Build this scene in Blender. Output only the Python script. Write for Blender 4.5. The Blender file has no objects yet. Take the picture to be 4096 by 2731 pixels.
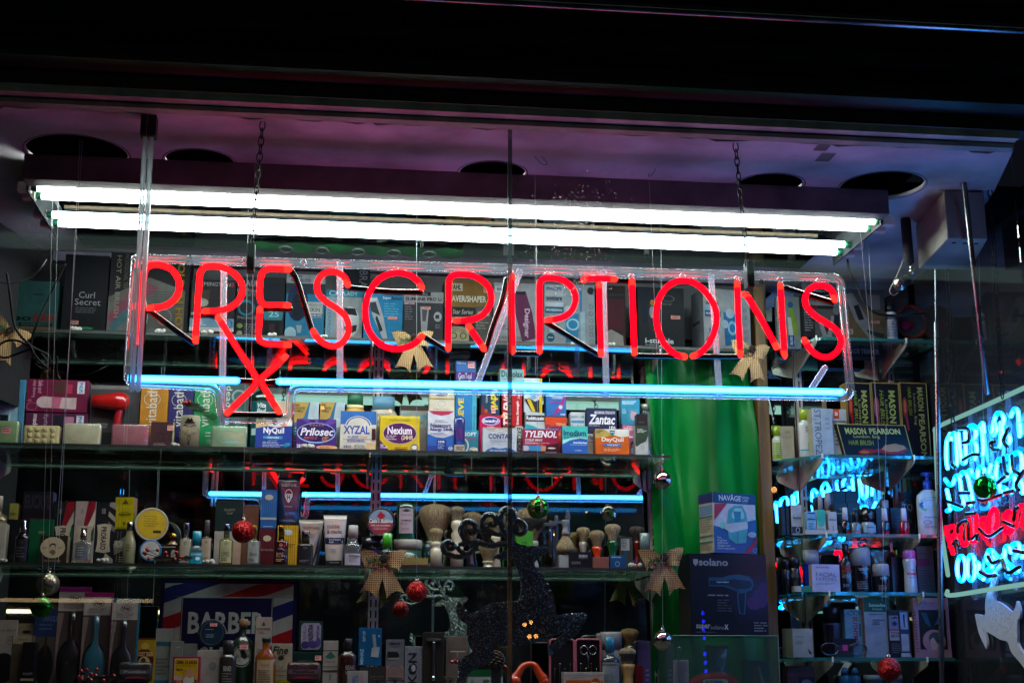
import bpy, bmesh, math, random
from mathutils import Vector, Matrix, Euler
random.seed(7)
R = math.radians
S = bpy.context.scene
COL = S.collection

# ---------------- camera, world, exposure ----------------
F, CX, CY = 5689.0, 2048.0, 1365.5
CAMZ = 1.6
cd = bpy.data.cameras.new('camera'); cam = bpy.data.objects.new('camera', cd); COL.objects.link(cam)
cd.sensor_width = 36.0; cd.lens = 36.0*F/4096.0; cd.clip_start = 0.05; cd.clip_end = 200
cam.location = (0, 0, CAMZ); cam.rotation_euler = Euler((R(90+13.47), 0, R(-6.95)))
S.camera = cam
CM = cam.rotation_euler.to_matrix()
w = bpy.data.worlds.new('World'); S.world = w; w.use_nodes = True
bg = w.node_tree.nodes['Background']
bg.inputs[0].default_value = (0.5, 0.62, 1.0, 1); bg.inputs[1].default_value = 0.006
S.view_settings.view_transform = 'Standard'; S.view_settings.look = 'None'
S.view_settings.exposure = 0.0; S.view_settings.gamma = 1.0
c = S.cycles
c.max_bounces = 14; c.glossy_bounces = 6; c.diffuse_bounces = 3; c.transparent_max_bounces = 40
c.transmission_bounces = 8; c.caustics_reflective = False; c.caustics_refractive = False
c.sample_clamp_indirect = 3.0; c.blur_glossy = 0.3

# ---------------- pixel helpers: a point of the photo put at its own depth ----------------
def ray(px, py):
    return (CM @ Vector(((px-CX)/F, -(py-CY)/F, -1.0))).normalized()
def P(px, py, Y):
    d = ray(px, py); t = Y/d.y
    return Vector((d.x*t, Y, CAMZ + d.z*t))
def PZ(px, py, z):
    d = ray(px, py); t = (z-CAMZ)/d.z
    return Vector((d.x*t, d.y*t, z))

# ---------------- depths of the window display ----------------
YG, YS, YF, YM = 2.97, 3.17, 3.955, 4.165        # glass, neon sign, shelf front edge, back mirror
ZC = PZ(1, 1, 9).z*0 + P(1500, 487, 3.03).z      # ceiling
ZS1 = P(1500, 1353, YF).z; ZS2 = P(1500, 1797, YF).z; ZS3 = P(1500, 2261, YF).z
ZD = P(1500, 2752, YF).z                          # display deck
ZR = [P(3400, 1350, YF).z, P(3400, 1818, YF).z, P(3400, 2133, YF).z, P(3400, 2366, YF).z, P(3400, 2628, YF).z]

# ---------------- materials ----------------
def lin(h):
    if isinstance(h, str):
        h = h.lstrip('#'); v = [int(h[i:i+2], 16)/255 for i in (0, 2, 4)]
        return tuple(x/12.92 if x <= .04045 else ((x+.055)/1.055)**2.4 for x in v)
    return h
MC = {}
DIM = [1.0]      # darkens top-shelf carton colours, standing in for the weaker light up there
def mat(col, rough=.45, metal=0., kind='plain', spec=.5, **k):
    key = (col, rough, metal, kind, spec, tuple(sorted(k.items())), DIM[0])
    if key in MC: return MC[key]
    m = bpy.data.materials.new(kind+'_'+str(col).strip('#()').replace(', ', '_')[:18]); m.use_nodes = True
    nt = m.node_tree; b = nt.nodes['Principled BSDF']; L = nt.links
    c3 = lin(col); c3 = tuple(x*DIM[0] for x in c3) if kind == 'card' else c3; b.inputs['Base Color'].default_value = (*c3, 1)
    b.inputs['Roughness'].default_value = rough; b.inputs['Metallic'].default_value = metal
    b.inputs['Specular IOR Level'].default_value = spec
    def noise(scale, det=3, vec=None, stretch=None):
        n = nt.nodes.new('ShaderNodeTexNoise'); n.inputs['Scale'].default_value = scale; n.inputs['Detail'].default_value = det
        tc = nt.nodes.new('ShaderNodeTexCoord')
        if stretch:
            mp = nt.nodes.new('ShaderNodeMapping'); mp.inputs['Scale'].default_value = stretch
            L.new(tc.outputs['Object'], mp.inputs[0]); L.new(mp.outputs[0], n.inputs['Vector'])
        else: L.new(tc.outputs['Object'], n.inputs['Vector'])
        return n
    def vary(n, lo, hi, a=.35, bb=.65, c0=None, c1=None):
        r = nt.nodes.new('ShaderNodeValToRGB'); e = r.color_ramp.elements
        e[0].position = a; e[1].position = bb
        e[0].color = (*(c0 or [x*lo for x in c3]), 1); e[1].color = (*(c1 or [min(1, x*hi) for x in c3]), 1)
        L.new(n.outputs['Fac'] if 'Fac' in n.outputs else n.outputs[0], r.inputs[0]); L.new(r.outputs[0], b.inputs['Base Color']); return r
    def bump(src, dist, strength=.5):
        bn = nt.nodes.new('ShaderNodeBump'); bn.inputs['Distance'].default_value = dist; bn.inputs['Strength'].default_value = strength
        L.new(src, bn.inputs['Height']); L.new(bn.outputs[0], b.inputs['Normal'])
    if kind == 'card':            # printed board: faint mottling and warp
        n = noise(35, 4); vary(n, .86, 1.08)
        n2 = noise(9, 2); bump(n2.outputs['Fac'], .004, .25)
        b.inputs['Coat Weight'].default_value = .12; b.inputs['Coat Roughness'].default_value = .15; b.inputs['Specular IOR Level'].default_value = .25
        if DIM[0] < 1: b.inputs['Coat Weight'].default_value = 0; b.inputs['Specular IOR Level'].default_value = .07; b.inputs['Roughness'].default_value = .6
    elif kind == 'plaster':       # painted ceiling, stained
        n = noise(3.5, 9); vary(n, .42, 1.12, .32, .6); n2 = noise(60, 5); bump(n2.outputs['Fac'], .003, .5)
    elif kind == 'wood':
        n = noise(5, 6, stretch=(9, 9, .6)); vary(n, .5, 1.25, .3, .7)
    elif kind == 'burlap':
        tc = nt.nodes.new('ShaderNodeTexCoord'); ws = []
        for ax in ('X', 'Z'):
            wv = nt.nodes.new('ShaderNodeTexWave'); wv.bands_direction = ax; wv.inputs['Scale'].default_value = 55
            wv.inputs['Distortion'].default_value = 1.2; wv.inputs['Detail'].default_value = 2
            L.new(tc.outputs['Object'], wv.inputs['Vector']); ws.append(wv)
        mx = nt.nodes.new('ShaderNodeMath'); mx.operation = 'MAXIMUM'
        L.new(ws[0].outputs['Fac'], mx.inputs[0]); L.new(ws[1].outputs['Fac'], mx.inputs[1])
        vary(mx, .18, 1.15, .35, .8); bump(mx.outputs[0], .002, .8)
    elif kind == 'satin':         # cloth with long soft folds, their light and dark put into the colour
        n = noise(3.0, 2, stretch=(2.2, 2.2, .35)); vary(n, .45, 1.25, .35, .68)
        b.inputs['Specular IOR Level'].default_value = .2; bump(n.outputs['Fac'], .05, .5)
    elif kind == 'glitter':
        tc = nt.nodes.new('ShaderNodeTexCoord'); v = nt.nodes.new('ShaderNodeTexVoronoi'); v.inputs['Scale'].default_value = k.get('scale', 330)
        L.new(tc.outputs['Object'], v.inputs['Vector'])
        sb = nt.nodes.new('ShaderNodeVectorMath'); sb.operation = 'SUBTRACT'; sb.inputs[1].default_value = (.5, .5, .5)
        L.new(v.outputs['Color'], sb.inputs[0])
        sc = nt.nodes.new('ShaderNodeVectorMath'); sc.operation = 'SCALE'; sc.inputs['Scale'].default_value = k.get('tilt', 1.5)
        L.new(sb.outputs[0], sc.inputs[0])
        if k.get('flakes'):
            sp = nt.nodes.new('ShaderNodeSeparateColor'); L.new(v.outputs['Color'], sp.inputs[0])
            gt = nt.nodes.new('ShaderNodeMapRange'); gt.inputs[1].default_value = .70; gt.inputs[2].default_value = .72; gt.inputs[3].default_value = .30; gt.inputs[4].default_value = k['flakes']
            L.new(sp.outputs[2], gt.inputs[0]); L.new(gt.outputs[0], sc.inputs['Scale'])
        g = nt.nodes.new('ShaderNodeNewGeometry'); ad = nt.nodes.new('ShaderNodeVectorMath'); L.new(sc.outputs[0], ad.inputs[0]); L.new(g.outputs['Normal'], ad.inputs[1])
        nm = nt.nodes.new('ShaderNodeVectorMath'); nm.operation = 'NORMALIZE'; L.new(ad.outputs[0], nm.inputs[0])
        L.new(nm.outputs[0], b.inputs['Normal'])
    elif kind == 'hair':          # brush bristles
        n = noise(14, 4, stretch=(26, 26, 1.2)); vary(n, .4, 1.2, .3, .7); bump(n.outputs['Fac'], .004, .8)
    elif kind == 'grime':
        n = noise(14, 6); vary(n, .55, 1.1, .3, .65)
        r2 = nt.nodes.new('ShaderNodeMapRange'); r2.inputs[3].default_value = rough*.7; r2.inputs[4].default_value = min(1, rough*1.5)
        L.new(n.outputs['Fac'], r2.inputs[0]); L.new(r2.outputs[0], b.inputs['Roughness'])
    elif kind == 'gloss':
        b.inputs['Coat Weight'].default_value = .8; b.inputs['Coat Roughness'].default_value = .06
    elif kind == 'cotton':
        n = noise(120, 4); bump(n.outputs['Fac'], .004, 1); b.inputs['Sheen Weight'].default_value = .4
    MC[key] = m; return m
def neon_mat(core, edge, st, name):
    """lit gas tube: hot core seen through the middle of the tube, deeper colour towards its rim"""
    m = bpy.data.materials.new(name); m.use_nodes = True; nt = m.node_tree; nt.nodes.clear(); L = nt.links
    o = nt.nodes.new('ShaderNodeOutputMaterial'); e = nt.nodes.new('ShaderNodeEmission'); lw = nt.nodes.new('ShaderNodeLayerWeight'); lw.inputs[0].default_value = .5
    tc = nt.nodes.new('ShaderNodeTexCoord'); n = nt.nodes.new('ShaderNodeTexNoise'); n.inputs['Scale'].default_value = 9; L.new(tc.outputs['Object'], n.inputs['Vector'])
    ad = nt.nodes.new('ShaderNodeMath'); ad.operation = 'MULTIPLY_ADD'; ad.inputs[1].default_value = .25; L.new(n.outputs['Fac'], ad.inputs[0]); L.new(lw.outputs['Facing'], ad.inputs[2])
    r = nt.nodes.new('ShaderNodeValToRGB'); el = r.color_ramp.elements; el[0].position = .22; el[1].position = .72; el[0].color = (*core, 1); el[1].color = (*edge, 1)
    L.new(ad.outputs[0], r.inputs[0]); L.new(r.outputs[0], e.inputs[0]); e.inputs[1].default_value = st; L.new(e.outputs[0], o.inputs[0]); return m
def glow(col, st, name='lit_tube'):
    key = ('glow', col, st)
    if key in MC: return MC[key]
    m = bpy.data.materials.new(name); m.use_nodes = True; nt = m.node_tree; nt.nodes.clear()
    o = nt.nodes.new('ShaderNodeOutputMaterial'); e = nt.nodes.new('ShaderNodeEmission')
    e.inputs[0].default_value = (*col, 1); e.inputs[1].default_value = st
    nt.links.new(e.outputs[0], o.inputs[0]); MC[key] = m; return m
def clear(name, tint=(1, 1, 1), f0=.04, rough=0.0, haze=0., hazecol=(.7, .75, .8), rim=.96, dirt=0., trans=False):
    """thin see-through glass or acrylic: transparent, with angle-dependent reflection"""
    key = ('clear', name)
    if key in MC: return MC[key]
    m = bpy.data.materials.new(name); m.use_nodes = True; nt = m.node_tree; nt.nodes.clear(); L = nt.links
    o = nt.nodes.new('ShaderNodeOutputMaterial'); t = nt.nodes.new('ShaderNodeBsdfTransparent'); t.inputs[0].default_value = (*tint, 1)
    g = nt.nodes.new('ShaderNodeBsdfGlossy'); g.inputs['Roughness'].default_value = rough; g.inputs[0].default_value = (1, 1, 1, 1)
    lw = nt.nodes.new('ShaderNodeLayerWeight'); lw.inputs[0].default_value = .5
    pw = nt.nodes.new('ShaderNodeMath'); pw.operation = 'POWER'; pw.inputs[1].default_value = 5; L.new(lw.outputs['Facing'], pw.inputs[0])
    ma = nt.nodes.new('ShaderNodeMath'); ma.operation = 'MULTIPLY_ADD'; ma.inputs[1].default_value = rim-f0; ma.inputs[2].default_value = f0
    L.new(pw.outputs[0], ma.inputs[0])
    mx = nt.nodes.new('ShaderNodeMixShader'); L.new(ma.outputs[0], mx.inputs[0]); L.new(t.outputs[0], mx.inputs[1]); L.new(g.outputs[0], mx.inputs[2])
    out = mx
    if haze or dirt:
        df = nt.nodes.new('ShaderNodeBsdfTranslucent' if trans else 'ShaderNodeBsdfDiffuse'); df.inputs[0].default_value = (*hazecol, 1)
        m2 = nt.nodes.new('ShaderNodeMixShader'); m2.inputs[0].default_value = haze
        if dirt:
            tc = nt.nodes.new('ShaderNodeTexCoord'); n = nt.nodes.new('ShaderNodeTexNoise'); n.inputs['Scale'].default_value = 3.5; n.inputs['Detail'].default_value = 9
            L.new(tc.outputs['Object'], n.inputs['Vector'])
            mr = nt.nodes.new('ShaderNodeMapRange'); mr.inputs[1].default_value = .45; mr.inputs[2].default_value = .8; mr.inputs[3].default_value = haze; mr.inputs[4].default_value = haze+dirt
            L.new(n.outputs['Fac'], mr.inputs[0]); L.new(mr.outputs[0], m2.inputs[0])
        L.new(mx.outputs[0], m2.inputs[1]); L.new(df.outputs[0], m2.inputs[2]); out = m2
    L.new(out.outputs[0], o.inputs[0]); MC[key] = m; return m

# ---------------- mesh building ----------------
class MB:
    """collects faces of several materials into ONE mesh object"""
    def __init__(s): s.v = []; s.f = []; s.m = []; s.mats = []; s.sm = []
    def mi(s, m):
        if m not in s.mats: s.mats.append(m)
        return s.mats.index(m)
    def add(s, vs, fs, m, smooth=False):
        b = len(s.v); s.v += [tuple(v) for v in vs]; i = s.mi(m)
        for f in fs: s.f.append(tuple(b+k for k in f)); s.m.append(i); s.sm.append(smooth)
        return s
    def box(s, a, b, m, M=None):
        x0, y0, z0 = a; x1, y1, z1 = b
        vs = [Vector(p) for p in ((x0,y0,z0),(x1,y0,z0),(x1,y1,z0),(x0,y1,z0),(x0,y0,z1),(x1,y0,z1),(x1,y1,z1),(x0,y1,z1))]
        if M: vs = [M @ v for v in vs]
        return s.add(vs, [(0,3,2,1),(4,5,6,7),(0,1,5,4),(1,2,6,5),(2,3,7,6),(3,0,4,7)], m)
    def lathe(s, prof, m, M=None, n=24, flat=1.0, smooth=True):
        vs = []; fs = []
        for r, h in prof:
            for k in range(n):
                a = 2*math.pi*k/n; vs.append(Vector((r*math.cos(a), r*math.sin(a)*flat, h)))
        if M: vs = [M @ v for v in vs]
        for j in range(len(prof)-1):
            for k in range(n):
                a = j*n+k; b = j*n+(k+1) % n; fs.append((a, b, b+n, a+n))
        return s.add(vs, fs, m, smooth)
    def tube(s, pts, r, m, n=10, caps=True, closed=False, radii=None):
        pts = [Vector(p) for p in pts]; N = len(pts)
        if N < 2: return s
        tg = []
        for i in range(N):
            a = pts[i-1] if (i or closed) else pts[0]; b = pts[(i+1) % N] if (i < N-1 or closed) else pts[-1]
            t = (b-a); tg.append(t.normalized() if t.length > 1e-9 else Vector((0, 0, 1)))
        u = tg[0].orthogonal().normalized(); vs = []; fs = []
        for i in range(N):
            u = (u - tg[i]*u.dot(tg[i])).normalized(); v = tg[i].cross(u); rr = radii[i] if radii else r
            for k in range(n):
                a = 2*math.pi*k/n; vs.append(pts[i] + (u*math.cos(a)+v*math.sin(a))*rr)
        for i in range(N if closed else N-1):
            for k in range(n):
                a = i*n+k; b = i*n+(k+1) % n; j = ((i+1) % N)*n
                fs.append((a, b, j+(k+1) % n, j+k))
        s.add(vs, fs, m, True)
        if caps and not closed:
            for e, t in ((0, -tg[0]), (N-1, tg[-1])):
                rr = radii[e] if radii else r
                ring = [vs[e*n+k] for k in range(n)]; c0 = pts[e]
                mid = [c0+(p-c0)*.7+t*rr*.6 for p in ring]
                s.add(ring+mid+[c0+t*rr*.9], [(k, (k+1) % n, n+(k+1) % n, n+k) for k in range(n)]+[(n+k, n+(k+1) % n, 2*n) for k in range(n)], m, True)
        return s
    def ball(s, c0, r, m, M=None, seg=16, rings=10, sc=(1, 1, 1)):
        prof = [(math.sin(math.pi*j/rings)*r, -math.cos(math.pi*j/rings)*r) for j in range(rings+1)]
        T = Matrix.Translation(c0) @ Matrix.Diagonal((*sc, 1))
        return s.lathe(prof, m, (M @ T) if M else T, seg)
    def build(s, name, parent=None, bevel=0, loc=None):
        me = bpy.data.meshes.new(name); me.from_pydata(s.v, [], s.f)
        for m in s.mats: me.materials.append(m)
        me.polygons.foreach_set('material_index', s.m); me.polygons.foreach_set('use_smooth', s.sm)
        me.validate(); me.update()
        if bevel:
            bm = bmesh.new(); bm.from_mesh(me)
            bmesh.ops.remove_doubles(bm, verts=bm.verts, dist=1e-6)
            bmesh.ops.bevel(bm, geom=[e for e in bm.edges], offset=bevel, segments=2 if bevel > .002 else 1, affect='EDGES', profile=.6)
            if bevel > .002:
                for f in bm.faces: f.smooth = True
            bm.to_mesh(me); bm.free()
        o = bpy.data.objects.new(name, me); COL.objects.link(o)
        if parent: o.parent = parent
        return o

def thing(name, label, cat, loc=(0, 0, 0), rz=0, group=None):
    o = bpy.data.objects.new(name, None); COL.objects.link(o); o.location = loc; o.rotation_euler = (0, 0, rz)
    o.empty_display_size = .05; return tag(o, label, cat, group)
def tag(o, label, cat=None, group=None):
    o['label'] = label
    if cat: o['category'] = cat
    if group: o['group'] = group
    return o

def spline(pts, k=5, closed=False):
    """smooth curve through the given points"""
    pts = [Vector(p) for p in pts]; N = len(pts)
    if N < 3: return pts
    out = []
    for i in range(N if closed else N-1):
        p0 = pts[i-1] if (i or closed) else pts[0]*2-pts[1]; p1 = pts[i]; p2 = pts[(i+1) % N]
        p3 = pts[(i+2) % N] if (i < N-2 or closed) else p2*2-p1
        for j in range(k):
            t = j/k
            out.append(.5*((2*p1)+(p2-p0)*t+(2*p0-5*p1+4*p2-p3)*t*t+(3*p1-p0-3*p2+p3)*t**3))
    if not closed: out.append(pts[-1])
    return out
def fillet(pts, r, k=6):
    pts = [Vector(p) for p in pts]; out = [pts[0]]
    for i in range(1, len(pts)-1):
        a, b, c0 = pts[i-1], pts[i], pts[i+1]; d1 = (a-b); d2 = (c0-b)
        q = min(r, d1.length*.48, d2.length*.48); p1 = b+d1.normalized()*q; p2 = b+d2.normalized()*q
        for j in range(k+1):
            t = j/k; out.append(p1*(1-t)**2+b*2*t*(1-t)+p2*t*t)
    out.append(pts[-1]); return out

# ---------------- printing: art laid out in face coordinates (u right, v down, 0..1) ----------------
TXT = {}
def text_geo(s, bold, ital):
    key = (s, bold, ital)
    if key in TXT: return TXT[key]
    cu = bpy.data.curves.new('t', 'FONT'); cu.body = s; cu.size = 1; cu.resolution_u = 2; cu.offset = .028 if bold else 0; cu.shear = .25 if ital else 0
    cu.space_line = .85
    o = bpy.data.objects.new('t', cu); me = o.to_mesh()
    vs = [tuple(v.co[:2]) for v in me.vertices]; fs = [tuple(p.vertices) for p in me.polygons]
    o.to_mesh_clear(); bpy.data.objects.remove(o); bpy.data.curves.remove(cu)
    if vs:
        x0 = min(v[0] for v in vs); x1 = max(v[0] for v in vs); y0 = min(v[1] for v in vs); y1 = max(v[1] for v in vs)
        vs = [((x-x0)/max(1e-6, x1-x0), (y-y0)/max(1e-6, y1-y0)) for x, y in vs]
    TXT[key] = (vs, fs); return TXT[key]
def art_faces(art):
    """-> list of (points[(u,v)], faces, colour, layer); layer 0 is nearest the board"""
    out = []; rnd = random.Random(len(art)*7+3)
    for n, a in enumerate(art):
        k = a[0]
        if k == 'r':
            _, u0, v0, u1, v1, col = a; m = 4; vs = []; fs = []
            for i in range(m+1): u = u0+(u1-u0)*i/m; vs += [(u, v0), (u, v1)]
            for i in range(m): fs.append((2*i, 2*i+1, 2*i+3, 2*i+2))
            out.append((vs, fs, col, n))
        elif k == 'e':
            _, cu, cv, ru, rv, col = a; m = 20
            out.append(([(cu+ru*math.cos(-2*math.pi*i/m), cv+rv*math.sin(-2*math.pi*i/m)) for i in range(m)], [tuple(range(m))], col, n))
        elif k == 'o':   # ring
            _, cu, cv, ru, rv, wd, col = a; m = 24; vs = []
            for q in (1, 1-wd): vs += [(cu+ru*q*math.cos(-2*math.pi*i/m), cv+rv*q*math.sin(-2*math.pi*i/m)) for i in range(m)]
            out.append((vs, [(i, (i+1) % m, m+(i+1) % m, m+i) for i in range(m)], col, n))
        elif k == 'p':
            pts = a[2]; ar = sum(pts[i-1][0]*pts[i][1]-pts[i][0]*pts[i-1][1] for i in range(len(pts)))
            if ar > 0: pts = pts[::-1]
            out.append((list(pts), [tuple(range(len(pts)))], a[1], n))
        elif k == 't':
            _, s, u0, v0, u1, v1, col = a[:7]; fl = a[7] if len(a) > 7 else ''
            vs, fs = text_geo(s, 'b' in fl, 'i' in fl)
            if 'R' in fl: uv = [(u0+(u1-u0)*y, v0+(v1-v0)*x) for x, y in vs]      # reads downward
            elif 'L' in fl: uv = [(u0+(u1-u0)*(1-y), v1-(v1-v0)*x) for x, y in vs]
            elif 'U' in fl: uv = [(u1-(u1-u0)*x, v0+(v1-v0)*y) for x, y in vs]     # upside down
            else: uv = [(u0+(u1-u0)*x, v1-(v1-v0)*y) for x, y in vs]
            out.append((uv, fs, col, n))
        elif k == 'l':
            _, u0, v0, u1, v1, m, col = a; vs = []; fs = []
            for i in range(m):
                h = (v1-v0)/m; va = v0+i*h; e = u0+(u1-u0)*rnd.uniform(.6, 1); b = len(vs); u = u0
                while u < e-.01:
                    q = min(e, u+rnd.uniform(.05, .14)); b = len(vs); vs += [(u, va), (u, va+h*.42), (q, va+h*.42), (q, va)]; fs.append((b, b+1, b+2, b+3)); u = q+.018
            if vs: out.append((vs, fs, col, n))
        elif k == 'v':   # vertical stripes
            _, u0, v0, u1, v1, m, col = a; vs = []; fs = []
            for i in range(m):
                ww = (u1-u0)/m; b = len(vs); u = u0+i*ww; vs += [(u, v0), (u, v1), (u+ww*.5, v1), (u+ww*.5, v0)]; fs.append((b, b+1, b+2, b+3))
            out.append((vs, fs, col, n))
    return out
def print_art(art, mapf, name, parent, kind='card', rough=.4):
    mb = MB()
    for vs, fs, col, n in art_faces(art):
        mb.add([mapf(u, v, .0005+.00022*n) for u, v in vs], fs, mat(col, rough, kind='card' if col[0] == '#' else kind))
    return mb.build(name, parent)
def sticker(mapf, u, v, du, dv, parent, col='#f2a79c'):
    return print_art([('r', u, v, u+du, v+dv, col), ('l', u+du*.1, v+dv*.15, u+du*.9, v+dv*.5, 1, '#5a2a2a'), ('l', u+du*.1, v+dv*.55, u+du*.9, v+dv*.9, 1, '#5a2a2a')],
                     lambda a, b, k: mapf(a, b, k+.003), 'price_sticker', parent)

def span(x0, x1, yt, zb, Y):
    """pixel extents -> width, height and base centre, standing on height zb at depth Y"""
    a = P(x0, yt, Y); b = P(x1, yt, Y); h = (a.z+b.z)/2 - zb
    # bottom corners lie under the top ones; use the mean of x at the middle height
    return b.x-a.x, h, Vector(((a.x+b.x)/2, Y, zb))

def carton(name, label, x0, x1, yt, zb, Y, dep, col, art=(), rot=0, st=None, side=None, cat='box', group=None, sideart=None, bev=.0008, rough=.4, topcol=None):
    wd, h, p = span(x0, x1, yt, zb, Y); h = max(h, .01)
    t = thing(name, label, cat, p, R(rot), group)
    mb = MB(); ms = [mat(col, rough, kind='card')]
    mb.box((-wd/2, 0, .0006), (wd/2, dep, h), ms[0])
    o = mb.build('carton', t, bevel=bev)
    if side:
        q = MB()
        for sx in (-1, 1):
            q.add([(sx*(wd/2+.0004), .0015, .002), (sx*(wd/2+.0004), dep-.0015, .002), (sx*(wd/2+.0004), dep-.0015, h-.001), (sx*(wd/2+.0004), .0015, h-.001)], [(0, 1, 2, 3) if sx > 0 else (3, 2, 1, 0)], mat(side, rough, kind='card'))
        q.build('side_panel', t)
    if sideart: print_art(sideart, lambda u, v, k: Vector((-wd/2-.0006-k, dep*(1-u), h*(1-v))), 'side_print', t)
    mp = lambda u, v, k: Vector(((u-.5)*wd, -k, h*(1-v)))
    if art: print_art(art, mp, 'front_print', t)
    if st: sticker(mp, st[0], st[1], st[2] if len(st) > 2 else .3, st[3] if len(st) > 3 else .08, t)
    return t

def lathed(name, label, x0, x1, yt, zb, Y, parts, art=(), flat=1., span_a=120, v0=.2, v1=.6, cat='bottle', group=None, st=None, rl=1.01, rot=0, n=24):
    """parts: [(part name, [(r,h)...], material)], r and h as fractions of half width and height"""
    wd, h, p = span(x0, x1, yt, zb, Y); rr = wd/2
    p = Vector((p.x, p.y+rr*flat, p.z+.0006)); t = thing(name, label, cat, p, R(rot), group)
    for pn, prof, m in parts:
        MB().lathe([(r*rr, z*h) for r, z in prof], m, flat=flat, n=n).build(pn, t)
    if art:
        def mp(u, v, k):
            a = R(-90+(u-.5)*span_a); q = rr*rl+k
            return Vector((q*math.cos(a), q*math.sin(a)*flat - (k if flat < 1 else 0), h*(1-(v0+(v1-v0)*v))))
        print_art(art, mp, 'label', t)
        if st: sticker(mp, st[0], st[1], .3, .2, t)
    return t
def prof_bottle(sh=.62, ne=.74, rn=.35, base=.95, top=None):
    return [(0, 0), (base, 0), (1, .02), (1, sh), (.97, sh+(ne-sh)*.35), (rn+(1-rn)*.45, sh+(ne-sh)*.75), (rn, ne), (rn, top or ne+.04)]
def prof_cap(r, a, b, dome=0):
    p = [(0, a), (r, a), (r, b-.012)]
    return p+([(r*.85, b-.004), (0, b)] if not dome else [(r*.9, b-dome*.5), (r*.55, b-dome*.1), (0, b)])
# ================= STRUCTURE =================
def plainbox(name, a, b, m, parent=None, bevel=0):
    return MB().box(a, b, m).build(name, parent, bevel)
pv = plainbox('pavement', (-14, -14, -.2), (14, 2.8, 0), mat('#4a4846', .8, kind='grime')); pv['kind'] = 'structure'
rd = plainbox('road', (-14, -60, -.34), (14, -14.004, -.12), mat('#2a2a2c', .8, kind='grime')); rd['kind'] = 'structure'
BLK = mat('#0b0b0c', .42, kind='grime'); BLK2 = mat('#060606', .7); 
XL = P(18, 600, 3.35).x-.03
front = thing('shop_front', 'black painted shop front with deep header and trim rails above the lit display window', 'shop front', (0, 2.9, 0))
def fp(name, a, b, m, bevel=0):
    o = MB().box(a, b, m).build(name, front, bevel); o.location = (0, -2.9, 0); return o
zh = P(2000, 478, 2.93).z                      # underside of the header
zt = P(2000, 448, 2.93).z
fp('header_panel', (-3, 2.96, zh+.045), (3.2, 3.02, zh+2.2), BLK)
for i, (y, dz0, dz1, col) in enumerate(((2.88, .075, .083, '#2a2a2a'), (2.86, .15, .2, '#17191a'), (2.80, .31, .33, '#1c1c1e'))):
    fp('trim_rail', (-3, y, zh+dz0), (3.2, 2.9595, zh+dz1), mat(col, .35, kind='grime'))
fp('header_rail', (-2.2, 2.90, zh), (P(4052, 560, 2.93).x, 2.925, zt), mat('#b5b8a8', .5, 0., kind='grime'))
fp('header_rail_lip', (-2.2, 2.93, zh-.012), (P(4052, 560, 2.93).x, 2.958, zh-.002), mat('#9a9b90', .45, 0., kind='grime'))
rl = MB(); zr = P(3200, 45, 2.72).z
rl.tube([(-.25, 2.72, P(1900, -2, 2.72).z), (3.1, 2.72, P(3800, 96, 2.72).z+.0)], .012, mat('#8a8a8e', .22, 1.0, kind='grime'), 16)
o = rl.build('awning_bar', front); o.location = (0, -2.9, 0)
fp('sill_wall', (-3, 2.9, 0), (3.2, 3.0, CAMZ-.35), mat('#151515', .5, kind='grime'))
fp('side_pier', (-3, 2.95, CAMZ-.35), (XL-.35, 3.1, zh+.05), BLK)
# pane joints and glass panes
GL = clear('window_glass', (.985, .995, .99), .018, 0, haze=.0, dirt=.012)
xs = [XL-.35, P(562, 800, YG).x, P(2040, 1000, YG).x, P(4060, 700, YG).x]
for i in range(3):
    o = MB().box((xs[i]+.003, YG, CAMZ-.35), (xs[i+1]-.003, YG+.006, zh+.02), GL).build('window_pane', front); o.location = (0, -2.9, 0)
jm = clear('silicone_joint', (.5, .55, .58), .2, .15, haze=.18, hazecol=(.35, .4, .42))
o = MB().box((xs[2]-.0045, YG-.001, CAMZ-.35), (xs[2]+.0045, YG+.0078, zh+.02), jm).build('pane_joint', front); o.location = (0, -2.9, 0)
tp = clear('sticky_tape', (.8, .85, .85), .1, .3, haze=.25)
o = MB().box((P(2016, 930, YG).x, YG+.0082, P(2040, 1016, YG).z), (P(2058, 930, YG).x, YG+.009, P(2040, 903, YG).z), tp).build('clear_tape', front); o.location = (0, -2.9, 0)

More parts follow.
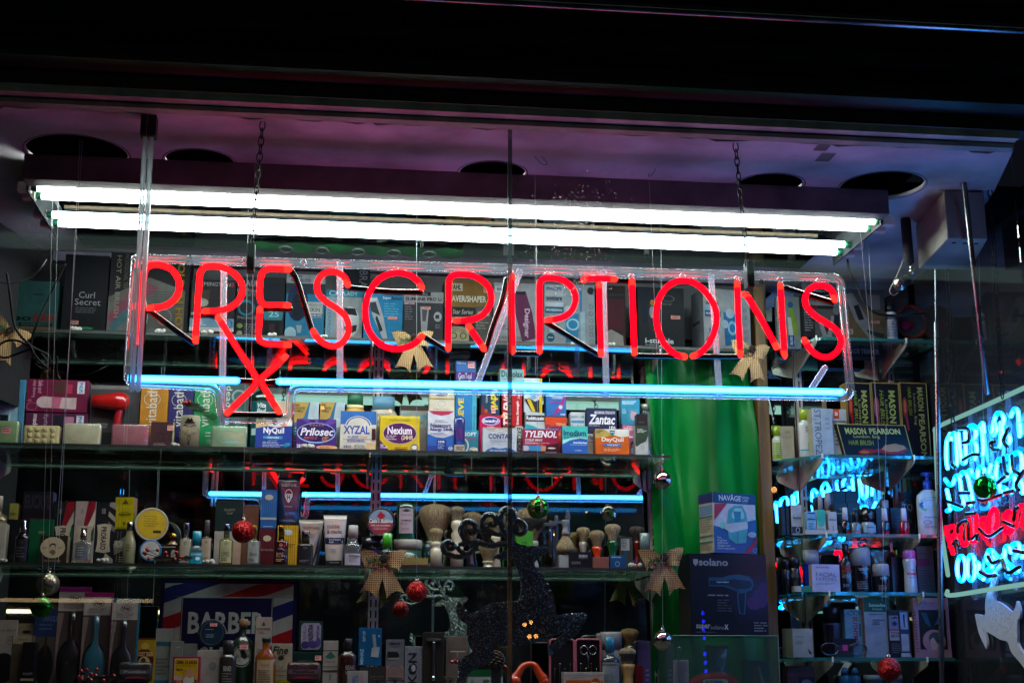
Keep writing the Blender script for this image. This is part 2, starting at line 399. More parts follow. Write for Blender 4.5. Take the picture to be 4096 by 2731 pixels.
# room box of the display
case = thing('display_case', 'white painted window display case with round openings cut in its ceiling', 'display case', (0, 4.2, 0))
CEI = mat('#b4afb8', .7, kind='plaster')
def hole_ceiling():
    cu = bpy.data.curves.new('ceiling', 'CURVE'); cu.dimensions = '2D'; cu.fill_mode = 'BOTH'; cu.extrude = .004
    def poly(pts):
        s = cu.splines.new('POLY'); s.points.add(len(pts)-1)
        for p, q in zip(s.points, pts): p.co = (q[0], q[1], 0, 1)
        s.use_cyclic_u = True
    rnd = random.Random(4); edge = []
    x = XL+.02; x1 = P(4052, 600, 3.03).x
    # ragged, chipped front edge
    pts = [(XL-.3, 4.19), (XL-.3, 3.03)]
    k = XL-.28
    while k < x1:
        pts.append((k, 3.035+rnd.choice((0, 0, .004, .008, .016))+rnd.uniform(0, .006))); k += rnd.uniform(.012, .05)
    e1 = PZ(3965, 790, ZC); pts += [(x1, 3.03), (e1.x, e1.y), (1.80, 4.19)]
    poly(pts)
    for px, py, r in ((238, 538, .118), (752, 596, .082), (1952, 645, .082), (3085, 694, .085), (3560, 686, .105)):
        n = PZ(px, py, ZC); a = math.atan2(n.y, n.x)
        poly([(n.x+.02+r*math.cos(q*math.pi/20), n.y+r+r*math.sin(q*math.pi/20)) for q in range(40)])
        HOLES.append((n.x+.02, n.y+r, r))
    o = bpy.data.objects.new('x', cu); me = bpy.data.meshes.new_from_object(o); bpy.data.objects.remove(o); bpy.data.curves.remove(cu)
    me.name = 'ceiling'; me.materials.clear(); me.materials.append(CEI)
    ob = bpy.data.objects.new('ceiling', me); COL.objects.link(ob); ob.parent = case; ob.location = (0, -4.2, ZC+.004); return ob
HOLES = []
hole_ceiling()
def cp(name, a, b, m, bevel=0, loc=None):
    o = MB().box(a, b, m).build(name, case, bevel); o.location = (0, -4.2, 0); return o
for hx, hy, hr in HOLES:      # thin rings of chipped paint round each opening
    q = MB(); q.tube([(hx+(hr+.006)*math.cos(k*math.pi/20), hy+(hr+.006)*math.sin(k*math.pi/20), ZC-.0005) for k in range(40)], .0012, mat('#3a3034', .8), 6, closed=True)
    o = q.build('opening_rim', case); o.location = (0, -4.2, 0)
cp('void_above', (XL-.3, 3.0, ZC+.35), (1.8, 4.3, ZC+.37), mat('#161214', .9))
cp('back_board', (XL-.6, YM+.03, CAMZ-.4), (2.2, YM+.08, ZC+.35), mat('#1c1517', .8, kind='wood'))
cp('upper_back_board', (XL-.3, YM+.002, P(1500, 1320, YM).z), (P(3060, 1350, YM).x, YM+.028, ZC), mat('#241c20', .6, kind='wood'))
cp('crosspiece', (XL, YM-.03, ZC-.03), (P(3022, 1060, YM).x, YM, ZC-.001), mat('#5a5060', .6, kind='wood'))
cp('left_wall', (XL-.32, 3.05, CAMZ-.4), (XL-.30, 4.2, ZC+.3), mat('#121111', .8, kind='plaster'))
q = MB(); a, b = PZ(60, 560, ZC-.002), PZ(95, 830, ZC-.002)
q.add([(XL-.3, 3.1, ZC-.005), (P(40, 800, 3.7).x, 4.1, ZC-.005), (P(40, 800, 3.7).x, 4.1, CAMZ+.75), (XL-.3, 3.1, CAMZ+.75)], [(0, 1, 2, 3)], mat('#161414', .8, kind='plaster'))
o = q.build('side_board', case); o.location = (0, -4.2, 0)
cp('deck', (XL-.3, 3.0, ZD-.03), (1.9, YM+.03, ZD), mat('#3c3a36', .6, kind='wood'))
# right return: glass side wall towards the doorway, seen edge-on
SDO = 1
sidep = thing('side_window', 'dark side window of the display beside the shop doorway on the right', 'window', (1.757, 3.62, 0), R(-3.3))
MB().box((-.004, -.58, CAMZ-.35), (.004, .52, ZC), clear('side_glass', (.5, .55, .55), .05, 0, haze=.02)).build('glass_pane', sidep)
MB().box((-.012, -.605, 0), (.02, -.582, ZC+.05), BLK).build('frame_post', sidep)
# dark shop interior and doorway beyond
plainbox('door_recess_wall', (2.5, 2.0, 0), (3.4, 5.6, 3.4), mat('#0c0e10', .7)).__setitem__('kind', 'structure')

# mirrors
MIR = mat('#cfe0dc', .012, 1.0)
zm0, zm1 = CAMZ-.2, P(1500, 1322, YM).z
xm = [P(-140, 1900, YM).x, P(1500, 1900, YM).x, P(2592, 1900, YM).x]
for i, lb in enumerate(('mirror pane behind the left half of the glass shelves', 'mirror pane behind the right half of the main glass shelves')):
    o = MB().box((xm[i]+.001, YM+.001, zm0), (xm[i+1]-.001, YM+.006, zm1), MIR).build('mirror'); tag(o, lb, 'mirror', 'mirror panes behind the shelves')
o = MB().box((P(3088, 1900, YM).x, YM+.001, zm0), (1.775, YM+.006, P(3400, 1040, YM).z), MIR).build('mirror'); tag(o, 'mirror pane behind the right hand glass shelves that doubles the blue sign', 'mirror', 'mirror panes behind the shelves')

# glass shelves with green edges
SG = clear('shelf_glass', (.90, .96, .94), .05, .01, haze=.05, hazecol=(.42, .62, .5), trans=True, rim=.8, dirt=.06)
EDGE = mat('#0d1512', .5); EDGE2 = clear('green_edge', (.1, .45, .42), .1, .1, haze=.35, hazecol=(.05, .28, .26))
TRL = bpy.data.materials.new('green_glass_core'); TRL.use_nodes = True; _n = TRL.node_tree; _n.nodes.clear()
_o = _n.nodes.new('ShaderNodeOutputMaterial'); _t = _n.nodes.new('ShaderNodeBsdfTranslucent'); _t.inputs[0].default_value = (.55, .75, .55, 1); _n.links.new(_t.outputs[0], _o.inputs[0])
def shelf(label, x0, x1, z, edge, cut=0, th=.008, y0=YF):
    cx = (x0+x1)/2; t = thing('glass_shelf', label, 'shelf', (cx, YM, z), 0, 'glass shelves of the display'); q = MB()
    a, b = x0-cx, x1-cx; yf = y0-YM
    pts = [(a, -.002), (a, yf+cut), (a+cut, yf), (b, yf), (b, -.002)] if cut else [(a, -.002), (a, yf), (b, yf), (b, -.002)]
    n = len(pts); q.add([(x, y, -th) for x, y in pts]+[(x, y, 0) for x, y in pts], [tuple(range(n-1, -1, -1)), tuple(range(n, 2*n))], SG)
    q.build('glass', t)
    e = MB()
    for i in range(n-1):
        p, r = pts[i], pts[i+1]; e.add([(*p, -th), (*r, -th), (*r, 0), (*p, 0)], [(0, 1, 2, 3)], edge)
    e.build('edge', t)
    MB().add([(a+cut, yf+.0015, -th), (b, yf+.0015, -th), (b, yf+.0015, 0), (a+cut, yf+.0015, 0)], [(0, 1, 2, 3)], TRL).build('edge_glow', t); return t
xl = P(-160, 1500, YF).x
shelf('top glass shelf crowded with hair clipper and shaver cartons behind the red neon', xl, P(3052, 1396, YF).x, ZS1, EDGE, 0)
shelf('middle glass shelf holding soaps and cold medicine cartons', xl, P(2684, 1820, YF).x, ZS2, EDGE, 0)
shelf('lower glass shelf holding shaving brushes, aftershaves and tubes', xl, P(2640, 2272, YF).x, ZS3, EDGE, 0)
xr0 = [P(3192, 1345, YF).x, P(3225, 1780, YF).x, P(3220, 2110, YF).x, P(3230, 2370, YF).x, P(3140, 2625, YF).x]
lbs = ('topmost right hand glass shelf under the boxed hair clippers', 'right hand glass shelf under the black hairbrush cartons', 'right hand glass shelf under the nail polish bottles',
       'right hand glass shelf under the sunscreen bottles', 'bottom right glass shelf under the spectacles and white tube carton')
for i in range(5):
    shelf(lbs[i], P(3092, 1500, YM-.05).x, P((3765, 3762, 3762, 3775, 3798)[i], 1500+200*i, YF).x, ZR[i], EDGE2, .105 if i < 4 else 0, .009)

# slotted shelf standards and brackets
STD = mat('#b9b6ac', .4, .3, kind='grime'); SLOT = mat('#050505', .9)
def standard(label, px, py, w=.02, rows=1, z0=ZD, z1=None, y=YM-.012):
    p = P(px, py, y); t = thing('slotted_standard', label, 'shelf standard', (p.x, y, z0), 0, 'slotted shelf standards')
    z1 = z1 or ZC-.08; MB().box((-w/2, 0, 0), (w/2, .0095, z1-z0), STD).build('channel', t, bevel=.001)
    q = MB(); z = .012
    while z < z1-z0-.03:
        for k in range(rows):
            cx = (k-(rows-1)/2)*w/2.1
            q.add([(cx-.0022, -.0006, z), (cx+.0022, -.0006, z), (cx+.0022, -.0006, z+.021), (cx-.0022, -.0006, z+.021)], [(0, 1, 2, 3)], SLOT)
        z += .0305
    q.build('slots', t); return t
standard('double slotted metal standard between the two halves of the mirror', 1505, 1900, .03, 2)
standard('slotted metal standard at the left side of the green curtain', 2612, 2100, .018)
standard('slotted metal standard nearest the wooden post in the right hand shelves', 3208, 1800, .019)
standard('slotted metal standard behind the black hairbrush cartons', 3565, 1500, .019)
BR = mat('#b3a896', .45, .1, kind='grime')
def bracket(label, px, py, zs, side=0, L_=.19):
    p = P(px, py, YM-.02); t = thing('shelf_bracket', label, 'bracket', (p.x, YM-.014, zs-.009), 0, 'shelf brackets'); q = MB()
    prof = [(0, 0), (-L_, 0), (-L_, -.012), (-L_+.02, -.02), (-.03, -.062), (0, -.07)]
    n = len(prof); vs = [(-.0015, y, z) for y, z in prof]+[(.0015, y, z) for y, z in prof]
    q.add(vs, [tuple(range(n)), tuple(range(2*n-1, n-1, -1))]+[(i, i+n, (i+1) % n+n, (i+1) % n) for i in range(n)], BR); q.build('arm', t)
    MB().box((-.002, -L_-.004, -.004), (.002, -L_+.001, .011), mat('#d8d4c4', .4)).build('lip', t)
    MB().lathe([(0, 0), (.003, 0), (.003, .0005), (0, .0005)], SLOT, Matrix.Translation((-.0017, -.1, -.02)) @ Matrix.Rotation(R(-90), 4, 'Y')).build('screw_hole', t)
for i, zz in enumerate((ZS1, ZS2, ZS3)):
    nm = ('top', 'middle', 'lower')[i]
    bracket(f'bracket of the double standard under the {nm} glass shelf', 1478, 1700, zz)
    bracket(f'left edge bracket under the {nm} glass shelf', -18, 1700, zz)
    bracket(f'bracket beside the green curtain under the {nm} glass shelf', 2592, 1700, zz)
for i in range(5):
    nm = lbs[i].split(' under ')[1]
    bracket('left bracket under '+nm, 3215, 2100, ZR[i], L_=.2); bracket('right bracket under '+nm, 3570, 2100, ZR[i], L_=.2)

# wooden post and green curtain
tag(plainbox('wooden_post', (P(3034, 1900, YM-.05).x, YM-.075, ZD), (P(3078, 1900, YM-.05).x, YM-.03, ZC-.05), mat('#6a4c20', .55, kind='wood'), bevel=.002), 'brown wooden post between the green curtain and right hand shelves', 'post')
tag(plainbox('wooden_trim', (P(3022, 1200, YM-.02).x, YM-.028, P(3022, 1400, YM).z), (P(3060, 1200, YM-.02).x, YM-.004, ZC-.03), mat('#4a3423', .55, kind='wood')), 'dark wooden trim strip beside the tall white toothbrush carton on the top shelf', 'trim')
def curtain():
    q = MB(); x0, x1 = P(2595, 2000, YM-.06).x, P(3034, 2000, YM-.06).x; z0, z1 = ZD, P(2800, 1440, YM-.04).z; n, m = 90, 24; vs = []; fs = []
    for j in range(m+1):
        for i in range(n+1):
            u = i/n; v = j/m
            y = YM-.062+.040*math.sin(u*11+3.2*v+1.6*math.sin(v*3.1)+.6)*(1-.25*v)+.012*math.sin(u*5-v*9)+.011*math.sin(v*15+u*7+1.3*math.sin(u*5))+.004*math.sin(u*37+v*3.4)+.006*math.sin(u*9-v*7)
            vs.append((x0+(x1-x0)*u+.012*math.sin(v*4+u*6), y, z0+(z1-z0)*v))
    for j in range(m):
        for i in range(n): a = j*(n+1)+i; fs.append((a, a+1, a+n+2, a+n+1))
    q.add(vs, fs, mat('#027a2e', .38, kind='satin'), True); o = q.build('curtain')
    tag(o, 'shiny green satin curtain hanging in folds beside the shelves', 'curtain')
curtain()

# ================= CEILING LIGHT =================
fx = thing('ceiling_light', 'long ceiling light of four bright fluorescent tubes above the neon sign', 'light', (P(1800, 800, 3.45).x, 3.36, ZC))
tw = lambda px, py, Y: P(px, py, Y)
ztb = P(1800, 818, 3.40).z
HO = mat('#5c5a5e', .6, 0., kind='grime'); HO2 = mat('#08080a', .9)
x0, x1 = P(95, 700, 3.34).x, P(3548, 800, 3.34).x; ox = fx.location.x; oy = fx.location.y
zb = P(1000, 752, 3.33).z-ZC
MB().box((x0-ox, -.03, zb), (x1-ox, -.022, -.001), HO).build('fascia', fx)
MB().box((x0-ox, -.0215, zb), (x1-ox, .02, zb+.004), HO).build('fascia_foot', fx)
zmx = ZC-.012
for sx, xx in ((-1, x0-ox), (1, x1-ox)): MB().box((xx-.004 if sx > 0 else xx, .0205, ztb-ZC-.016), (xx if sx > 0 else xx+.004, 3.75-oy, -.001), HO2).build('added_baffle', fx)  # black baffles added to keep tube light off the ceiling past the ends
o = MB().box((x0-ox+.02, .0205, -.012), (P(1863, 800, 3.6).x-ox, 4.02-oy, -.008), mat('#5d6a66', .05, 1.)).build('reflector_panel', fx)
o = MB().box((P(1863, 800, 3.6).x-ox+.002, .0205, -.010), (x1-ox-.01, 4.02-oy, -.006), mat('#5d6a66', .05, 1.)).build('reflector_panel', fx)
tubes = [(3.400, 148, 3508, 735, '#ffffff', (.93, 1.0, .92)), (3.458, 168, 3472, 0, '', (.93, 1.0, .92)), (3.605, 208, 3388, 0, '', (.72, .95, 1.0)), (3.675, 236, 3355, 0, '', (.72, .95, 1.0))]
TST = 36.0
for Y, a, b, _, _, colr in tubes:
    ya = 735+(1170)*0; xa = P(a, 760 if Y < 3.5 else 860, Y).x; xb = P(b, 890 if Y < 3.5 else 1000, Y).x; z = ztb-ZC; rr = .0090
    tb = MB(); tb.tube([(xa-ox+.008, Y-oy, z), (xb-ox-.008, Y-oy, z)], rr, glow(colr, TST, 'fluorescent_tube'), 18, caps=False)
    tb.tube([(xa-ox-.0075+.008, Y-oy, z), (xa-ox+.008, Y-oy, z)], rr*.99, glow(colr, TST*.35, 'tube_end'), 18, caps=False)
    tube_o = tb.build('fluorescent_tube', fx)
    for s, xx in ((-1, xa), (1, xb)):
        MB().tube([(xx-ox, Y-oy, z), (xx-ox+s*.01, Y-oy, z)], rr*1.03, mat('#0f5a3c', .4), 16).build('green_end_cap', tube_o)
        MB().box((xx-ox+(.013 if s > 0 else -.045), Y-oy-.011, z-.012), (xx-ox+(.045 if s > 0 else -.013), Y-oy+.011, z+.012), mat('#c8c6bc', .5)).build('lamp_holder', fx, bevel=.002)
q = MB(); q.box((x0-ox+.06, 3.535-oy, ztb-ZC-.004), (x1-ox-.12, 3.552-oy, ztb-ZC+.004), mat('#4a3c26', .6, kind='wood')); q.build('wood_rail', fx)
print_art([('t', 'PHILIPS', 0, 0, 1, 1, '#3a3a30', 'Ub')], lambda u, v, k: Vector((P(3442, 866, 3.39).x-ox+u*.024, 3.400-oy-.0128*math.cos(.9-v*1.1)-k, ztb-ZC-.0128*math.sin(v*.5))), 'maker_mark', fx)

# added glowing strip outside, there only to make the pale band in the mirrors
aw = thing('mirror_band_strip', 'pale strip light fixed under the awning outside, seen as a band in the mirrors', 'light', (.2, 1.7, P(1500, 1590, 2*YM-1.7).z))
MB().box((-2.1, -.03, -.03), (2.6, .03, .0), glow((.62, 1.0, .86), 0.75, 'band_glow')).build('glow_strip', aw)
MB().box((-2.12, -.05, .001), (2.62, .05, .03), mat('#9a9a90', .5)).build('strip_back', aw)

# ================= NEON SIGN =================
neon = thing('neon_sign', 'red neon pharmacy sign with a blue underline hanging on two chains', 'neon sign', P(1950, 1560, YS))
NL = neon.location
def N(pts, o=(0, 0), s=1., dy=0.): return [P(o[0]+x/s, o[1]+y/s, YS+dy)-NL for x, y in pts]
c1, c2, c3, c4 = ((0, 1000), 2.138), ((1000, 1000), 2.138), ((2000, 1000), 2.138), ((2996, 1000), 2.138)
RED = neon_mat((1., .0026, .0032), (1., .0008, .0045), 8.0, 'red_neon'); REDR = neon_mat((1., .0006, .0034), (1., .0001, .0046), 8.0, 'crimson_neon'); RED2 = glow((1.0, .0085, .0055), 8.0, 'red_neon_end'); BLU = neon_mat((.042, .42, 1.0), (.0, .16, .85), 15.0, 'blue_neon')
BPT = mat('#070709', .18, kind='gloss')
def letter(name, strokes, crop, r=.0069, m=None, k=6, smooth=True):
    q = MB(); m = m or (RED if crop[0][0] < 1000 or name in ('letter_e', 'letter_x_stroke', 'letter_s') and crop[0][0] == 1000 else REDR)
    for st in strokes:
        pts = N(st, crop[0], crop[1]); pts = spline(pts, k) if smooth and len(pts) > 2 else pts
        q.tube(pts, r, m, 12)
        if True:
            for e, f in ((pts[0], pts[1]), (pts[-1], pts[-2])):
                d = (f-e).normalized(); q.tube([e-d*.0005, e+d*.012], r*1.012, RED2, 12)
    return q.build(name, neon)
letter('letter_p', [[(1185, 785), (1198, 640), (1228, 260), (1236, 190), (1262, 145), (1310, 128), (1390, 132), (1470, 170), (1520, 240), (1533, 315), (1510, 395), (1450, 457), (1370, 488), (1275, 496)]], c1)
letter('letter_r', [[(1672, 780), (1682, 600), (1706, 250), (1714, 195), (1742, 152), (1790, 138), (1890, 145), (1980, 185), (2050, 255), (2075, 335), (2048, 420), (1985, 480), (1890, 515), (1748, 525)]], c1)
letter('letter_x', [[(1865, 575), (2030, 840), (2175, 1060), (2192, 1110), (2170, 1170), (2060, 1280), (1945, 1392)]], c1)
letter('letter_e', [[(338, 165), (240, 162), (160, 162), (112, 185), (92, 235), (84, 330), (86, 410), (105, 455), (155, 472), (240, 470), (330, 475)], [(85, 500), (78, 620), (72, 730), (90, 775), (145, 800), (235, 805), (332, 812)]], c2)
letter('letter_x_stroke', [[(302, 908), (200, 1010), (108, 1085), (98, 1115), (112, 1160), (180, 1275), (248, 1382)]], c2)
letter('letter_s', [[(838, 300), (812, 240), (765, 200), (700, 184), (640, 198), (590, 245), (572, 310), (590, 380), (650, 440), (735, 495), (810, 560), (842, 640), (835, 720), (790, 790), (715, 822), (640, 800), (575, 750), (540, 692)]], c2)
letter('letter_c', [[(1470, 322), (1432, 262), (1360, 212), (1270, 195), (1175, 210), (1090, 262), (1025, 355), (992, 460), (988, 560), (1010, 670), (1062, 755), (1135, 815), (1240, 845), (1340, 832), (1415, 795), (1472, 735)]], c2)
letter('letter_r', [[(1695, 845), (1697, 600), (1700, 300), (1706, 250), (1740, 215), (1800, 208), (1890, 215), (1970, 250), (2035, 310), (2062, 385), (2055, 460), (2005, 540), (1930, 585), (1840, 602), (1755, 605)], [(1868, 648), (1930, 740), (2000, 845)]], c2)
letter('letter_i', [[(2240, 220), (2238, 500), (2246, 868)]], c2)
letter('letter_p', [[(338, 868), (340, 600), (338, 320), (350, 265), (395, 238), (450, 238), (530, 255), (600, 305), (640, 375), (645, 440), (610, 520), (550, 568), (480, 590), (402, 600)]], c3)
letter('letter_t', [[(712, 258), (735, 246), (850, 243), (985, 250)], [(848, 290), (856, 600), (863, 892)]], c3)
letter('letter_i', [[(1128, 262), (1138, 560), (1150, 882)]], c3)
letter('letter_o', [[(1582, 912), (1500, 890), (1425, 825), (1370, 735), (1340, 620), (1338, 520), (1360, 420), (1415, 330), (1490, 275), (1575, 262), (1660, 280), (1740, 340), (1810, 430), (1848, 530), (1850, 620), (1825, 720), (1775, 815), (1710, 880), (1648, 908)]], c3)
letter('letter_n', [[(2028, 282), (2040, 600), (2055, 900)], [(2090, 378), (2125, 410), (2250, 620), (2365, 832)]], c3)
letter('letter_n_stroke', [[(268, 300), (285, 600), (305, 905)]], c4)
letter('letter_s', [[(732, 430), (718, 365), (672, 318), (605, 302), (535, 322), (488, 380), (482, 455), (520, 520), (590, 580), (690, 640), (755, 695), (788, 775), (765, 850), (705, 905), (635, 915), (565, 885), (510, 830), (472, 765)]], c4)
def bar(a, b): 
    q = MB(); q.tube(N([a, b]), .0084, BLU, 14); q.build('blue_tube', neon)
bar((540, 1514), (948, 1522)); bar((1116, 1525), (1585, 1534)); bar((1590, 1534), (3366, 1568))
q = MB()   # blacked-out glass between letters
for st, cr in (([(596, 520), (1640, 800)], 0), ([(360, 175), (420, 330), (520, 680)], 2), ([(850, 330), (1460, 365)], 2), ([(1495, 745), (1690, 865)], 2), ([(2195, 255), (2130, 500), (2020, 850)], 2)):
    pass
def blk(pts, crop, dy=.006):
    q = MB(); q.tube(spline(N(pts, crop[0], crop[1], dy), 4) if len(pts) > 2 else N(pts, crop[0], crop[1], dy), .0068, BPT, 10); q.build('blackout_tube', neon)
blk([(1280, 520), (1655, 800)], c1); blk([(1740, 545), (1860, 575)], c1); blk([(1225, 420), (1238, 600), (1205, 795)], c1, .012)
blk([(345, 165), (400, 260), (460, 450), (530, 680)], c2); blk([(110, 500), (345, 505)], c2); blk([(335, 820), (320, 900)], c2)
blk([(850, 325), (1160, 355), (1465, 362)], c2); blk([(1490, 742), (1690, 865)], c2); blk([(1745, 625), (1860, 640)], c2); blk([(2195, 250), (2150, 450), (2080, 640), (2015, 855)], c2)
blk([(2250, 885), (2330, 890)], c2); blk([(108, 885), (330, 890)], c3); blk([(400, 622), (855, 905)], c3); blk([(985, 262), (1105, 268)], c3)
blk([(1160, 905), (1585, 912)], c3); blk([(1650, 912), (2050, 912)], c3); blk([(295, 320), (500, 385), (725, 452)], c4); blk([(240, 850), (262, 905), (300, 925)], c4)
blk([(2050, 1118), (2352, 1140)], c1); blk([(100, 1140), (235, 1125)], c2); blk([(1935, 1405), (2352, 1412)], c1); blk([(0, 1412), (262, 1410)], c2)
CT = clear('acrylic_rod', (.93, .95, .98), .22, .04, haze=.06, hazecol=(.8, .85, .9), trans=True)
q = MB(); fr = [(552, 1034), (3361, 1112), (3404, 1588), (1166, 1548), (1160, 1678), (884, 1672), (868, 1548), (510, 1532), (542, 1034)]
pts = fillet(N(fr, dy=.012)[:1]+N(fr, dy=.012)[1:], .022); q.tube(pts, .0105, CT, 14); q.build('clear_frame', neon)
for a, b in (((896, 1084), (888, 1690)), ((1360, 1056), (1360, 1557)), ((2080, 1084), (1898, 1566)), ((2412, 1089), (2426, 1580)), ((2844, 1103), (2879, 1589)), ((3300, 1470), (3245, 1556))):
    q = MB(); q.tube(N([a, b], dy=.010), .0078, clear('frosted_rod', (.85, .84, .92), .10, .2, haze=.24, hazecol=(.8, .8, .85), trans=True), 10); q.build('clear_stay', neon)
q = MB()
for a in ((1195/2.138+0, 1040), (980, 1044), (1215, 1050), (1580, 1078), (2040, 1092), (2190, 1098), (2527, 1107), (2730, 1108), (2948, 1117), (3119, 1120), (3275, 1125)): q.ball(N([a])[0], .008, CT, seg=10, rings=6)
q.build('glass_beads', neon)['kind'] = 'stuff'
for a in ((1003, 1030), (3002, 1098)):
    p = N([a])[0]; q = MB(); q.box((p.x-.009, -.006, p.z-.032), (p.x+.009, .028, p.z+.034), mat('#0a0a0b', .4)); q.build('hanger_clip', neon, bevel=.002)
def chain(label, a, b, grp='sign chains'):
    L_ = (b-a).length; n = int(L_/.0175); d = (b-a).normalized(); t = thing('chain', label, 'chain', a, 0, grp); q = MB(); m = mat('#0d0c0b', .4, .6, kind='grime')
    for i in range(n):
        c0 = d*(L_*(i+.5)/n); u = d.orthogonal(); u.normalize(); v = d.cross(u); ang = R(35+90*(i % 2)+random.uniform(-18, 18)); s = u*math.cos(ang)+v*math.sin(ang)
        pts = [c0+d*(.0125*math.cos(k*math.pi/5))+s*(.0062*math.sin(k*math.pi/5)) for k in range(10)]
        q.tube(pts, .0015, m, 6, closed=True)
    q.build('links', t); return t
chain('thin dark chain holding up the left end of the red neon sign', Vector((P(1052, 470, 3.06).x, 3.06, ZC)), P(1003, 1018, YS+.01))
chain('thin dark chain holding up the right end of the red neon sign', Vector((P(2941, 575, 3.06).x, 3.06, ZC)), P(2990, 1070, YS+.01))
# chrome post behind the glass
cpst = thing('chrome_post', 'pair of slim chrome rods standing behind the glass left of the neon sign', 'post', (P(545, 1600, 3.07).x, 3.07, ZS2))
q = MB(); o = cpst.location
for d in (-12, 13): q.tube([P(597+d, 470, 3.06)-o, P(540+d, 1560, 3.12)-o], .0058, clear('silver_film_rod', (.35, .38, .40), .35, .12, haze=.5, hazecol=(.62, .68, .7), trans=True), 12)
q.build('rod', cpst); MB().box((-.02+P(600, 520, 3.06).x-o.x, -.02, P(600, 548, 3.06).z-o.z), (.014+P(600, 520, 3.06).x-o.x, .012, ZC-o.z), mat('#141214', .7, kind='grime')).build('top_clamp', cpst)

# ================= RIGHT HAND NEON SIGN (seen from behind) =================
QX, QY, QD = P(3740, 1950, 3.98).x, 3.98, Vector((math.sin(R(3.3)), math.cos(R(3.3)), 0)); QN = Vector((QD.y, -QD.x, 0))
def Q(px, py, off=0.):
    d = ray(px, py); o = Vector((0, 0, CAMZ)); p0 = Vector((QX, QY, 0))+QN*off
    t = QN.dot(p0-o)/QN.dot(d); return o+d*t
H, I8, E4 = ((3300, 1700), 2.953), ((3346, 2231), 3.136), ((2996, 1000), 2.138)
sg = thing('neon_sign', 'blue and red neon lettering seen from behind in the side window on the right', 'neon sign', Q(3780, 2300)); SL = sg.location
CY_ = neon_mat((.035, .40, 1.0), (.0, .17, .8), 20.0, 'cyan_neon'); RD_ = neon_mat((1., .001, .006), (1., .0, .012), 7.0, 'side_red_neon'); WH_ = glow((.30, .66, .60), .65, 'pale_border_tube')
def qt(name, strokes, m, r=.0058, k=5, off=0.):
    q = MB()
    for st, cr in strokes:
        pts = [Q(cr[0][0]+x/cr[1], cr[0][1]+y/cr[1], off)-SL for x, y in st]
        q.tube(spline(pts, k) if len(pts) > 2 else pts, r, m, 10)
    return q.build(name, sg)
qt('blue_letters', [([(1480, 100), (1440, 190), (1432, 330), (1436, 440), (1450, 510)], H), ([(1492, 120), (1490, 300), (1500, 450), (1530, 490), (1560, 450), (1556, 280), (1550, 130), (1525, 95), (1492, 120)], H),
    ([(1575, 95), (1590, 260), (1618, 430), (1648, 448), (1665, 400), (1660, 230), (1655, 80)], H), ([(1745, 20), (1785, 80), (1765, 160), (1700, 205)], H), ([(1755, 190), (1785, 230), (1792, 320), (1770, 400)], H),
    ([(1848, 20), (1868, 160), (1872, 330), (1850, 350)], H), ([(2010, -20), (2032, 50), (1995, 120)], H), ([(2075, -30), (2078, 110), (2072, 230), (2030, 285), (1975, 270)], H), ([(2140, 100), (2178, 130), (2180, 200), (2140, 245)], H), ([(2300, -20), (2310, 100)], H),
    ([(2080, 1560), (2095, 1470), (2120, 1400), (2160, 1400), (2180, 1450), (2165, 1520), (2180, 1600)], E4), ([(2240, 1420), (2270, 1360), (2300, 1380), (2308, 1480), (2315, 1590)], E4), ([(1860, 1530), (1910, 1500), (1960, 1520), (2000, 1480), (2010, 1560)], E4)], CY_)
qt('blue_letters', [([(1420, 640), (1470, 700), (1510, 690), (1540, 610), (1575, 600), (1600, 680), (1612, 800), (1640, 900), (1620, 960), (1570, 985), (1500, 960)], H), ([(1600, 600), (1620, 560), (1660, 560), (1690, 620), (1720, 760), (1742, 880)], H),
    ([(1680, 560), (1720, 530), (1750, 590), (1800, 610), (1810, 520), (1840, 490), (1880, 520), (1880, 570)], H), ([(1440, 760), (1470, 900), (1480, 990), (1440, 1010)], H), ([(1960, 470), (1940, 560), (1980, 620)], H), ([(2030, 470), (2020, 600), (2060, 700), (2080, 800)], H),
    ([(2030, 440), (2060, 400), (2110, 420), (2150, 370), (2195, 380), (2200, 470), (2180, 560), (2140, 560), (2125, 470)], H), ([(2225, 350), (2260, 325), (2310, 340), (2330, 430), (2320, 540), (2270, 570)], H), ([(2200, 600), (2240, 620), (2245, 720), (2200, 790)], H), ([(2300, 620), (2330, 700), (2340, 800), (2290, 740)], H),
    ([(2060, 650), (2130, 640), (2160, 600)], H), ([(1660, 830), (1690, 900), (1720, 940)], H), ([(2090, 820), (2110, 740), (2150, 760)], H)], CY_)
qt('red_letters', [([(1432, 1200), (1445, 1300), (1480, 1400), (1512, 1515)], H), ([(1470, 1210), (1510, 1190), (1545, 1230), (1530, 1300), (1490, 1320), (1480, 1430)], H), ([(1610, 1215), (1590, 1320), (1620, 1400), (1670, 1400), (1690, 1300), (1680, 1180)], H),
    ([(1740, 1060), (1780, 1060), (1790, 1200), (1800, 1340), (1740, 1370)], H), ([(1705, 1120), (1720, 1280), (1760, 1350)], H), ([(1845, 1120), (1860, 1260), (1890, 1330), (1920, 1300), (1925, 1180), (1890, 1100), (1850, 1110)], H), ([(1935, 1230), (1950, 1070), (1995, 985), (2030, 1040), (2035, 1150), (2010, 1220)], H),
    ([(2130, 1200), (2125, 1090), (2165, 1020), (2205, 1050), (2220, 1180), (2190, 1260), (2120, 1250)], H), ([(2250, 1200), (2250, 1060), (2300, 960), (2350, 950)], H), ([(2330, 1180), (2345, 1080), (2380, 980)], H)], RD_)
el = lambda cx, cy, rx, ry, cr: ([(cx+rx*math.cos(a*math.pi/6), cy+ry*math.sin(a*math.pi/6)) for a in range(13)], cr)
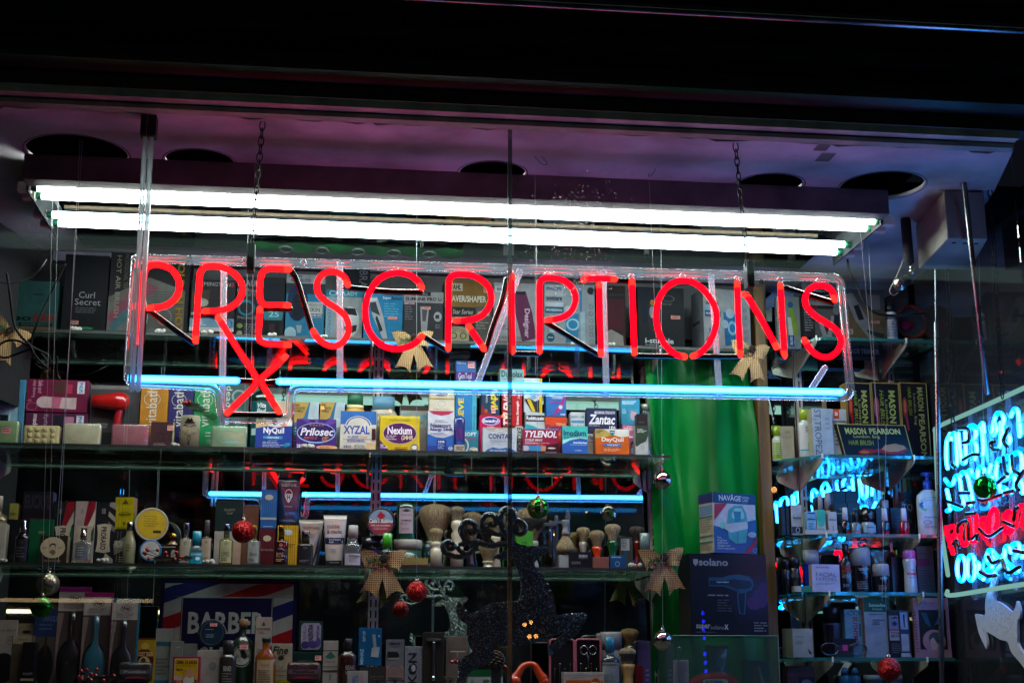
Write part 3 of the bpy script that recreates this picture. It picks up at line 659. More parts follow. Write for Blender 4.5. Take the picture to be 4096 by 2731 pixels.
qt('blue_letters', [el(1568, 130, 55, 155, I8), el(1690, 120, 52, 158, I8), ([(1760, 50), (1790, 90), (1775, 200), (1845, 262)], I8), ([(1880, -30), (1905, 60), (1960, 100), (1890, 160), (1990, 195), (1930, 225)], I8),
    ([(2090, -40), (2130, 40), (2200, 110), (2290, 150), (2240, 175)], I8), ([(1985, -60), (2050, 20), (2120, 60), (2160, 190)], I8), ([(2120, 1567), (2130, 1450), (2170, 1430), (2195, 1500)], H), ([(2215, 1410), (2280, 1395), (2300, 1480), (2250, 1560)], H), ([(2330, 1560), (2345, 1450), (2380, 1430)], H), ([(1910, 1567), (1935, 1480), (1985, 1490), (2000, 1567)], H)], CY_)
qt('blackout_tube', [([(1490, 200), (1500, 440), (1540, 495)], H), ([(1630, 210), (1700, 180), (1690, 50), (1580, 35)], H), ([(1630, 410), (1740, 350), (1820, 345)], H), ([(2010, 190), (1960, 210), (1985, 285), (2045, 290)], H), ([(2170, 40), (2110, 180), (2150, 250)], H),
    ([(2110, 380), (2130, 540), (2160, 575)], H), ([(2210, 360), (2230, 520), (2290, 570)], H), ([(2345, 540), (2260, 700), (2290, 765)], H), ([(2040, 680), (2120, 610)], H), ([(2120, 800), (2220, 775)], H), ([(1590, 800), (1700, 800)], H), ([(1450, 900), (1620, 960)], H), ([(1680, 920), (1750, 910)], H),
    ([(1820, 880), (1900, 885), (2080, 820)], H), ([(1670, 1050), (1770, 1040)], H), ([(1570, 1270), (1580, 1180), (1680, 1140), (1700, 1350)], H), ([(1820, 1220), (1940, 1310), (2100, 1210)], H), ([(2110, 1140), (2230, 1190)], H), ([(2230, 1120), (2250, 1000), (2280, 970)], H), ([(1510, 1400), (1560, 1360), (1590, 1430)], H),
    ([(1740, 1340), (1800, 1290), (1800, 1350)], H), ([(2230, 1480), (2340, 1500)], H), ([(1800, 170), (1900, 220), (1990, 215)], I8), ([(1900, -20), (1960, 60), (2040, 30)], I8), ([(2080, 20), (2150, 180), (2290, 110)], I8)], BPT, .0058, off=-.016)
qt('border_tube', [([(3735+5, 1716), (3742, 1740), (3757, 2050), (3792, 2300)], ((0, 0), 1.)), ([(3790, 2362), (3800, 2380), (3960, 2356), (4130, 2330)], ((0, 0), 1.)), ([(3738, 1722), (3760, 1702), (3900, 1640), (4110, 1545)], ((0, 0), 1.))], WH_, .0062)
q = MB()
for a, b in (((3882, 1652), (3900, 2390)), ((3958, 1615), (3982, 2380)), ((4030, 1570), (4062, 2350)), ((3822, 1700), (3830, 2390))):
    q.tube([Q(*a, .03)-SL, Q(*b, .03)-SL], .007, clear('frosted_rod', (.85, .84, .92)), 10)
q.build('clear_stay', sg)
for o in list(sg.children):          # the lettering runs on beyond the picture towards the street
    if o.name.split('.')[0] in ('blue_letters', 'red_letters'):
        d = o.copy(); COL.objects.link(d); d.parent = sg; d.location = -QD*.60
MB().box(tuple(Q(3800, 2050, .03)-SL-Vector((.006, .006, .07))), tuple(Q(3800, 2050, .03)-SL+Vector((.006, .006, .05))), BPT).build('electrode_box', sg, bevel=.003)
# ================= GOODS ON THE SHELVES =================
W = '#d9d6cf'; K = '#101013'; K2 = '#1b1b20'
C = carton
YB, YA, YQ = 4.05, 3.975, 4.0
# ---- top shelf ----
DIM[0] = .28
z = ZS1
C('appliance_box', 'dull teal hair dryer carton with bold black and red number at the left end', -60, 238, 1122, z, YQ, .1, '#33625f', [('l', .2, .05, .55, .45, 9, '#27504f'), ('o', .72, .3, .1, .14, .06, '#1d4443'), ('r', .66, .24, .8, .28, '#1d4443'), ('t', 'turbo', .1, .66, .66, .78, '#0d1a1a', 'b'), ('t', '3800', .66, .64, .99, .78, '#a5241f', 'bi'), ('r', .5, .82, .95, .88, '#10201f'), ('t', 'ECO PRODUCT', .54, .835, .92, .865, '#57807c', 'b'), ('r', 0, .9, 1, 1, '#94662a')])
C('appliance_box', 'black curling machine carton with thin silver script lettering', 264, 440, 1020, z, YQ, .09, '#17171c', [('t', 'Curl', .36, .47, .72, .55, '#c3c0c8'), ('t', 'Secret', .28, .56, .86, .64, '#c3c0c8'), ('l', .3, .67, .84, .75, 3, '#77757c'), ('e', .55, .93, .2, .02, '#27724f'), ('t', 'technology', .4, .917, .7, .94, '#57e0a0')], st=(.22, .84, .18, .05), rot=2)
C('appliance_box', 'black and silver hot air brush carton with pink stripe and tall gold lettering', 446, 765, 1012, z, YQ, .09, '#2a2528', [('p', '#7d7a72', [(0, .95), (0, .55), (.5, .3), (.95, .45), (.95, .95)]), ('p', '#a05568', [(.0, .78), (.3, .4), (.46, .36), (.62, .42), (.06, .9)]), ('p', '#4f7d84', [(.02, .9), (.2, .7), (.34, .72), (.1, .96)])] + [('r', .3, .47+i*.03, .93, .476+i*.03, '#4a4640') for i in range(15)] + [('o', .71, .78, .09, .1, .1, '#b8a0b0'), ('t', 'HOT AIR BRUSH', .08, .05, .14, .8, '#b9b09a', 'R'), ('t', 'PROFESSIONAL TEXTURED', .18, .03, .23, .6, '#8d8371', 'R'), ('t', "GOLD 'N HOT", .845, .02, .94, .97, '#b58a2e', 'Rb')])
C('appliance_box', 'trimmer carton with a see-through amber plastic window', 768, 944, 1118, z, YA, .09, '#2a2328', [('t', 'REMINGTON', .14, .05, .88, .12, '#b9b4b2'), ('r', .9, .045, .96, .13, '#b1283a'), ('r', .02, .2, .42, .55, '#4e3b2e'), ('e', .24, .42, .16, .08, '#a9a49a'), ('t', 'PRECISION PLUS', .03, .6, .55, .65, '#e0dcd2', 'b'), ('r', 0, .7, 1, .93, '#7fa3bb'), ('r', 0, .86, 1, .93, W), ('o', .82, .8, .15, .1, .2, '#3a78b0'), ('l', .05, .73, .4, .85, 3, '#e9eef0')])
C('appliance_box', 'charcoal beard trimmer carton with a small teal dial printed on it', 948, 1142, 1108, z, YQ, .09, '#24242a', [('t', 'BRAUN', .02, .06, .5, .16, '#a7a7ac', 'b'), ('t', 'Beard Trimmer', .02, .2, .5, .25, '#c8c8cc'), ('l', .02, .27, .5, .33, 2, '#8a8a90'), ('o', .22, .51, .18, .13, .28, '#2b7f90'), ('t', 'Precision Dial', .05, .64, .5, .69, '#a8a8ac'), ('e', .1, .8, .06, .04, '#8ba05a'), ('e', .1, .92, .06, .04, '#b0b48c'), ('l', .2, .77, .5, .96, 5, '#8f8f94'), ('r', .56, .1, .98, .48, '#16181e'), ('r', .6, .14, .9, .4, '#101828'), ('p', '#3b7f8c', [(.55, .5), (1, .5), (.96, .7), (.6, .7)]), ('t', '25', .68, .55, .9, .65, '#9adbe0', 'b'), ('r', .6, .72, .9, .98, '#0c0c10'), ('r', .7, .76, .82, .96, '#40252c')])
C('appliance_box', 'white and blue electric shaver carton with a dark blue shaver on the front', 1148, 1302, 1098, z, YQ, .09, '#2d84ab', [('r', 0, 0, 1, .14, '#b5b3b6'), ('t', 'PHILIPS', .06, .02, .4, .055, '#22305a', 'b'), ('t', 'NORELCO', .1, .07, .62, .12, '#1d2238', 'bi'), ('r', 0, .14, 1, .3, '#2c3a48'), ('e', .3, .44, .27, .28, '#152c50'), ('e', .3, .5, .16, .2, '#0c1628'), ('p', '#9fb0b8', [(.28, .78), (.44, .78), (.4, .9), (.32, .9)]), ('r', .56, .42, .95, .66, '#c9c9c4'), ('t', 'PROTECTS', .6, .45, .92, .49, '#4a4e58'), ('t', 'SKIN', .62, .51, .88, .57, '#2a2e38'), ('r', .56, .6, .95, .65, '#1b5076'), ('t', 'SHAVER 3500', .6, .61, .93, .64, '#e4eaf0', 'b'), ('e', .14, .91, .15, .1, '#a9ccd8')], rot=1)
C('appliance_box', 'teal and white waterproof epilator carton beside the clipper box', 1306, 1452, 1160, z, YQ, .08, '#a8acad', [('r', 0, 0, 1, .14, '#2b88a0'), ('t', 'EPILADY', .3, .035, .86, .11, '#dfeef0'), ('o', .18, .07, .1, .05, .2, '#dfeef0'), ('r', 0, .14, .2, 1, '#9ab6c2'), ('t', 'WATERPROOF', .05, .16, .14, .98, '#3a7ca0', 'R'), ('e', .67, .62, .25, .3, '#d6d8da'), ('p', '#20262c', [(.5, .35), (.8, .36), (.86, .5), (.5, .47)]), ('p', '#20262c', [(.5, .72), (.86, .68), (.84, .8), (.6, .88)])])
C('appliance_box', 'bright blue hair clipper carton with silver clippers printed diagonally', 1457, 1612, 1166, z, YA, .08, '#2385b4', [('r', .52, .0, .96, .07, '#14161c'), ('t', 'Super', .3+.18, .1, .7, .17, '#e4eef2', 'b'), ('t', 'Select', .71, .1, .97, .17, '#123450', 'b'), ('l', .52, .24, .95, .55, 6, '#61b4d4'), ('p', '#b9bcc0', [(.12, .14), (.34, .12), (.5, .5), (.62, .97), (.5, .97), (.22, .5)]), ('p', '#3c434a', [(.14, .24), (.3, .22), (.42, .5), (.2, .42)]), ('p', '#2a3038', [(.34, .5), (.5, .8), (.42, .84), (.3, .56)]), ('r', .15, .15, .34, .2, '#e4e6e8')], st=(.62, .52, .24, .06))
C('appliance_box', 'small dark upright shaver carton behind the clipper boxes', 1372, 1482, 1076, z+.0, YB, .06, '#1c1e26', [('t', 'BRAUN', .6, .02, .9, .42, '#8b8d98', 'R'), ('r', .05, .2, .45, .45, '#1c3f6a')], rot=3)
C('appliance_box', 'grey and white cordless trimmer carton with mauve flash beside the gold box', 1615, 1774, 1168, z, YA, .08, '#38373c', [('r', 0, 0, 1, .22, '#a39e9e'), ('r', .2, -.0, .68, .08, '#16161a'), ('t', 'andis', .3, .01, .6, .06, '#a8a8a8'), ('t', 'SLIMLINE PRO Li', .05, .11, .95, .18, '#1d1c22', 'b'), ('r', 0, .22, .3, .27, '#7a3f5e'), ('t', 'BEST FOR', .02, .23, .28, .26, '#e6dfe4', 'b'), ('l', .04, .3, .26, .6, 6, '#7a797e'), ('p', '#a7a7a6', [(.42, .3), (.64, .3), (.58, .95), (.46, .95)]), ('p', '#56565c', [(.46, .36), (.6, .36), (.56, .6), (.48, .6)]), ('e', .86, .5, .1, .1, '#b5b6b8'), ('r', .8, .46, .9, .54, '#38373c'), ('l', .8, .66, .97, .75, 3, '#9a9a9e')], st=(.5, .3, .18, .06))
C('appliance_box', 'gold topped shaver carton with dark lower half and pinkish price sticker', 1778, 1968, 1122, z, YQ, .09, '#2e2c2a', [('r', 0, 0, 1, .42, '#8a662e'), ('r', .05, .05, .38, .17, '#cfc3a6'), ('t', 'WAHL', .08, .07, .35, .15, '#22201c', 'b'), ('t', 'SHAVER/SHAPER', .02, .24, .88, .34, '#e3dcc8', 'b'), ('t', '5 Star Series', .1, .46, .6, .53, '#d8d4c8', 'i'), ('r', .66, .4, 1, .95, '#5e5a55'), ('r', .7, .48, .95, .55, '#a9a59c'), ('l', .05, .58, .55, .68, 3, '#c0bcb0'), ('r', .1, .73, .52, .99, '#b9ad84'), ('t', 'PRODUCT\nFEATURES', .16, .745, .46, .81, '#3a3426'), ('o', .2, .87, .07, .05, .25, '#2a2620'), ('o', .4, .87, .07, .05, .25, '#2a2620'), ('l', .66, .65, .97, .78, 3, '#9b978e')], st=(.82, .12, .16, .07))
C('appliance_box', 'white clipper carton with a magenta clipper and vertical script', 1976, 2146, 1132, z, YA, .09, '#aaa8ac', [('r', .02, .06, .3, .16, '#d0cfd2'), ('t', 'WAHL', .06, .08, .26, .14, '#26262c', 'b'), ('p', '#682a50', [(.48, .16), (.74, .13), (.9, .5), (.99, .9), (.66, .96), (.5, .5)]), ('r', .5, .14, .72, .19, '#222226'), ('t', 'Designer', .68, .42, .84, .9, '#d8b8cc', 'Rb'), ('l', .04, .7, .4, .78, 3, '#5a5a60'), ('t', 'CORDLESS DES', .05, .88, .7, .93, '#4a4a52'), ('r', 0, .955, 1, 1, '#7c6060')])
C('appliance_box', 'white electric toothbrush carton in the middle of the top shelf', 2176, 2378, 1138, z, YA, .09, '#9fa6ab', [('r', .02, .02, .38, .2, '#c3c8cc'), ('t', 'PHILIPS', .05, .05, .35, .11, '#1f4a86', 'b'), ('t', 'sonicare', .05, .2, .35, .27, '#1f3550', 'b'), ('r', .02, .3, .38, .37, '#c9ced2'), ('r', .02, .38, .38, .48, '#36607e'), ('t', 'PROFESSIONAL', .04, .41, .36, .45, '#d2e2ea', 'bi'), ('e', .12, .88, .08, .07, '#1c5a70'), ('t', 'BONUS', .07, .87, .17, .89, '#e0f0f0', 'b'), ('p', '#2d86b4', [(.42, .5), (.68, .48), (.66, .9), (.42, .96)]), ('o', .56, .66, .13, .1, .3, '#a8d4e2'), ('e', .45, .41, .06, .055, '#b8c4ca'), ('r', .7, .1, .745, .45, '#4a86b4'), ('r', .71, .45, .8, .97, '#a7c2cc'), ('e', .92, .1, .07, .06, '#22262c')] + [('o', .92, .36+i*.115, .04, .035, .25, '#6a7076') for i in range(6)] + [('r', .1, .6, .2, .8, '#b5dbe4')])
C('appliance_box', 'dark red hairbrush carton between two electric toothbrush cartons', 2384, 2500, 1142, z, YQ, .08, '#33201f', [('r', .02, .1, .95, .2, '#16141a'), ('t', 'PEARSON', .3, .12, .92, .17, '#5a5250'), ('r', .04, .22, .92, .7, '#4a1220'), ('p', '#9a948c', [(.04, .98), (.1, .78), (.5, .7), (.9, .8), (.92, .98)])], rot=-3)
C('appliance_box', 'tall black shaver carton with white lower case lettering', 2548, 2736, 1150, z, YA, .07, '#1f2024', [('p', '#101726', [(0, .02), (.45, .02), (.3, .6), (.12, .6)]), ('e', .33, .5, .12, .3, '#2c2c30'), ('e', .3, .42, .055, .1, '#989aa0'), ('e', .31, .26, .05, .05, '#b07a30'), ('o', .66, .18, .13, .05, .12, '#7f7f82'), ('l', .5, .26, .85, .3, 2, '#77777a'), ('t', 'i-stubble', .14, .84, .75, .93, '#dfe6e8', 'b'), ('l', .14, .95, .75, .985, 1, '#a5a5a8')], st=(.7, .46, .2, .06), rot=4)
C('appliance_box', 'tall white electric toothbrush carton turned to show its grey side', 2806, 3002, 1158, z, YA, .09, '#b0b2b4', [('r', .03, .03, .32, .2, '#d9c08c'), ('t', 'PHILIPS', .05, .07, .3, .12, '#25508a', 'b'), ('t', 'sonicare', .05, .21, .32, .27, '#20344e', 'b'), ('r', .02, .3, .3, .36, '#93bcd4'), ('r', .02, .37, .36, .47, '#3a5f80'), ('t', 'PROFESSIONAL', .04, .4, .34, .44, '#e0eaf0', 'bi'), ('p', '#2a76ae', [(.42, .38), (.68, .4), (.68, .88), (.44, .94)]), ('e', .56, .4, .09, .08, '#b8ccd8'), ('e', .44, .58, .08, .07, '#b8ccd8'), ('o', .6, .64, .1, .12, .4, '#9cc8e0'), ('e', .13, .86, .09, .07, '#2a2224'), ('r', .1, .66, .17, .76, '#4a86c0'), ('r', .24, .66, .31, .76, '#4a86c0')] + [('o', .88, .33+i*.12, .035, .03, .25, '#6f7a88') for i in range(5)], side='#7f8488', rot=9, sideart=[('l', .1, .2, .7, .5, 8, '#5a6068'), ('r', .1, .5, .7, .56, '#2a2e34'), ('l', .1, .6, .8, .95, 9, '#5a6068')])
# ---- on the right top shelf ----
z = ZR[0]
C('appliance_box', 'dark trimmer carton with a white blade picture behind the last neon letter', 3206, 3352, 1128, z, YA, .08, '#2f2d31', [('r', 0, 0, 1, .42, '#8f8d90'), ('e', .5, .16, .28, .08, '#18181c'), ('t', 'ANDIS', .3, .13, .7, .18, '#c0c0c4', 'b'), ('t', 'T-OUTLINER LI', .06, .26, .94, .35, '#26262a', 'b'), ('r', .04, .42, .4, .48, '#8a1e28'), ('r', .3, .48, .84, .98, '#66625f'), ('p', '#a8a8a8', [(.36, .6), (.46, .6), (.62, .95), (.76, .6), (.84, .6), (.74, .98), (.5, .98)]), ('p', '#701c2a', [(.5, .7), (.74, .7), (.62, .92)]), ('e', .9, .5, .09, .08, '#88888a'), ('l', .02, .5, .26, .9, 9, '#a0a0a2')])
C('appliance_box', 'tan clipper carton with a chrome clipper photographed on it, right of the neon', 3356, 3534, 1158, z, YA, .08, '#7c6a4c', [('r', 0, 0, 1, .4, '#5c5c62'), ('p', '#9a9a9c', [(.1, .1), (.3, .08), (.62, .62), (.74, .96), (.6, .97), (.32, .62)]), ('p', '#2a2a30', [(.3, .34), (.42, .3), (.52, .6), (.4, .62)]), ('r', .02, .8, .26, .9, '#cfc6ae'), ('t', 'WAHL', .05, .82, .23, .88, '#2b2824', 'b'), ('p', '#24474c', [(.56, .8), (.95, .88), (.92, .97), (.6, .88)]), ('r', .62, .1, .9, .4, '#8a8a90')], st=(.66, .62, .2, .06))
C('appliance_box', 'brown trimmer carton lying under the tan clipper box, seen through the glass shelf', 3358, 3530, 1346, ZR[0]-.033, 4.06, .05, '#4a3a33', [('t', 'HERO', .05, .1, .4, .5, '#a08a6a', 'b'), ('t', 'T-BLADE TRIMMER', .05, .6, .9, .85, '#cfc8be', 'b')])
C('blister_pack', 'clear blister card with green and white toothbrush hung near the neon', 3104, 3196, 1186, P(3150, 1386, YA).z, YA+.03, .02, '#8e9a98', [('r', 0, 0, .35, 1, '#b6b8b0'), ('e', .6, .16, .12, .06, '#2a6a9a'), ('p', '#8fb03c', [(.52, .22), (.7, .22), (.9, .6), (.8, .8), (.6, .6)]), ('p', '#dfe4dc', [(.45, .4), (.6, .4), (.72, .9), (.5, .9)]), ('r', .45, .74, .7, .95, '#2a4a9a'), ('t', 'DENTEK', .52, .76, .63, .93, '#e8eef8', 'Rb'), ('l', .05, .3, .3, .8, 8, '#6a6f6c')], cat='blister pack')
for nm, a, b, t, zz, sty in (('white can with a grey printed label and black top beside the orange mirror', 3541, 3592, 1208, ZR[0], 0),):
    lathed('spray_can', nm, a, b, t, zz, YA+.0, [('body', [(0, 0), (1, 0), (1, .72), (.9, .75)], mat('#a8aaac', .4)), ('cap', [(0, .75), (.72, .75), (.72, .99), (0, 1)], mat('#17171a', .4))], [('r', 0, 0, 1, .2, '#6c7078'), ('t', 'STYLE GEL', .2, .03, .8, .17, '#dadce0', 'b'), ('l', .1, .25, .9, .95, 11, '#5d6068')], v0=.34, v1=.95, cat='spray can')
# ---- middle shelf, back row ----
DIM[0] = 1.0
z = ZS2
C('toothbrush_box', 'pale blue toothbrush carton at the far left of the middle shelf', -30, 106, 1518, z, YB, .07, '#7fa6b8', [('t', 'PHILIPS', .05, .03, .4, .06, '#2a5a90', 'b'), ('t', 'sonicare', .02, .08, .7, .14, '#26425e', 'b'), ('o', .82, .11, .13, .07, .25, '#4a94b8'), ('r', .0, .2, .62, .8, '#b5c4cc'), ('r', .02, .26, .58, .6, '#8ab0c4'), ('o', .3, .36, .2, .08, .1, '#3a6a8a'), ('r', .0, .52, .56, .78, '#18242e'), ('l', .04, .56, .5, .74, 4, '#8aa0ac'), ('r', .85, 0, 1, 1, '#3f7fa2')])
C('epilator_box', 'magenta lady shaver carton with a pale pink shaver picture', 112, 356, 1518, P(200, 1648, YB).z, YB, .07, '#6a1138', [('t', 'Safe and', .18, .04, .25, .42, '#d6a4ba', 'R'), ('t', 'easy shaving', .08, .04, .15, .56, '#d6a4ba', 'R'), ('r', .44, .06, .63, .42, '#4a2a26'), ('r', .63, .14, .74, .42, '#a42c48'), ('r', .82, .05, .94, .42, '#c9c9cc'), ('t', 'PHILIPS', .85, .08, .91, .4, '#2566a4', 'Rb'), ('e', .3, .7, .13, .18, '#c3a8a8'), ('p', '#c3a8a8', [(.28, .53), (.8, .56), (.78, .9), (.28, .87)]), ('p', '#b9607a', [(.42, .53), (.58, .55), (.55, .88), (.42, .87)]), ('r', .74, .55, .82, .9, '#b9a0a0'), ('o', .1, .84, .09, .12, .1, '#9a6a80'), ('e', .06, .66, .035, .05, '#a8446a')], rot=1)
C('epilator_box', 'dark plum epilator carton lying beneath the magenta shaver carton', 104, 352, 1652, z, YB, .07, '#4d1f3c', [('t', 'Epilator', .28, .04, .36, .6, '#b59aaa', 'R'), ('t', 'made easy', .1, .04, .2, .8, '#d8c8d0', 'Rb'), ('r', .46, .06, .62, .9, '#241c2c'), ('r', .62, .1, .78, .9, '#a9748c'), ('r', .82, .06, .94, .6, '#c9c9cc'), ('t', 'PHILIPS', .85, .08, .91, .56, '#2566a4', 'Rb')])
hd = C('hair_dryer_pack', 'clear clamshell pack holding a red folding hair dryer', 366, 564, 1542, z, YB+.02, .03, '#39373a', [('r', .0, .0, 1, .06, '#6c6a66'), ('t', 'FOLDING\nHANDLE', .16, .58, .38, .65, '#b8b4ae'), ('r', .8, .66, .93, .8, '#8a8a74'), ('t', '12', .82, .69, .91, .77, '#e8e6da', 'b'), ('r', .12, .72, .48, 1, '#151315')], cat='hair dryer pack')
q = MB(); RDM = mat('#b01512', .22, kind='gloss'); s0 = .068
q.lathe([(0, -.052), (.019, -.05), (.02, -.03), (.023, -.008), (.028, .018), (.026, .036), (.017, .048), (0, .052)], RDM, Matrix.Translation((-.008, -.024, .136)) @ Matrix.Rotation(R(90), 4, 'Y'), 20)
q.build('dryer_body', hd); MB().tube([(.018, -.024, .12), (.013, -.022, .09), (.012, -.02, .055)], .011, mat('#a01512', .3, kind='gloss'), 12).build('dryer_handle', hd)
for nm, a, b, col, x, t2 in (('orange bath gel carton with sideways white script', 566, 676, '#a8701a', 0, 1546), ('deep purple bath gel carton with sideways white script', 678, 776, '#241f58', 0, 1550), ('green bath gel carton with sideways white script', 780, 884, '#13834c', 0, 1548)):
    C('bath_box', nm, a, b, t2, z, YB, .06, col, [('t', 'vitabath', .22, .02, .6, .62, '#c9c2b4', 'L'), ('o', .42, .2, .3, .1, .06, '#c9c2b4'), ('t', 'GELEE', .55, .82, .95, .88, '#a8a89a'), ('l', .5, .7, .95, .8, 2, '#a8a89a')], group=None)
C('bath_box', 'grey green mineral soap carton with a pale flower beside the neon cross', 900, 996, 1530, z, YB, .05, '#33504e', [('o', .6, .2, .3, .1, .3, '#7b8f8a'), ('t', 'dead sea', .08, .05, .32, .62, '#c3cbc8', 'R'), ('e', .6, .5, .28, .12, '#4b7068')])
lathed('bath_bottle', 'dark green bath oil bottle with teal label, behind the neon cross', 1004, 1102, 1508, z, YB, [('glass', prof_bottle(.72, .84, .3), mat('#0c1f18', .15, kind='gloss')), ('cap', prof_cap(.34, .86, 1), mat('#101311', .4))], [('r', 0, 0, 1, 1, '#0e4a4c'), ('t', 'Vita\nBad', .3, .04, .66, .26, '#c4d0ca', 'bi'), ('r', .32, .32, .62, .5, '#a8bdb8'), ('e', .47, .4, .09, .06, '#0e4a4c'), ('r', .1, .58, .9, .72, '#a8bdb8')], flat=.6, v0=.32, v1=.95)
C('medicine_box', 'plain cream carton standing behind the blue night cold medicine', 1104, 1168, 1604, z, YB, .05, '#b9a98e', [('l', .1, .3, .9, .5, 3, '#8a7c64')])
for i, (a, b) in enumerate(((1178, 1276), (1282, 1380))):
    C('repellent_pack', ('clear spray pack with gold and blue card, left of a matching pack', 'clear spray pack with gold and blue card, next to the yellow powder bottle')[i], a, b, 1608, z, YB, .045, '#2b6686', [('p', '#a98d45', [(0, 0), (.6, 0), (.4, .3), (0, .42)]), ('t', 'NEW!\nUNSCENTED\nFORMULA', .04, .04, .44, .2, '#2a2416', 'b'), ('p', '#a5b5ba', [(.65, 0), (1, 0), (1, .8), (.6, .7), (.55, .35)]), ('r', .55, .45, .95, .9, '#8aa2a4'), ('e', .75, .4, .16, .09, '#bccacc'), ('l', .05, .5, .5, .8, 5, '#9fc0cc')], cat='spray pack', group='pair of spray packs')
lathed('powder_bottle', 'yellow medicated powder bottle with a green cap', 1378, 1466, 1574, z, YB, [('body', prof_bottle(.62, .78, .72), mat('#c4900c', .4, kind='card')), ('cap', prof_cap(.72, .82, 1), mat('#0f5c36', .45)), ('collar', [(0, .76), (.78, .76), (.78, .82), (0, .82)], mat('#d8cf98', .5))], [('t', 'MEDICATED', .3, .05, .7, .12, '#3a2a10'), ('t', 'BABY', .24, .14, .76, .3, '#17335a', 'b')], flat=.6, v0=.28, v1=.9)
lathed('powder_bottle', 'cream talcum powder bottle with pale blue cap', 1474, 1598, 1582, z, YB, [('body', prof_bottle(.6, .76, .7), mat('#b5ab93', .45, kind='card')), ('cap', prof_cap(.72, .77, 1), mat('#5e93ad', .45))], [('t', "POND'S", .3, .08, .72, .2, '#5c4a50'), ('l', .3, .26, .72, .36, 2, '#7a6a6a')], flat=.5, v0=.25, v1=.9)
C('nasal_box', 'pale grey nasal aspirator pack with teal lettering', 1602, 1716, 1622, z, YB, .05, '#8b948c', [('r', .0, .0, 1, .1, '#35342f'), ('t', 'NoseFrida', .1, .16, .95, .27, '#3f94a4', 'b'), ('t', 'The Snotsucker', .2, .29, .9, .36, '#5aa0a8'), ('e', .7, .7, .35, .25, '#a5a89c'), ('p', '#2f7f94', [(.1, .9), (.3, .6), (.36, .64), (.2, .95)])])
C('medicine_box', 'cream eye drop carton stacked above the tall nasal allergy spray carton', 1718, 1818, 1556, P(1760, 1645, YB-.03).z, YB-.03, .05, '#c9c2aa', [('t', 'MEGA-3', .28, .2, .68, .32, '#1d3a80', 'bi'), ('r', 0, .4, 1, .47, '#a98a45'), ('o', .5, .66, .16, .14, .12, '#8a9c9a'), ('t', '30 Single-Use Containers', .15, .88, .85, .94, '#4a4a48')])
C('medicine_box', 'purple and blue eye drop carton peeking above the blue neon underline', 1824, 1904, 1444, P(1860, 1558, YB).z, YB, .05, '#4a2a72', [('r', 0, 0, 1, .38, '#2a66a8'), ('t', 'TWIN PACK', .06, .05, .52, .12, '#d5e2f0', 'b'), ('t', 'GenTeal', .12, .42, .78, .62, '#d9d4e4'), ('t', 'Tears', .14, .64, .56, .78, '#d9d4e4'), ('e', .68, .72, .06, .05, '#d9d4e4'), ('t', 'LIQUID DROPS', .14, .9, .66, .97, '#e4e0ee', 'b')], st=(.6, .03, .32, .22))
C('medicine_box', 'pale teal laxative carton beside the glass joint above the blue underline', 2000, 2096, 1476, P(2040, 1566, YB).z, YB, .05, '#7fa8a8', [('t', 'Dulcolax', .06, .08, .95, .36, '#0f4a4e', 'b'), ('l', .1, .42, .9, .5, 1, '#3a6a6c'), ('o', .13, .7, .09, .14, .25, '#1f4f55'), ('t', 'LAXATIVE', .35, .62, .8, .74, '#2a4a4c')])
C('medicine_box', 'white and yellow throat mist carton above the cough syrup carton', 2096, 2168, 1512, P(2130, 1650, YB).z, YB, .05, '#b9c2c4', [('r', .84, 0, 1, 1, '#c4a417'), ('e', .25, .3, .2, .12, '#4f86b4'), ('e', .5, .5, .2, .12, '#7fa8c4'), ('t', 'Mist', .56, .36, .68, .58, '#1f3050', 'R'), ('p', '#22242a', [(0, .62), (.3, .58), (.6, .68), (.84, .62), (.84, 1), (.4, .96)]), ('p', '#c9a81c', [(.14, .62), (.34, .6), (.62, .95), (.48, 1)])])
C('medicine_box', 'blue pain relief carton with tall sideways yellow letters', 1822, 1906, 1560, P(1860, 1722, YB-.01).z, YB-.01, .05, '#1d74ae', [('t', 'ALEVE', .14, .2, .4, .95, '#dcc81c', 'Lb'), ('t', 'LIQUIDGELS', .42, .3, .56, .98, '#dcc81c', 'Lbi'), ('r', .8, 0, 1, 1, '#3aa0b0'), ('t', 'STRENGTH TO LAST 12 HOURS', .86, .4, .95, .98, '#12384e', 'L')], side='#2a8a9c')
C('medicine_box', 'dark blue painkiller carton on its end with yellow letters', 1926, 1998, 1546, P(1960, 1662, YB).z, YB, .06, '#0c3550', [('t', 'Advil', .52, .0, .92, .78, '#d8c417', 'Rb'), ('t', 'reducer (NSAID)', .22, .02, .34, .56, '#c0ccd4', 'R'), ('p', '#8a2420', [(0, .6), (.2, .82), (.6, .97), (0, 1)]), ('o', .26, .84, .08, .06, .5, '#b8683c')], st=(.55, .7, .22, .22))
C('medicine_box', 'bright red pain tablet carton on its end with white sideways letters', 2010, 2088, 1548, P(2050, 1704, YB).z, YB, .06, '#a81418', [('t', 'TYLENOL', .04, .02, .46, .98, '#e2dcda', 'Lbi'), ('t', 'Extra Strength', .7, .36, .86, .96, '#e2dcda', 'Lb'), ('t', '225 Caplets', .78, .02, .92, .3, '#e2dcda', 'L'), ('e', .6, .1, .07, .07, '#e6e0dc')], rot=-2)
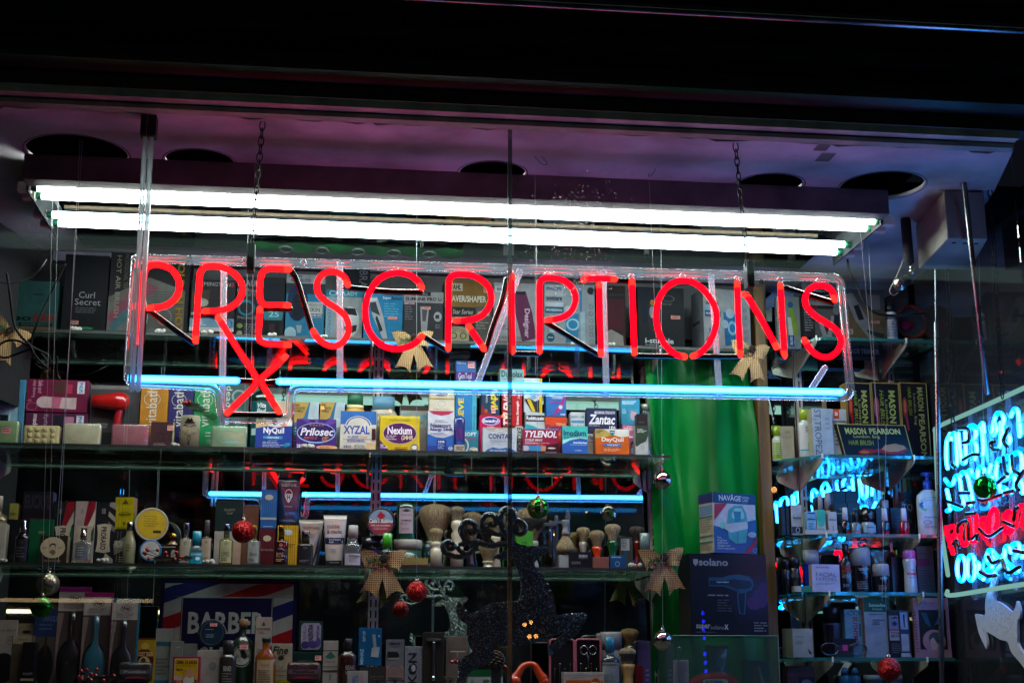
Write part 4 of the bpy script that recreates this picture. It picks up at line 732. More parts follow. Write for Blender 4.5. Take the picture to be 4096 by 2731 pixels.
C('medicine_box', 'pink childrens allergy medicine carton with an oval blue badge', 1918, 2004, 1660, z, YB, .05, '#b3144c', [('e', .52, .14, .42, .1, '#d8d0e0'), ('e', .52, .14, .38, .085, '#232a78'), ('t', 'Benadryl', .18, .1, .86, .2, '#e6e2f0', 'b'), ('t', 'ALLERGY', .35, .27, .7, .31, '#e8c8d4', 'b'), ('l', .15, .33, .9, .4, 2, '#e09ab4'), ('r', 0, .8, 1, .9, '#b63a58'), ('t', 'Cherry!', .34, .81, .7, .89, '#e8dcd8', 'b'), ('r', 0, .9, 1, 1, '#2a8a6c')])
C('medicine_box', 'narrow white headache tablet carton standing between two cold medicine cartons', 2062, 2092, 1704, z, YB-.02, .06, '#b9bfb6', [('t', 'EXCEDRIN', .2, .03, .85, .96, '#15332a', 'Rbi')])
C('medicine_box', 'green carton peeking between the white and crimson cold medicine cartons', 2006, 2060, 1702, z, YB+.01, .05, '#0f5c3e', [('t', 'EXCEDRIN', .1, .03, .6, .16, '#d8e0da', 'bi'), ('r', .5, .85, .9, .95, '#c98c80')])
C('medicine_box', 'white cough syrup carton with black band and teal wave', 2102, 2178, 1650, z, YB-.01, .05, '#b4bcbc', [('r', 0, .06, 1, .2, '#1c1c22'), ('t', 'Robitussin', .05, .08, .97, .17, '#dfe4e6', 'b'), ('p', '#1c9ca4', [(0, .25), (.4, .3), (1, .42), (1, .62), (.5, .75), (0, .8)]), ('t', 'PEAK COLD', .55, .23, .97, .26, '#4aa0a8'), ('l', .05, .86, .5, .96, 2, '#8a9090')])
C('medicine_box', 'blue and purple eye drop carton above the orange cough carton', 2184, 2264, 1570, P(2220, 1666, YB).z, YB, .05, '#2464a2', [('t', 'Systane', .1, .02, .8, .16, '#dce8f0', 'i'), ('t', 'ULTRA', .3, .17, .8, .26, '#dce8f0', 'b'), ('r', .2, .36, .7, .42, '#8f3a8c'), ('p', '#a0287c', [(.96, 0), (1, .1), (.8, .7), (.3, .98), (.5, .7), (.8, .3)]), ('e', .72, .6, .1, .08, '#a8c4d4'), ('t', 'Alcon', .7, .86, .94, .93, '#dce8f0', 'b')])
C('medicine_box', 'orange childrens cough syrup carton with bold navy name', 2180, 2266, 1667, z, YB-.01, .05, '#c8431a', [('t', "Children's", .52, .14, .97, .2, '#f0d0bc'), ('t', 'Delsym', .06, .2, .96, .36, '#1b2268', 'b'), ('l', .2, .42, .9, .46, 1, '#f0b090'), ('r', .0, .48, .5, .56, '#1f3a78'), ('e', .15, .74, .09, .05, '#e8d8cc'), ('t', 'Orange', .04, .86, .34, .92, '#f0dcd0')])
C('medicine_box', 'small white eye wash carton with turquoise pill shaped badge', 2282, 2340, 1648, z, YB-.01, .04, '#b5bcb8', [('t', 'BAUSCH + LOMB', .06, .08, .94, .13, '#3a6a88', 'b'), ('r', .06, .18, .94, .24, '#4a84a4'), ('t', 'Eye Relief', .08, .28, .94, .4, '#1f3440'), ('e', .5, .52, .42, .07, '#1c8c88'), ('t', 'Eye Wash', .2, .49, .8, .55, '#e0ecea', 'b')])
C('medicine_box', 'navy heartburn tablet carton with slanted white name and silver Z', 2346, 2466, 1632, z, YB-.02, .05, '#15294a', [('t', 'MAXIMUM STRENGTH', .26, .06, .95, .12, '#c8ccd0', 'bi'), ('t', 'Zantac', .06, .13, .95, .33, '#d8dce0', 'bi'), ('t', '150', .75, .36, .95, .47, '#d8dce0', 'b'), ('l', .06, .35, .6, .38, 1, '#a0a8b4'), ('p', '#9a8a52', [(.4, .75), (.6, .55), (1, .58), (1, .9), (.4, .9)]), ('p', '#8c8f92', [(.1, .66), (.22, .5), (.42, .56), (.46, .74), (.3, .9), (.12, .84)]), ('t', 'Z', .2, .6, .36, .8, '#e4e6e8', 'b'), ('t', 'PREVENTS & RELIEVES\nHEARTBURN', .54, .62, .96, .7, '#25252a', 'b')])
C('medicine_box', 'white daily nasal spray carton glimpsed between green and orange cartons', 2348, 2400, 1735, z, YB-.03, .03, '#b9b69c', [('t', 'Flonase', .1, .05, .95, .25, '#24407c', 'b'), ('t', 'Daily Relief', .1, .3, .95, .4, '#3a3f3a'), ('l', .1, .5, .9, .8, 4, '#8a8a78')])
C('medicine_box', 'teal wristband carton with a drawing of a hand', 2484, 2558, 1594, P(2520, 1700, YB).z, YB, .05, '#2484a0', [('t', 'MOTION-RELIEF\nWRISTBANDS', .06, .08, .8, .22, '#bfe0e8', 'b'), ('r', .38, .38, .95, .85, '#3a8fa8'), ('p', '#b892a0', [(.5, .45), (.8, .5), (.92, .75), (.7, .84), (.5, .75)]), ('l', .06, .4, .3, .6, 4, '#a8d0dc')], rot=-3)
C('medicine_box', 'pink childrens pain medicine carton behind the nail hardener carton', 2490, 2550, 1700, z, YB-.01, .05, '#c0688c', [('t', 'TYLENOL', .1, .08, .95, .16, '#f0e0e4', 'bi'), ('t', "Children's", .3, .02, .9, .07, '#f0dce4'), ('t', 'Flavor', .2, .3, .9, .38, '#f0e0e4', 'bi'), ('e', .72, .55, .18, .08, '#3a2c34'), ('e', .72, .6, .12, .06, '#c8a496'), ('e', .7, .76, .24, .1, '#d8d4d8'), ('r', 0, .88, 1, 1, '#6a2a44')])
C('medicine_box', 'black topped small carton above the green and white nail hardener carton', 2546, 2590, 1655, P(2560, 1702, YA).z, YA+.02, .03, '#17171a', [('l', .2, .6, .8, .8, 1, '#4a4a4e')])
C('medicine_box', 'narrow green and white nail hardener carton at the right end of the shelf', 2540, 2592, 1702, z, YA+.005, .03, '#a9ada4', [('p', '#24402f', [(0, 0), (1, 0), (1, .32), (.8, .52), (.4, .6), (.1, .7), (0, .66)]), ('t', 'Esmalte\nendurecedor\npara unas', .16, .1, .88, .24, '#c4ccc0', 'b'), ('o', .55, .72, .14, .06, .2, '#8a9088')])
lathed('glass_bottle', 'small clear glass bottle at the right end of the middle shelf', 2562, 2606, 1612, z, YB, [('glass', prof_bottle(.75, .85, .6), clear('bottle_glass', (.8, .86, .8), .08, .02, haze=.08)), ('cap', prof_cap(.8, .88, 1), mat('#8f8e78', .3, .6))])
C('wellness_box', 'turquoise stool softener carton with a white swirl', 1830, 1914, 1720, z, YB-.02, .04, '#1e8fa6', [('t', 'SOFT', .32, .08, .9, .24, '#dceef0', 'b'), ('t', '3 PLUS', .2, .3, .86, .38, '#c02c6a', 'bi'), ('o', .3, .62, .24, .3, .25, '#dceef0'), ('t', '30', .05, .88, .2, .95, '#d8ecee', 'b'), ('e', .76, .78, .2, .12, '#b9a888')])
# ---- middle shelf, front row ----
Y1 = YA+.012
SOAPS = (('pale green wrapped soap bar at the far left with a pink sticker', -40, 76, 1682, '#7c9660', 0, 1), ('cream massage soap bar with round bumps in rows', 94, 240, 1700, '#b5a878', 1, 0), ('cream wrapped soap bar with an oval stamp', 256, 404, 1692, '#b4ac8c', 0, 0), ('dusty pink wrapped soap bar with an oval stamp', 449, 596, 1696, '#94505a', 0, 0), ('pale mint wrapped soap bar below the corner of the neon frame', 846, 988, 1702, '#8cab86', 0, 0))
for nm, a, b, t2, col, bumps, stk in SOAPS:
    wd, h, p = span(a, b, t2, z, Y1); t = thing('soap_bar', nm, 'soap', p, R(random.uniform(-2, 2)), 'wrapped soap bars')
    MB().box((-wd/2, 0, .001), (wd/2, .03, h), mat(col, .38, kind='card')).build('bar', t, bevel=.006)
    mp = lambda u, v, k: Vector(((u-.5)*wd, -k*.3, h*(1-v)))
    if bumps:
        q = MB()
        for i in range(4):
            for j in range(3): q.ball(((i-1.5)*wd*.21, 0, h*(.2+.29*j)), wd*.075, mat(col, .35, kind='card'), seg=12, rings=8, sc=(1, .5, 1))
        q.build('bumps', t)
    else:
        q = MB(); q.tube([(wd*.3*math.cos(k*math.pi/14), -.0004, h*.48+h*.3*math.sin(k*math.pi/14)) for k in range(28)], .0007, mat(col, .5, kind='card'), 6, closed=True)
        q.build('stamp_ring', t)
        MB().box((-wd/2-.0015, -.0015, .0005), (wd/2+.0015, .032, h+.0015), clear('wrap_film', (.97, .98, .97), .06, .12, haze=.03)).build('film_wrap', t, bevel=.006)
    if stk: sticker(mp, .45, .3, .3, .25, t, '#e08a92')
C('soap_box', 'small brown soap box with a pink price tag between soaps and bath cartons', 605, 700, 1687, z, Y1, .03, '#3e2529', [('o', .45, .6, .15, .16, .2, '#2a171b'), ('o', .65, .6, .15, .16, .2, '#2a171b'), ('l', .15, .85, .9, .95, 2, '#a08880'), ('r', .93, 0, 1, 1, '#9ba07a')], st=(.7, .14, .27, .2))
lathed('talc_tin', 'cream and black shaving talc container with an ornate crest', 722, 800, 1656, z, Y1, [('body', [(0, 0), (1, 0), (1, .93), (.92, .97), (0, 1)], mat('#a8a280', .4, kind='card'))], [('p', '#17171a', [(.05, .45), (.3, .3), (.5, .38), (.7, .3), (.95, .45), (.7, .6), (.5, .66), (.3, .6)]), ('p', '#a8a280', [(.15, .45), (.34, .38), (.44, .46), (.34, .55)]), ('p', '#a8a280', [(.85, .45), (.66, .38), (.56, .46), (.66, .55)]), ('t', 'ELITE', .45, .32, .56, .58, '#c4be9c', 'Lb'), ('p', '#17171a', [(.36, .2), (.44, .08), (.5, .16), (.56, .08), (.64, .2)]), ('r', .3, .22, .7, .26, '#17171a'), ('o', .5, .75, .06, .08, .3, '#17171a'), ('r', .47, .84, .53, .95, '#17171a')], flat=.5, v0=.03, v1=.97, span_a=150, cat='talc tin')
C('medicine_box', 'royal blue night cold and flu medicine carton', 1025, 1170, 1678, z, Y1, .035, '#163f92', [('p', '#c9b27c', [(0, 0), (1, 0), (1, .16), (.6, .26), (.3, .22), (0, .3)]), ('p', '#d5d2c8', [(.25, 0), (1, 0), (1, .2), (.6, .26), (.36, .2)]), ('t', 'RELIEF', .03, .1, .18, .15, '#26406a', 'b'), ('p', '#0f7480', [(.44, .02), (.58, .02), (.57, .14), (.51, .2), (.45, .14)]), ('t', 'NyQuil', .21, .26, .78, .52, '#e8eaee', 'b'), ('r', .21, .56, .74, .65, '#2f8cc0'), ('t', 'COLD & FLU', .32, .575, .64, .635, '#dcecf4', 'b'), ('t', 'Nighttime Relief', .35, .68, .6, .72, '#a8c0e0'), ('l', .2, .75, .78, .95, 4, '#a9bfe0'), ('e', .84, .86, .07, .07, '#1a7a9a'), ('e', .9, .83, .07, .06, '#23889c')], st=(.68, .1, .18, .12), side='#123070', rot=1)
C('medicine_box', 'purple acid reducer carton with a starred oval badge', 1187, 1346, 1676, z, Y1, .035, '#3f2470', [('p', '#5c3a92', [(0, 0), (.3, .0), (.5, .3), (.1, .0)]), ('p', '#6a48a0', [(.45, 0), (.55, 0), (.52, .3)]), ('p', '#5c3a92', [(.8, 0), (1, 0), (1, .1), (.6, .3)]), ('e', .5, .45, .49, .33, '#8fb4e0'), ('e', .5, .44, .465, .3, '#1f1552'), ('t', 'Prilosec', .1, .28, .94, .54, '#dedce8', 'bi'), ('t', '* * * * *', .33, .18, .68, .25, '#e08c3c', 'b'), ('l', .2, .58, .6, .67, 2, '#c85c4c'), ('t', 'OTC', .65, .57, .82, .7, '#d8903c', 'bi'), ('t', '28', .02, .82, .12, .93, '#e4e0ee', 'b'), ('t', 'TABLETS', .13, .87, .26, .92, '#e4e0ee', 'b'), ('e', .78, .91, .27, .065, '#d8a068'), ('l', .6, .88, .95, .94, 2, '#6a3a30')], st=None, side='#2a1850')
C('medicine_box', 'white and blue allergy tablet carton with a pale arch', 1363, 1506, 1644, z, Y1, .04, '#c9c4b4', [('p', '#2a66a8', [(0, 0), (1, 0), (1, .34), (0, .34)]), ('e', .5, .4, .38, .28, '#c9c4b4'), ('r', 0, .34, 1, .4, '#c9c4b4'), ('o', .5, .38, .34, .24, .1, '#2a5fa0'), ('r', .1, .36, .9, .7, '#c9c4b4'), ('t', 'XYZAL', .09, .37, .82, .58, '#22479c', 'b'), ('t', 'ALLERGY', .2, .62, .52, .68, '#22479c', 'b'), ('t', '24HR', .56, .62, .76, .68, '#c99a5a', 'b'), ('l', .2, .72, .8, .8, 2, '#3a5a9c'), ('t', '24', .1, .86, .2, .93, '#1f2c50', 'b'), ('t', 'HOUR\nRELIEF', .21, .86, .32, .93, '#1f2c50', 'b'), ('l', .4, .85, .8, .97, 4, '#4a4a50'), ('r', .88, .44, .99, .72, '#3a0f1c'), ('r', .74, .8, 1, 1, '#c8a87c')], side='#8fa8b8')
C('medicine_box', 'yellow heartburn capsule carton with a purple oval badge', 1521, 1680, 1663, z, Y1, .04, '#c9ab16', [('r', .0, .0, 1, .08, '#d4bc3a'), ('t', 'Treats Frequent Heartburn', .22, .1, .74, .16, '#4a3a14'), ('e', .5, .49, .43, .31, '#c8b48c'), ('e', .5, .49, .41, .285, '#4c1c52'), ('t', 'Nexium', .19, .3, .8, .52, '#e4dce4', 'b'), ('l', .15, .55, .5, .7, 3, '#c8a8c0'), ('t', '(24HR', .54, .54, .84, .7, '#dcc4a0', 'b'), ('p', '#4c1c62', [(0, .68), (.22, .95), (.24, 1), (0, 1)]), ('t', '28', .02, .8, .1, .86, '#e6dcec', 'b'), ('t', 'CAPSULES', .02, .87, .2, .91, '#e6dcec', 'b'), ('r', .38, .86, .7, .92, '#a08814'), ('e', .87, .88, .09, .1, '#1f5a9c'), ('e', .87, .88, .07, .06, '#d5cfb0')], side='#8f7a10')
C('medicine_box', 'tall white and blue nasal allergy spray carton', 1712, 1818, 1643, z, Y1, .045, '#c3c5cc', [('p', '#a83050', [(.02, 0), (.98, 0), (.8, .08), (.5, .115), (.2, .08)]), ('p', '#1f5ca4', [(0, .56), (.3, .63), (.6, .65), (1, .56), (1, 1), (0, 1)]), ('p', '#17408e', [(0, .84), (1, .84), (1, 1), (0, 1)]), ('t', 'Multi-Symptom\nNasal Allergy Spray', .26, .21, .74, .29, '#30304a'), ('t', 'Nasacort', .1, .3, .88, .4, '#26306c', 'b'), ('t', 'Allergy 24HR', .07, .41, .95, .5, '#26306c', 'b'), ('l', .1, .53, .9, .6, 2, '#7a84a4'), ('r', .34, .7, .7, .95, '#132f70'), ('t', '24HR', .39, .72, .64, .77, '#dfe6f2', 'b'), ('l', .38, .8, .66, .93, 4, '#8fb0dc'), ('o', .86, .9, .08, .05, .2, '#c8d8ec'), ('t', '120', .8, .88, .92, .92, '#e0e8f4', 'b')], side='#1a4a90')
lathed('nasal_spray', 'dark blue spray bottle in a clear pack leaning beside the allergy carton', 1816, 1862, 1662, z-.008, YA+.002, [('body', [(0, .2), (.9, .2), (1, .24), (1, .9), (.8, .97), (0, 1)], mat('#12286c', .25, kind='gloss')), ('base', [(0, 0), (.95, .0), (1, .03), (1, .2), (0, .2)], mat('#3a4a50', .3))], [('r', 0, 0, 1, 1, '#b5a892'), ('t', 'Nasacort\nAllergy', .2, .2, .9, .7, '#2a2440', 'b')], flat=.6, v0=.74, v1=.94, cat='spray bottle')
C('medicine_box', 'white and navy cold and flu carton left of the pane joint, with a grey top', 1932, 2066, 1710, z, Y1-.003, .03, '#b3bac0', [('p', '#a8a096', [(0, 0), (1, 0), (.8, .14), (.5, .2), (.2, .14)]), ('t', 'DAY', .5, .1, .66, .15, '#d8d4cc', 'b'), ('o', .42, .12, .05, .06, .3, '#d8d4cc'), ('t', 'CONTAC', .16, .24, .88, .44, '#1b3a6c', 'b'), ('t', 'COLD+FLU', .2, .47, .82, .58, '#8f9298', 'bi'), ('l', .25, .62, .75, .68, 2, '#7a98ac'), ('p', '#17528c', [(.02, 1), (.12, .86), (.3, .77), (.5, .82), (.7, .77), (.9, .84), (1, .94), (1, 1)]), ('l', .2, .86, .85, .94, 2, '#b8cce0')])
C('medicine_box', 'crimson cold medicine carton with slanted white name, right of the pane joint', 2091, 2234, 1714, z, Y1-.004, .03, '#8e1838', [('r', 0, 0, 1, .03, '#2f86b0'), ('t', 'TYLENOL', .06, .08, .95, .35, '#e2dce0', 'bi'), ('t', 'COLD MAX', .06, .4, .56, .5, '#dcd4d8', 'bi'), ('t', 'Acetaminophen', .05, .53, .4, .6, '#dccfd4', 'b'), ('l', .42, .55, .9, .6, 1, '#c89aa8'), ('l', .05, .62, .8, .66, 1, '#c89aa8'), ('r', 0, .68, .5, .88, '#2f86b4'), ('p', '#a9b4bc', [(.02, .68), (.14, .68), (.18, .78), (.14, .88), (.02, .88)]), ('p', '#c08a5c', [(.5, .68), (.62, .68), (.66, .78), (.62, .88), (.5, .88)]), ('p', '#2f0b18', [(.66, .66), (1, .56), (1, 1), (0, 1), (0, .9), (.62, .9)]), ('e', .8, .76, .11, .03, '#dcd8d4'), ('t', '24 CAPLETS', .62, .92, .94, .97, '#c8b4b0', 'b')])
C('medicine_box', 'teal to blue stomach remedy carton with bold navy name', 2249, 2350, 1704, z, Y1-.004, .03, '#1f5ca8', [('p', '#37b0a4', [(0, 0), (1, 0), (1, .42), (.7, .36), (.3, .42), (0, .6)]), ('p', '#8fd0cc', [(0, .5), (.3, .42), (.7, .34), (1, .4), (1, .46), (.7, .42), (.3, .5), (0, .64)]), ('t', 'Imodium', .05, .14, .93, .34, '#16305c', 'b'), ('t', 'A-D', .05, .37, .26, .43, '#16305c', 'b'), ('l', .3, .33, .9, .4, 2, '#1f5a6c'), ('t', 'Anti-Diarrheal', .42, .54, .96, .61, '#dcecf4', 'b'), ('t', 'Controls the symptoms', .3, .63, .96, .68, '#b8d4ec'), ('t', '6 Caplets', .5, .83, .75, .87, '#cfe0f0', 'b')])
C('medicine_box', 'orange day cold and flu medicine carton near the shelf end', 2381, 2516, 1716, z, Y1-.004, .035, '#c65a12', [('p', '#b59a4c', [(0, 0), (1, 0), (1, .22), (.75, .3), (.5, .22), (.25, .32), (0, .36)]), ('p', '#cfccc0', [(.24, 0), (1, 0), (1, .26), (.75, .3), (.5, .2)]), ('t', 'POWERFUL\nRELIEF', .03, .05, .24, .16, '#1f3358', 'b'), ('p', '#10707c', [(.42, .05), (.58, .05), (.58, .15), (.5, .25), (.42, .15)]), ('t', 'VICKS', .43, .1, .57, .14, '#e0ecec', 'b'), ('t', 'DayQuil', .18, .31, .83, .52, '#ecdfcc', 'b'), ('r', .22, .56, .77, .65, '#2572a8'), ('t', 'COLD & FLU', .34, .58, .66, .63, '#d8e8f0', 'b'), ('t', 'Multi-Symptom Relief', .33, .68, .65, .71, '#f0d4b4'), ('l', .24, .75, .85, .86, 3, '#eebc90')], side='#8f3f10')
# ---- lower shelf: small makers ----
MT = lambda col, r=.3, m=0., k='gloss': mat(col, r, m, kind=k)
CHR = mat('#aab0b6', .12, 1.0); GLD = mat('#b08d3a', .2, 1.0)
def bottle(label, a, b, t, z, Y, body, cap, lab=None, art=(), sh=.62, ne=.74, rn=.35, rc=.36, flat=.6, v=(.3, .9), name='bottle', st=None, glass=False, capm=None, dome=0, cat='bottle', group=None, top=None):
    bm = clear('tinted_'+body.strip('#'), tuple(min(1, x*1.2+.12) for x in lin(body)), .07, .03, haze=.22, hazecol=lin(body)) if glass else mat(body, .28, kind='gloss')
    al = ([('r', 0, 0, 1, 1, lab)] if lab else [])+list(art)
    return lathed(name, label, a, b, t, z, Y, [('body', prof_bottle(sh, ne, rn, top=top), bm), ('cap', prof_cap(rc, (top or ne+.04)-.01, 1, dome), capm or mat(cap, .35, kind='gloss'))], al, flat=flat, v0=v[0], v1=v[1], st=st, cat=cat, group=group)
def squeeze(label, a, b, t, z, Y, col, art=(), base=.62, cap='#d8d4cc', flip=False, name='cream_tube', cat='tube', dep=.028, st=None):
    """squeeze tube standing on its cap: wide crimped seam on top, round cap at the foot"""
    wd, h, p = span(a, b, t, z, Y); p.y += .015; t_ = thing(name, label, cat, p); n = 20; vs = []; fs = []; rows = 9
    for j in range(rows+1):
        s = j/rows; hw = wd/2*(base+(1-base)*s); hd = max(.0012, dep/2*(1-s**1.6)); zz = h*.12+h*.88*s
        for k in range(n): q = 2*math.pi*k/n; vs.append((hw*math.cos(q), hd*math.sin(q), zz))
    for j in range(rows):
        for k in range(n): fs.append((j*n+k, j*n+(k+1) % n, (j+1)*n+(k+1) % n, (j+1)*n+k))
    fs.append(tuple(range(rows*n, rows*n+n)))
    MB().add(vs, fs, mat(col, .3, kind='gloss'), True).build('tube_body', t_)
    MB().lathe([(0, 0), (wd/2*base*.9, 0), (wd/2*base*.9, h*.12), (0, h*.12)], mat(cap, .4), flat=.55).build('cap', t_)
    def mp(u, v, k):
        s = min(1, max(0, (1-v-.12)/.88)); hw = wd/2*(base+(1-base)*s); x = (u-.5)*2*hw*.97; hd = max(.0012, dep/2*(1-s**1.6))
        return Vector((x, -hd*math.sqrt(max(0, 1-(x/hw)**2))-k-.0008, h*(1-v)))
    if art: print_art(art, mp, 'front_print', t_)
    if st: sticker(mp, *st, .24, .07, t_)
    return t_
def tin(label, cx, cy, r, z, Y, rim, face, art=(), dep=.03, cat='tin', name='round_tin', turn=0, st=None):
    """round tin stood on edge, lid towards the street"""
    p = P(cx, cy, Y); rr = (P(cx+r, cy, Y).x-p.x); t = thing(name, label, cat, (p.x, Y, p.z-rr), R(turn)); c0 = Matrix.Translation((0, 0, rr)) @ Matrix.Rotation(R(90), 4, 'X')
    MB().lathe([(0, -dep), (rr*.95, -dep), (rr*.95, -.008), (rr*.96, -.008), (rr, -.007), (rr, -.001), (rr*.97, 0), (rr*.9, 0), (rr*.88, -.001), (0, -.001)], mat(rim, .3, kind='gloss'), c0, 40).build('tin_body', t)
    mp = lambda u, v, k: Vector(((u-.5)*2*rr, -.0004-k, 2*rr*(1-v)))
    print_art([('e', .5, .5, .43, .43, face)]+list(art), mp, 'lid_print', t)
    if st: sticker(mp, *st, .26, .12, t)
    return t
HAIR = ('#a08a62', '#8a734c', '#7d6c50')
def brush(label, cx, hw, t, hb, z, Y, handle, hprof=None, hx=None, tip=None, hair='#a08a62', hang=False, hm=None, dark=None, wide=1.0):
    """shaving brush: handle standing on z, bristle head of half width hw above height hb"""
    p = P(cx, hb, Y); p0 = P(cx, t, Y); u = P(cx+hw, hb, Y).x-p.x; t_ = thing('shaving_brush', label, 'shaving brush', (p.x, Y+u*.6, z), 0, 'shaving brushes'); zt_ = p0.z-z; zb_ = p.z-z
    rk = (hx/hw if hx else .5)*u; H = zt_-zb_
    hd = [(rk*.72, zb_), (rk*.8, zb_+H*.08), (u*.62, zb_+H*.3), (u*.9, zb_+H*.55), (u, zb_+H*.72), (u*.95, zb_+H*.84), (u*.72, zb_+H*.94), (u*.35, zb_+H*.99), (0, zb_+H)]
    q = MB(); rnd = random.Random(int(cx)); n = 36; vs = []; fs = []
    for j, (r, h) in enumerate(hd):
        for k in range(n): a = 2*math.pi*k/n; w_ = 1+.035*math.sin(k*5+j*.4)+rnd.uniform(-.02, .02); vs.append((r*w_*math.cos(a), r*w_*math.sin(a)*.8, h+(rnd.uniform(-.002, .002) if j > 4 else 0)))
    for j in range(len(hd)-1):
        for k in range(n): fs.append((j*n+k, j*n+(k+1) % n, (j+1)*n+(k+1) % n, (j+1)*n+k))
    q.add(vs, fs, mat(hair, .8, kind='hair'), True); o = q.build('bristles', t_)
    if dark:
        MB().lathe([(rk*.95, zb_+H*.22), (u*.80, zb_+H*.44), (u*.99, zb_+H*.6), (u*.97, zb_+H*.66)], mat(dark, .8, kind='hair'), flat=.84, n=36).build('dark_band', t_)
    if zb_ > .004:
        pr = hprof or [(1.0, 0), (1.05, .04), (1.0, .2), (.72, .42), (.66, .55), (.85, .75), (1.0, .9), (.95, 1)]
        MB().lathe([(0, 0)]+[(rk*r, zb_*h) for r, h in pr]+[(0, zb_)], hm or mat(handle, .25, kind='gloss'), n=28).build('handle', t_)
    return t_
z = ZS3; F3, B3 = YA+.005, YB
bottle('cream lotion bottle cut by the left edge of the lower shelf', -60, 40, 1978, z, B3, '#8f7c58', '#9c9184', None, [('l', .3, .1, .9, .8, 8, '#6a5a40')])
C('perfume_box', 'small mustard yellow carton near the left edge of the lower shelf', 40, 74, 2012, z, B3, .04, '#83803a', [('l', .1, .15, .85, .8, 6, '#5c5a24')])
C('perfume_box', 'white carton standing at the far left end of the lower shelf', -20, 26, 2092, z, F3, .04, '#a39c8c')
C('perfume_box', 'dark maroon box with a silver star and wrapped in film', 96, 214, 1964, z, B3, .05, '#2a0e18', [('r', 0, 0, 1, .34, '#14101a'), ('t', 'EUCRYL', .06, .05, .94, .24, '#2e2c34', 'b'), ('p', '#b8b4ae', [(.05, .63), (.25, .62), (.28, .5), (.31, .62), (.5, .63), (.31, .64), (.28, .78), (.25, .64)]), ('t', 'ORIGINAL', .12, .46, .44, .5, '#8a8684'), ('t', 'FLAVOUR', .12, .78, .44, .82, '#8a8684')], side='#23405a')
C('cologne_box', 'black carton left of the green carton on the lower shelf', 28, 120, 2076, z, B3-.01, .05, '#0f1114', [('l', .2, .8, .8, .9, 2, '#3a3c40')])
C('cologne_box', 'deep green carton with a tiny gold name', 120, 216, 2076, z, B3-.01, .05, '#0a4a2c', [('t', 'vetiver', .4, .24, .66, .32, '#9aa67c', 'i'), ('r', .55, .43, .68, .45, '#8a8640')])
lathed('pump_bottle', 'black pump bottle with a silver sprayer in front of the green carton', 64, 120, 2079, z, F3, [('body', prof_bottle(.58, .66, .6), mat('#0c0c10', .2, kind='gloss')), ('sprayer', [(0, .7), (.52, .7), (.52, .82), (.42, .84), (.42, .98), (.3, 1), (0, 1)], CHR)], [('r', .08, .04, .92, 1, '#17171c'), ('o', .5, .2, .12, .06, .15, '#55555c'), ('l', .2, .4, .8, .9, 4, '#55555c')], flat=.7, v0=.42, v1=.96, cat='pump bottle')
C('soap_box', 'dark box with a cream oval portrait label', 162, 272, 2140, z, F3, .04, '#2a1e16', [('e', .48, .44, .45, .38, '#b5a684'), ('e', .48, .38, .12, .1, '#2a2018'), ('e', .48, .42, .09, .08, '#b5a684'), ('p', '#6a5c40', [(.36, .6), (.44, .52), (.54, .52), (.62, .62), (.5, .72)]), ('l', .1, .43, .28, .5, 2, '#5c5038'), ('l', .68, .43, .86, .5, 2, '#5c5038'), ('t', "L'ORANGE NOIR", .16, .87, .8, .95, '#a0906c')], side='#8f8158')
def proraso(label, a, b, t, col, s1, s2):
    C('shaving_box', label, a, b, t, z, B3, .045, col, [('p', s1, [(.62, 0), (.98, 0), (.98, .1), (.7, .36), (.42, .45)]), ('p', s2, [(.98, .14), (.98, .34), (.6, .55), (.5, .5)]), ('p', '#1c4a34', [(.98, .4), (.98, .62), (.7, .62), (.62, .56)]), ('l', .3, .12, .4, .3, 1, '#7a7670'), ('p', '#a89c84', [(.12, .4), (.5, .38), (.9, .4), (.84, .5), (.84, .7), (.9, .8), (.5, .82), (.12, .8), (.2, .7), (.2, .5)]), ('t', 'PRORASO', .36, .42, .66, .78, '#1c1a1c', 'Rb'), ('p', s1, [(.6, .8), (.98, 1), (.7, 1), (.5, .86)])])
proraso('black shaving carton with red and white ribbon and sideways badge', 216, 302, 2004, '#17181c', '#7a1420', '#a39a8a')
proraso('pinkish white shaving carton behind the clear square bottle', 304, 386, 2004, '#9c8c84', '#7c1626', '#c0b6a8')
C('shaving_box', 'black shaving carton with grey diagonal stripes and sideways badge', 387, 466, 2008, z, B3, .045, '#17181e', [('p', '#8a8278', [(.7, 0), (1, 0), (1, .12), (.66, .06)]), ('p', '#a09886', [(.66, .14), (1, .24), (1, .32), (.64, .22)]), ('p', '#6c665e', [(.64, .3), (1, .4), (1, .48), (.7, .4)]), ('p', '#a09886', [(.6, .8), (1, .9), (1, 1), (.5, .9)]), ('l', .3, .1, .5, .3, 1, '#7a7670'), ('p', '#ada18a', [(.1, .36), (.5, .34), (.84, .36), (.78, .48), (.78, .66), (.84, .78), (.5, .8), (.1, .78), (.16, .66), (.16, .48)]), ('t', 'PRORASO', .32, .39, .6, .75, '#17181c', 'Rb')])
lathed('cologne_bottle', 'clear square cologne bottle with a steel sprayer', 296, 368, 2110, z, F3, [('glass', prof_bottle(.55, .64, .2), clear('cologne_glass', (.8, .84, .78), .1, .02, haze=.2, hazecol=(.4, .42, .36))), ('sprayer', [(0, .68), (.34, .68), (.34, .8), (.28, .82), (.28, 1), (0, 1)], CHR)], [('p', '#5c6068', [(.15, .1), (.5, 0), (.85, .1), (.85, .9), (.5, 1), (.15, .9)]), ('l', .3, .3, .7, .8, 4, '#a0a4a8')], flat=.5, v0=.4, v1=.92)
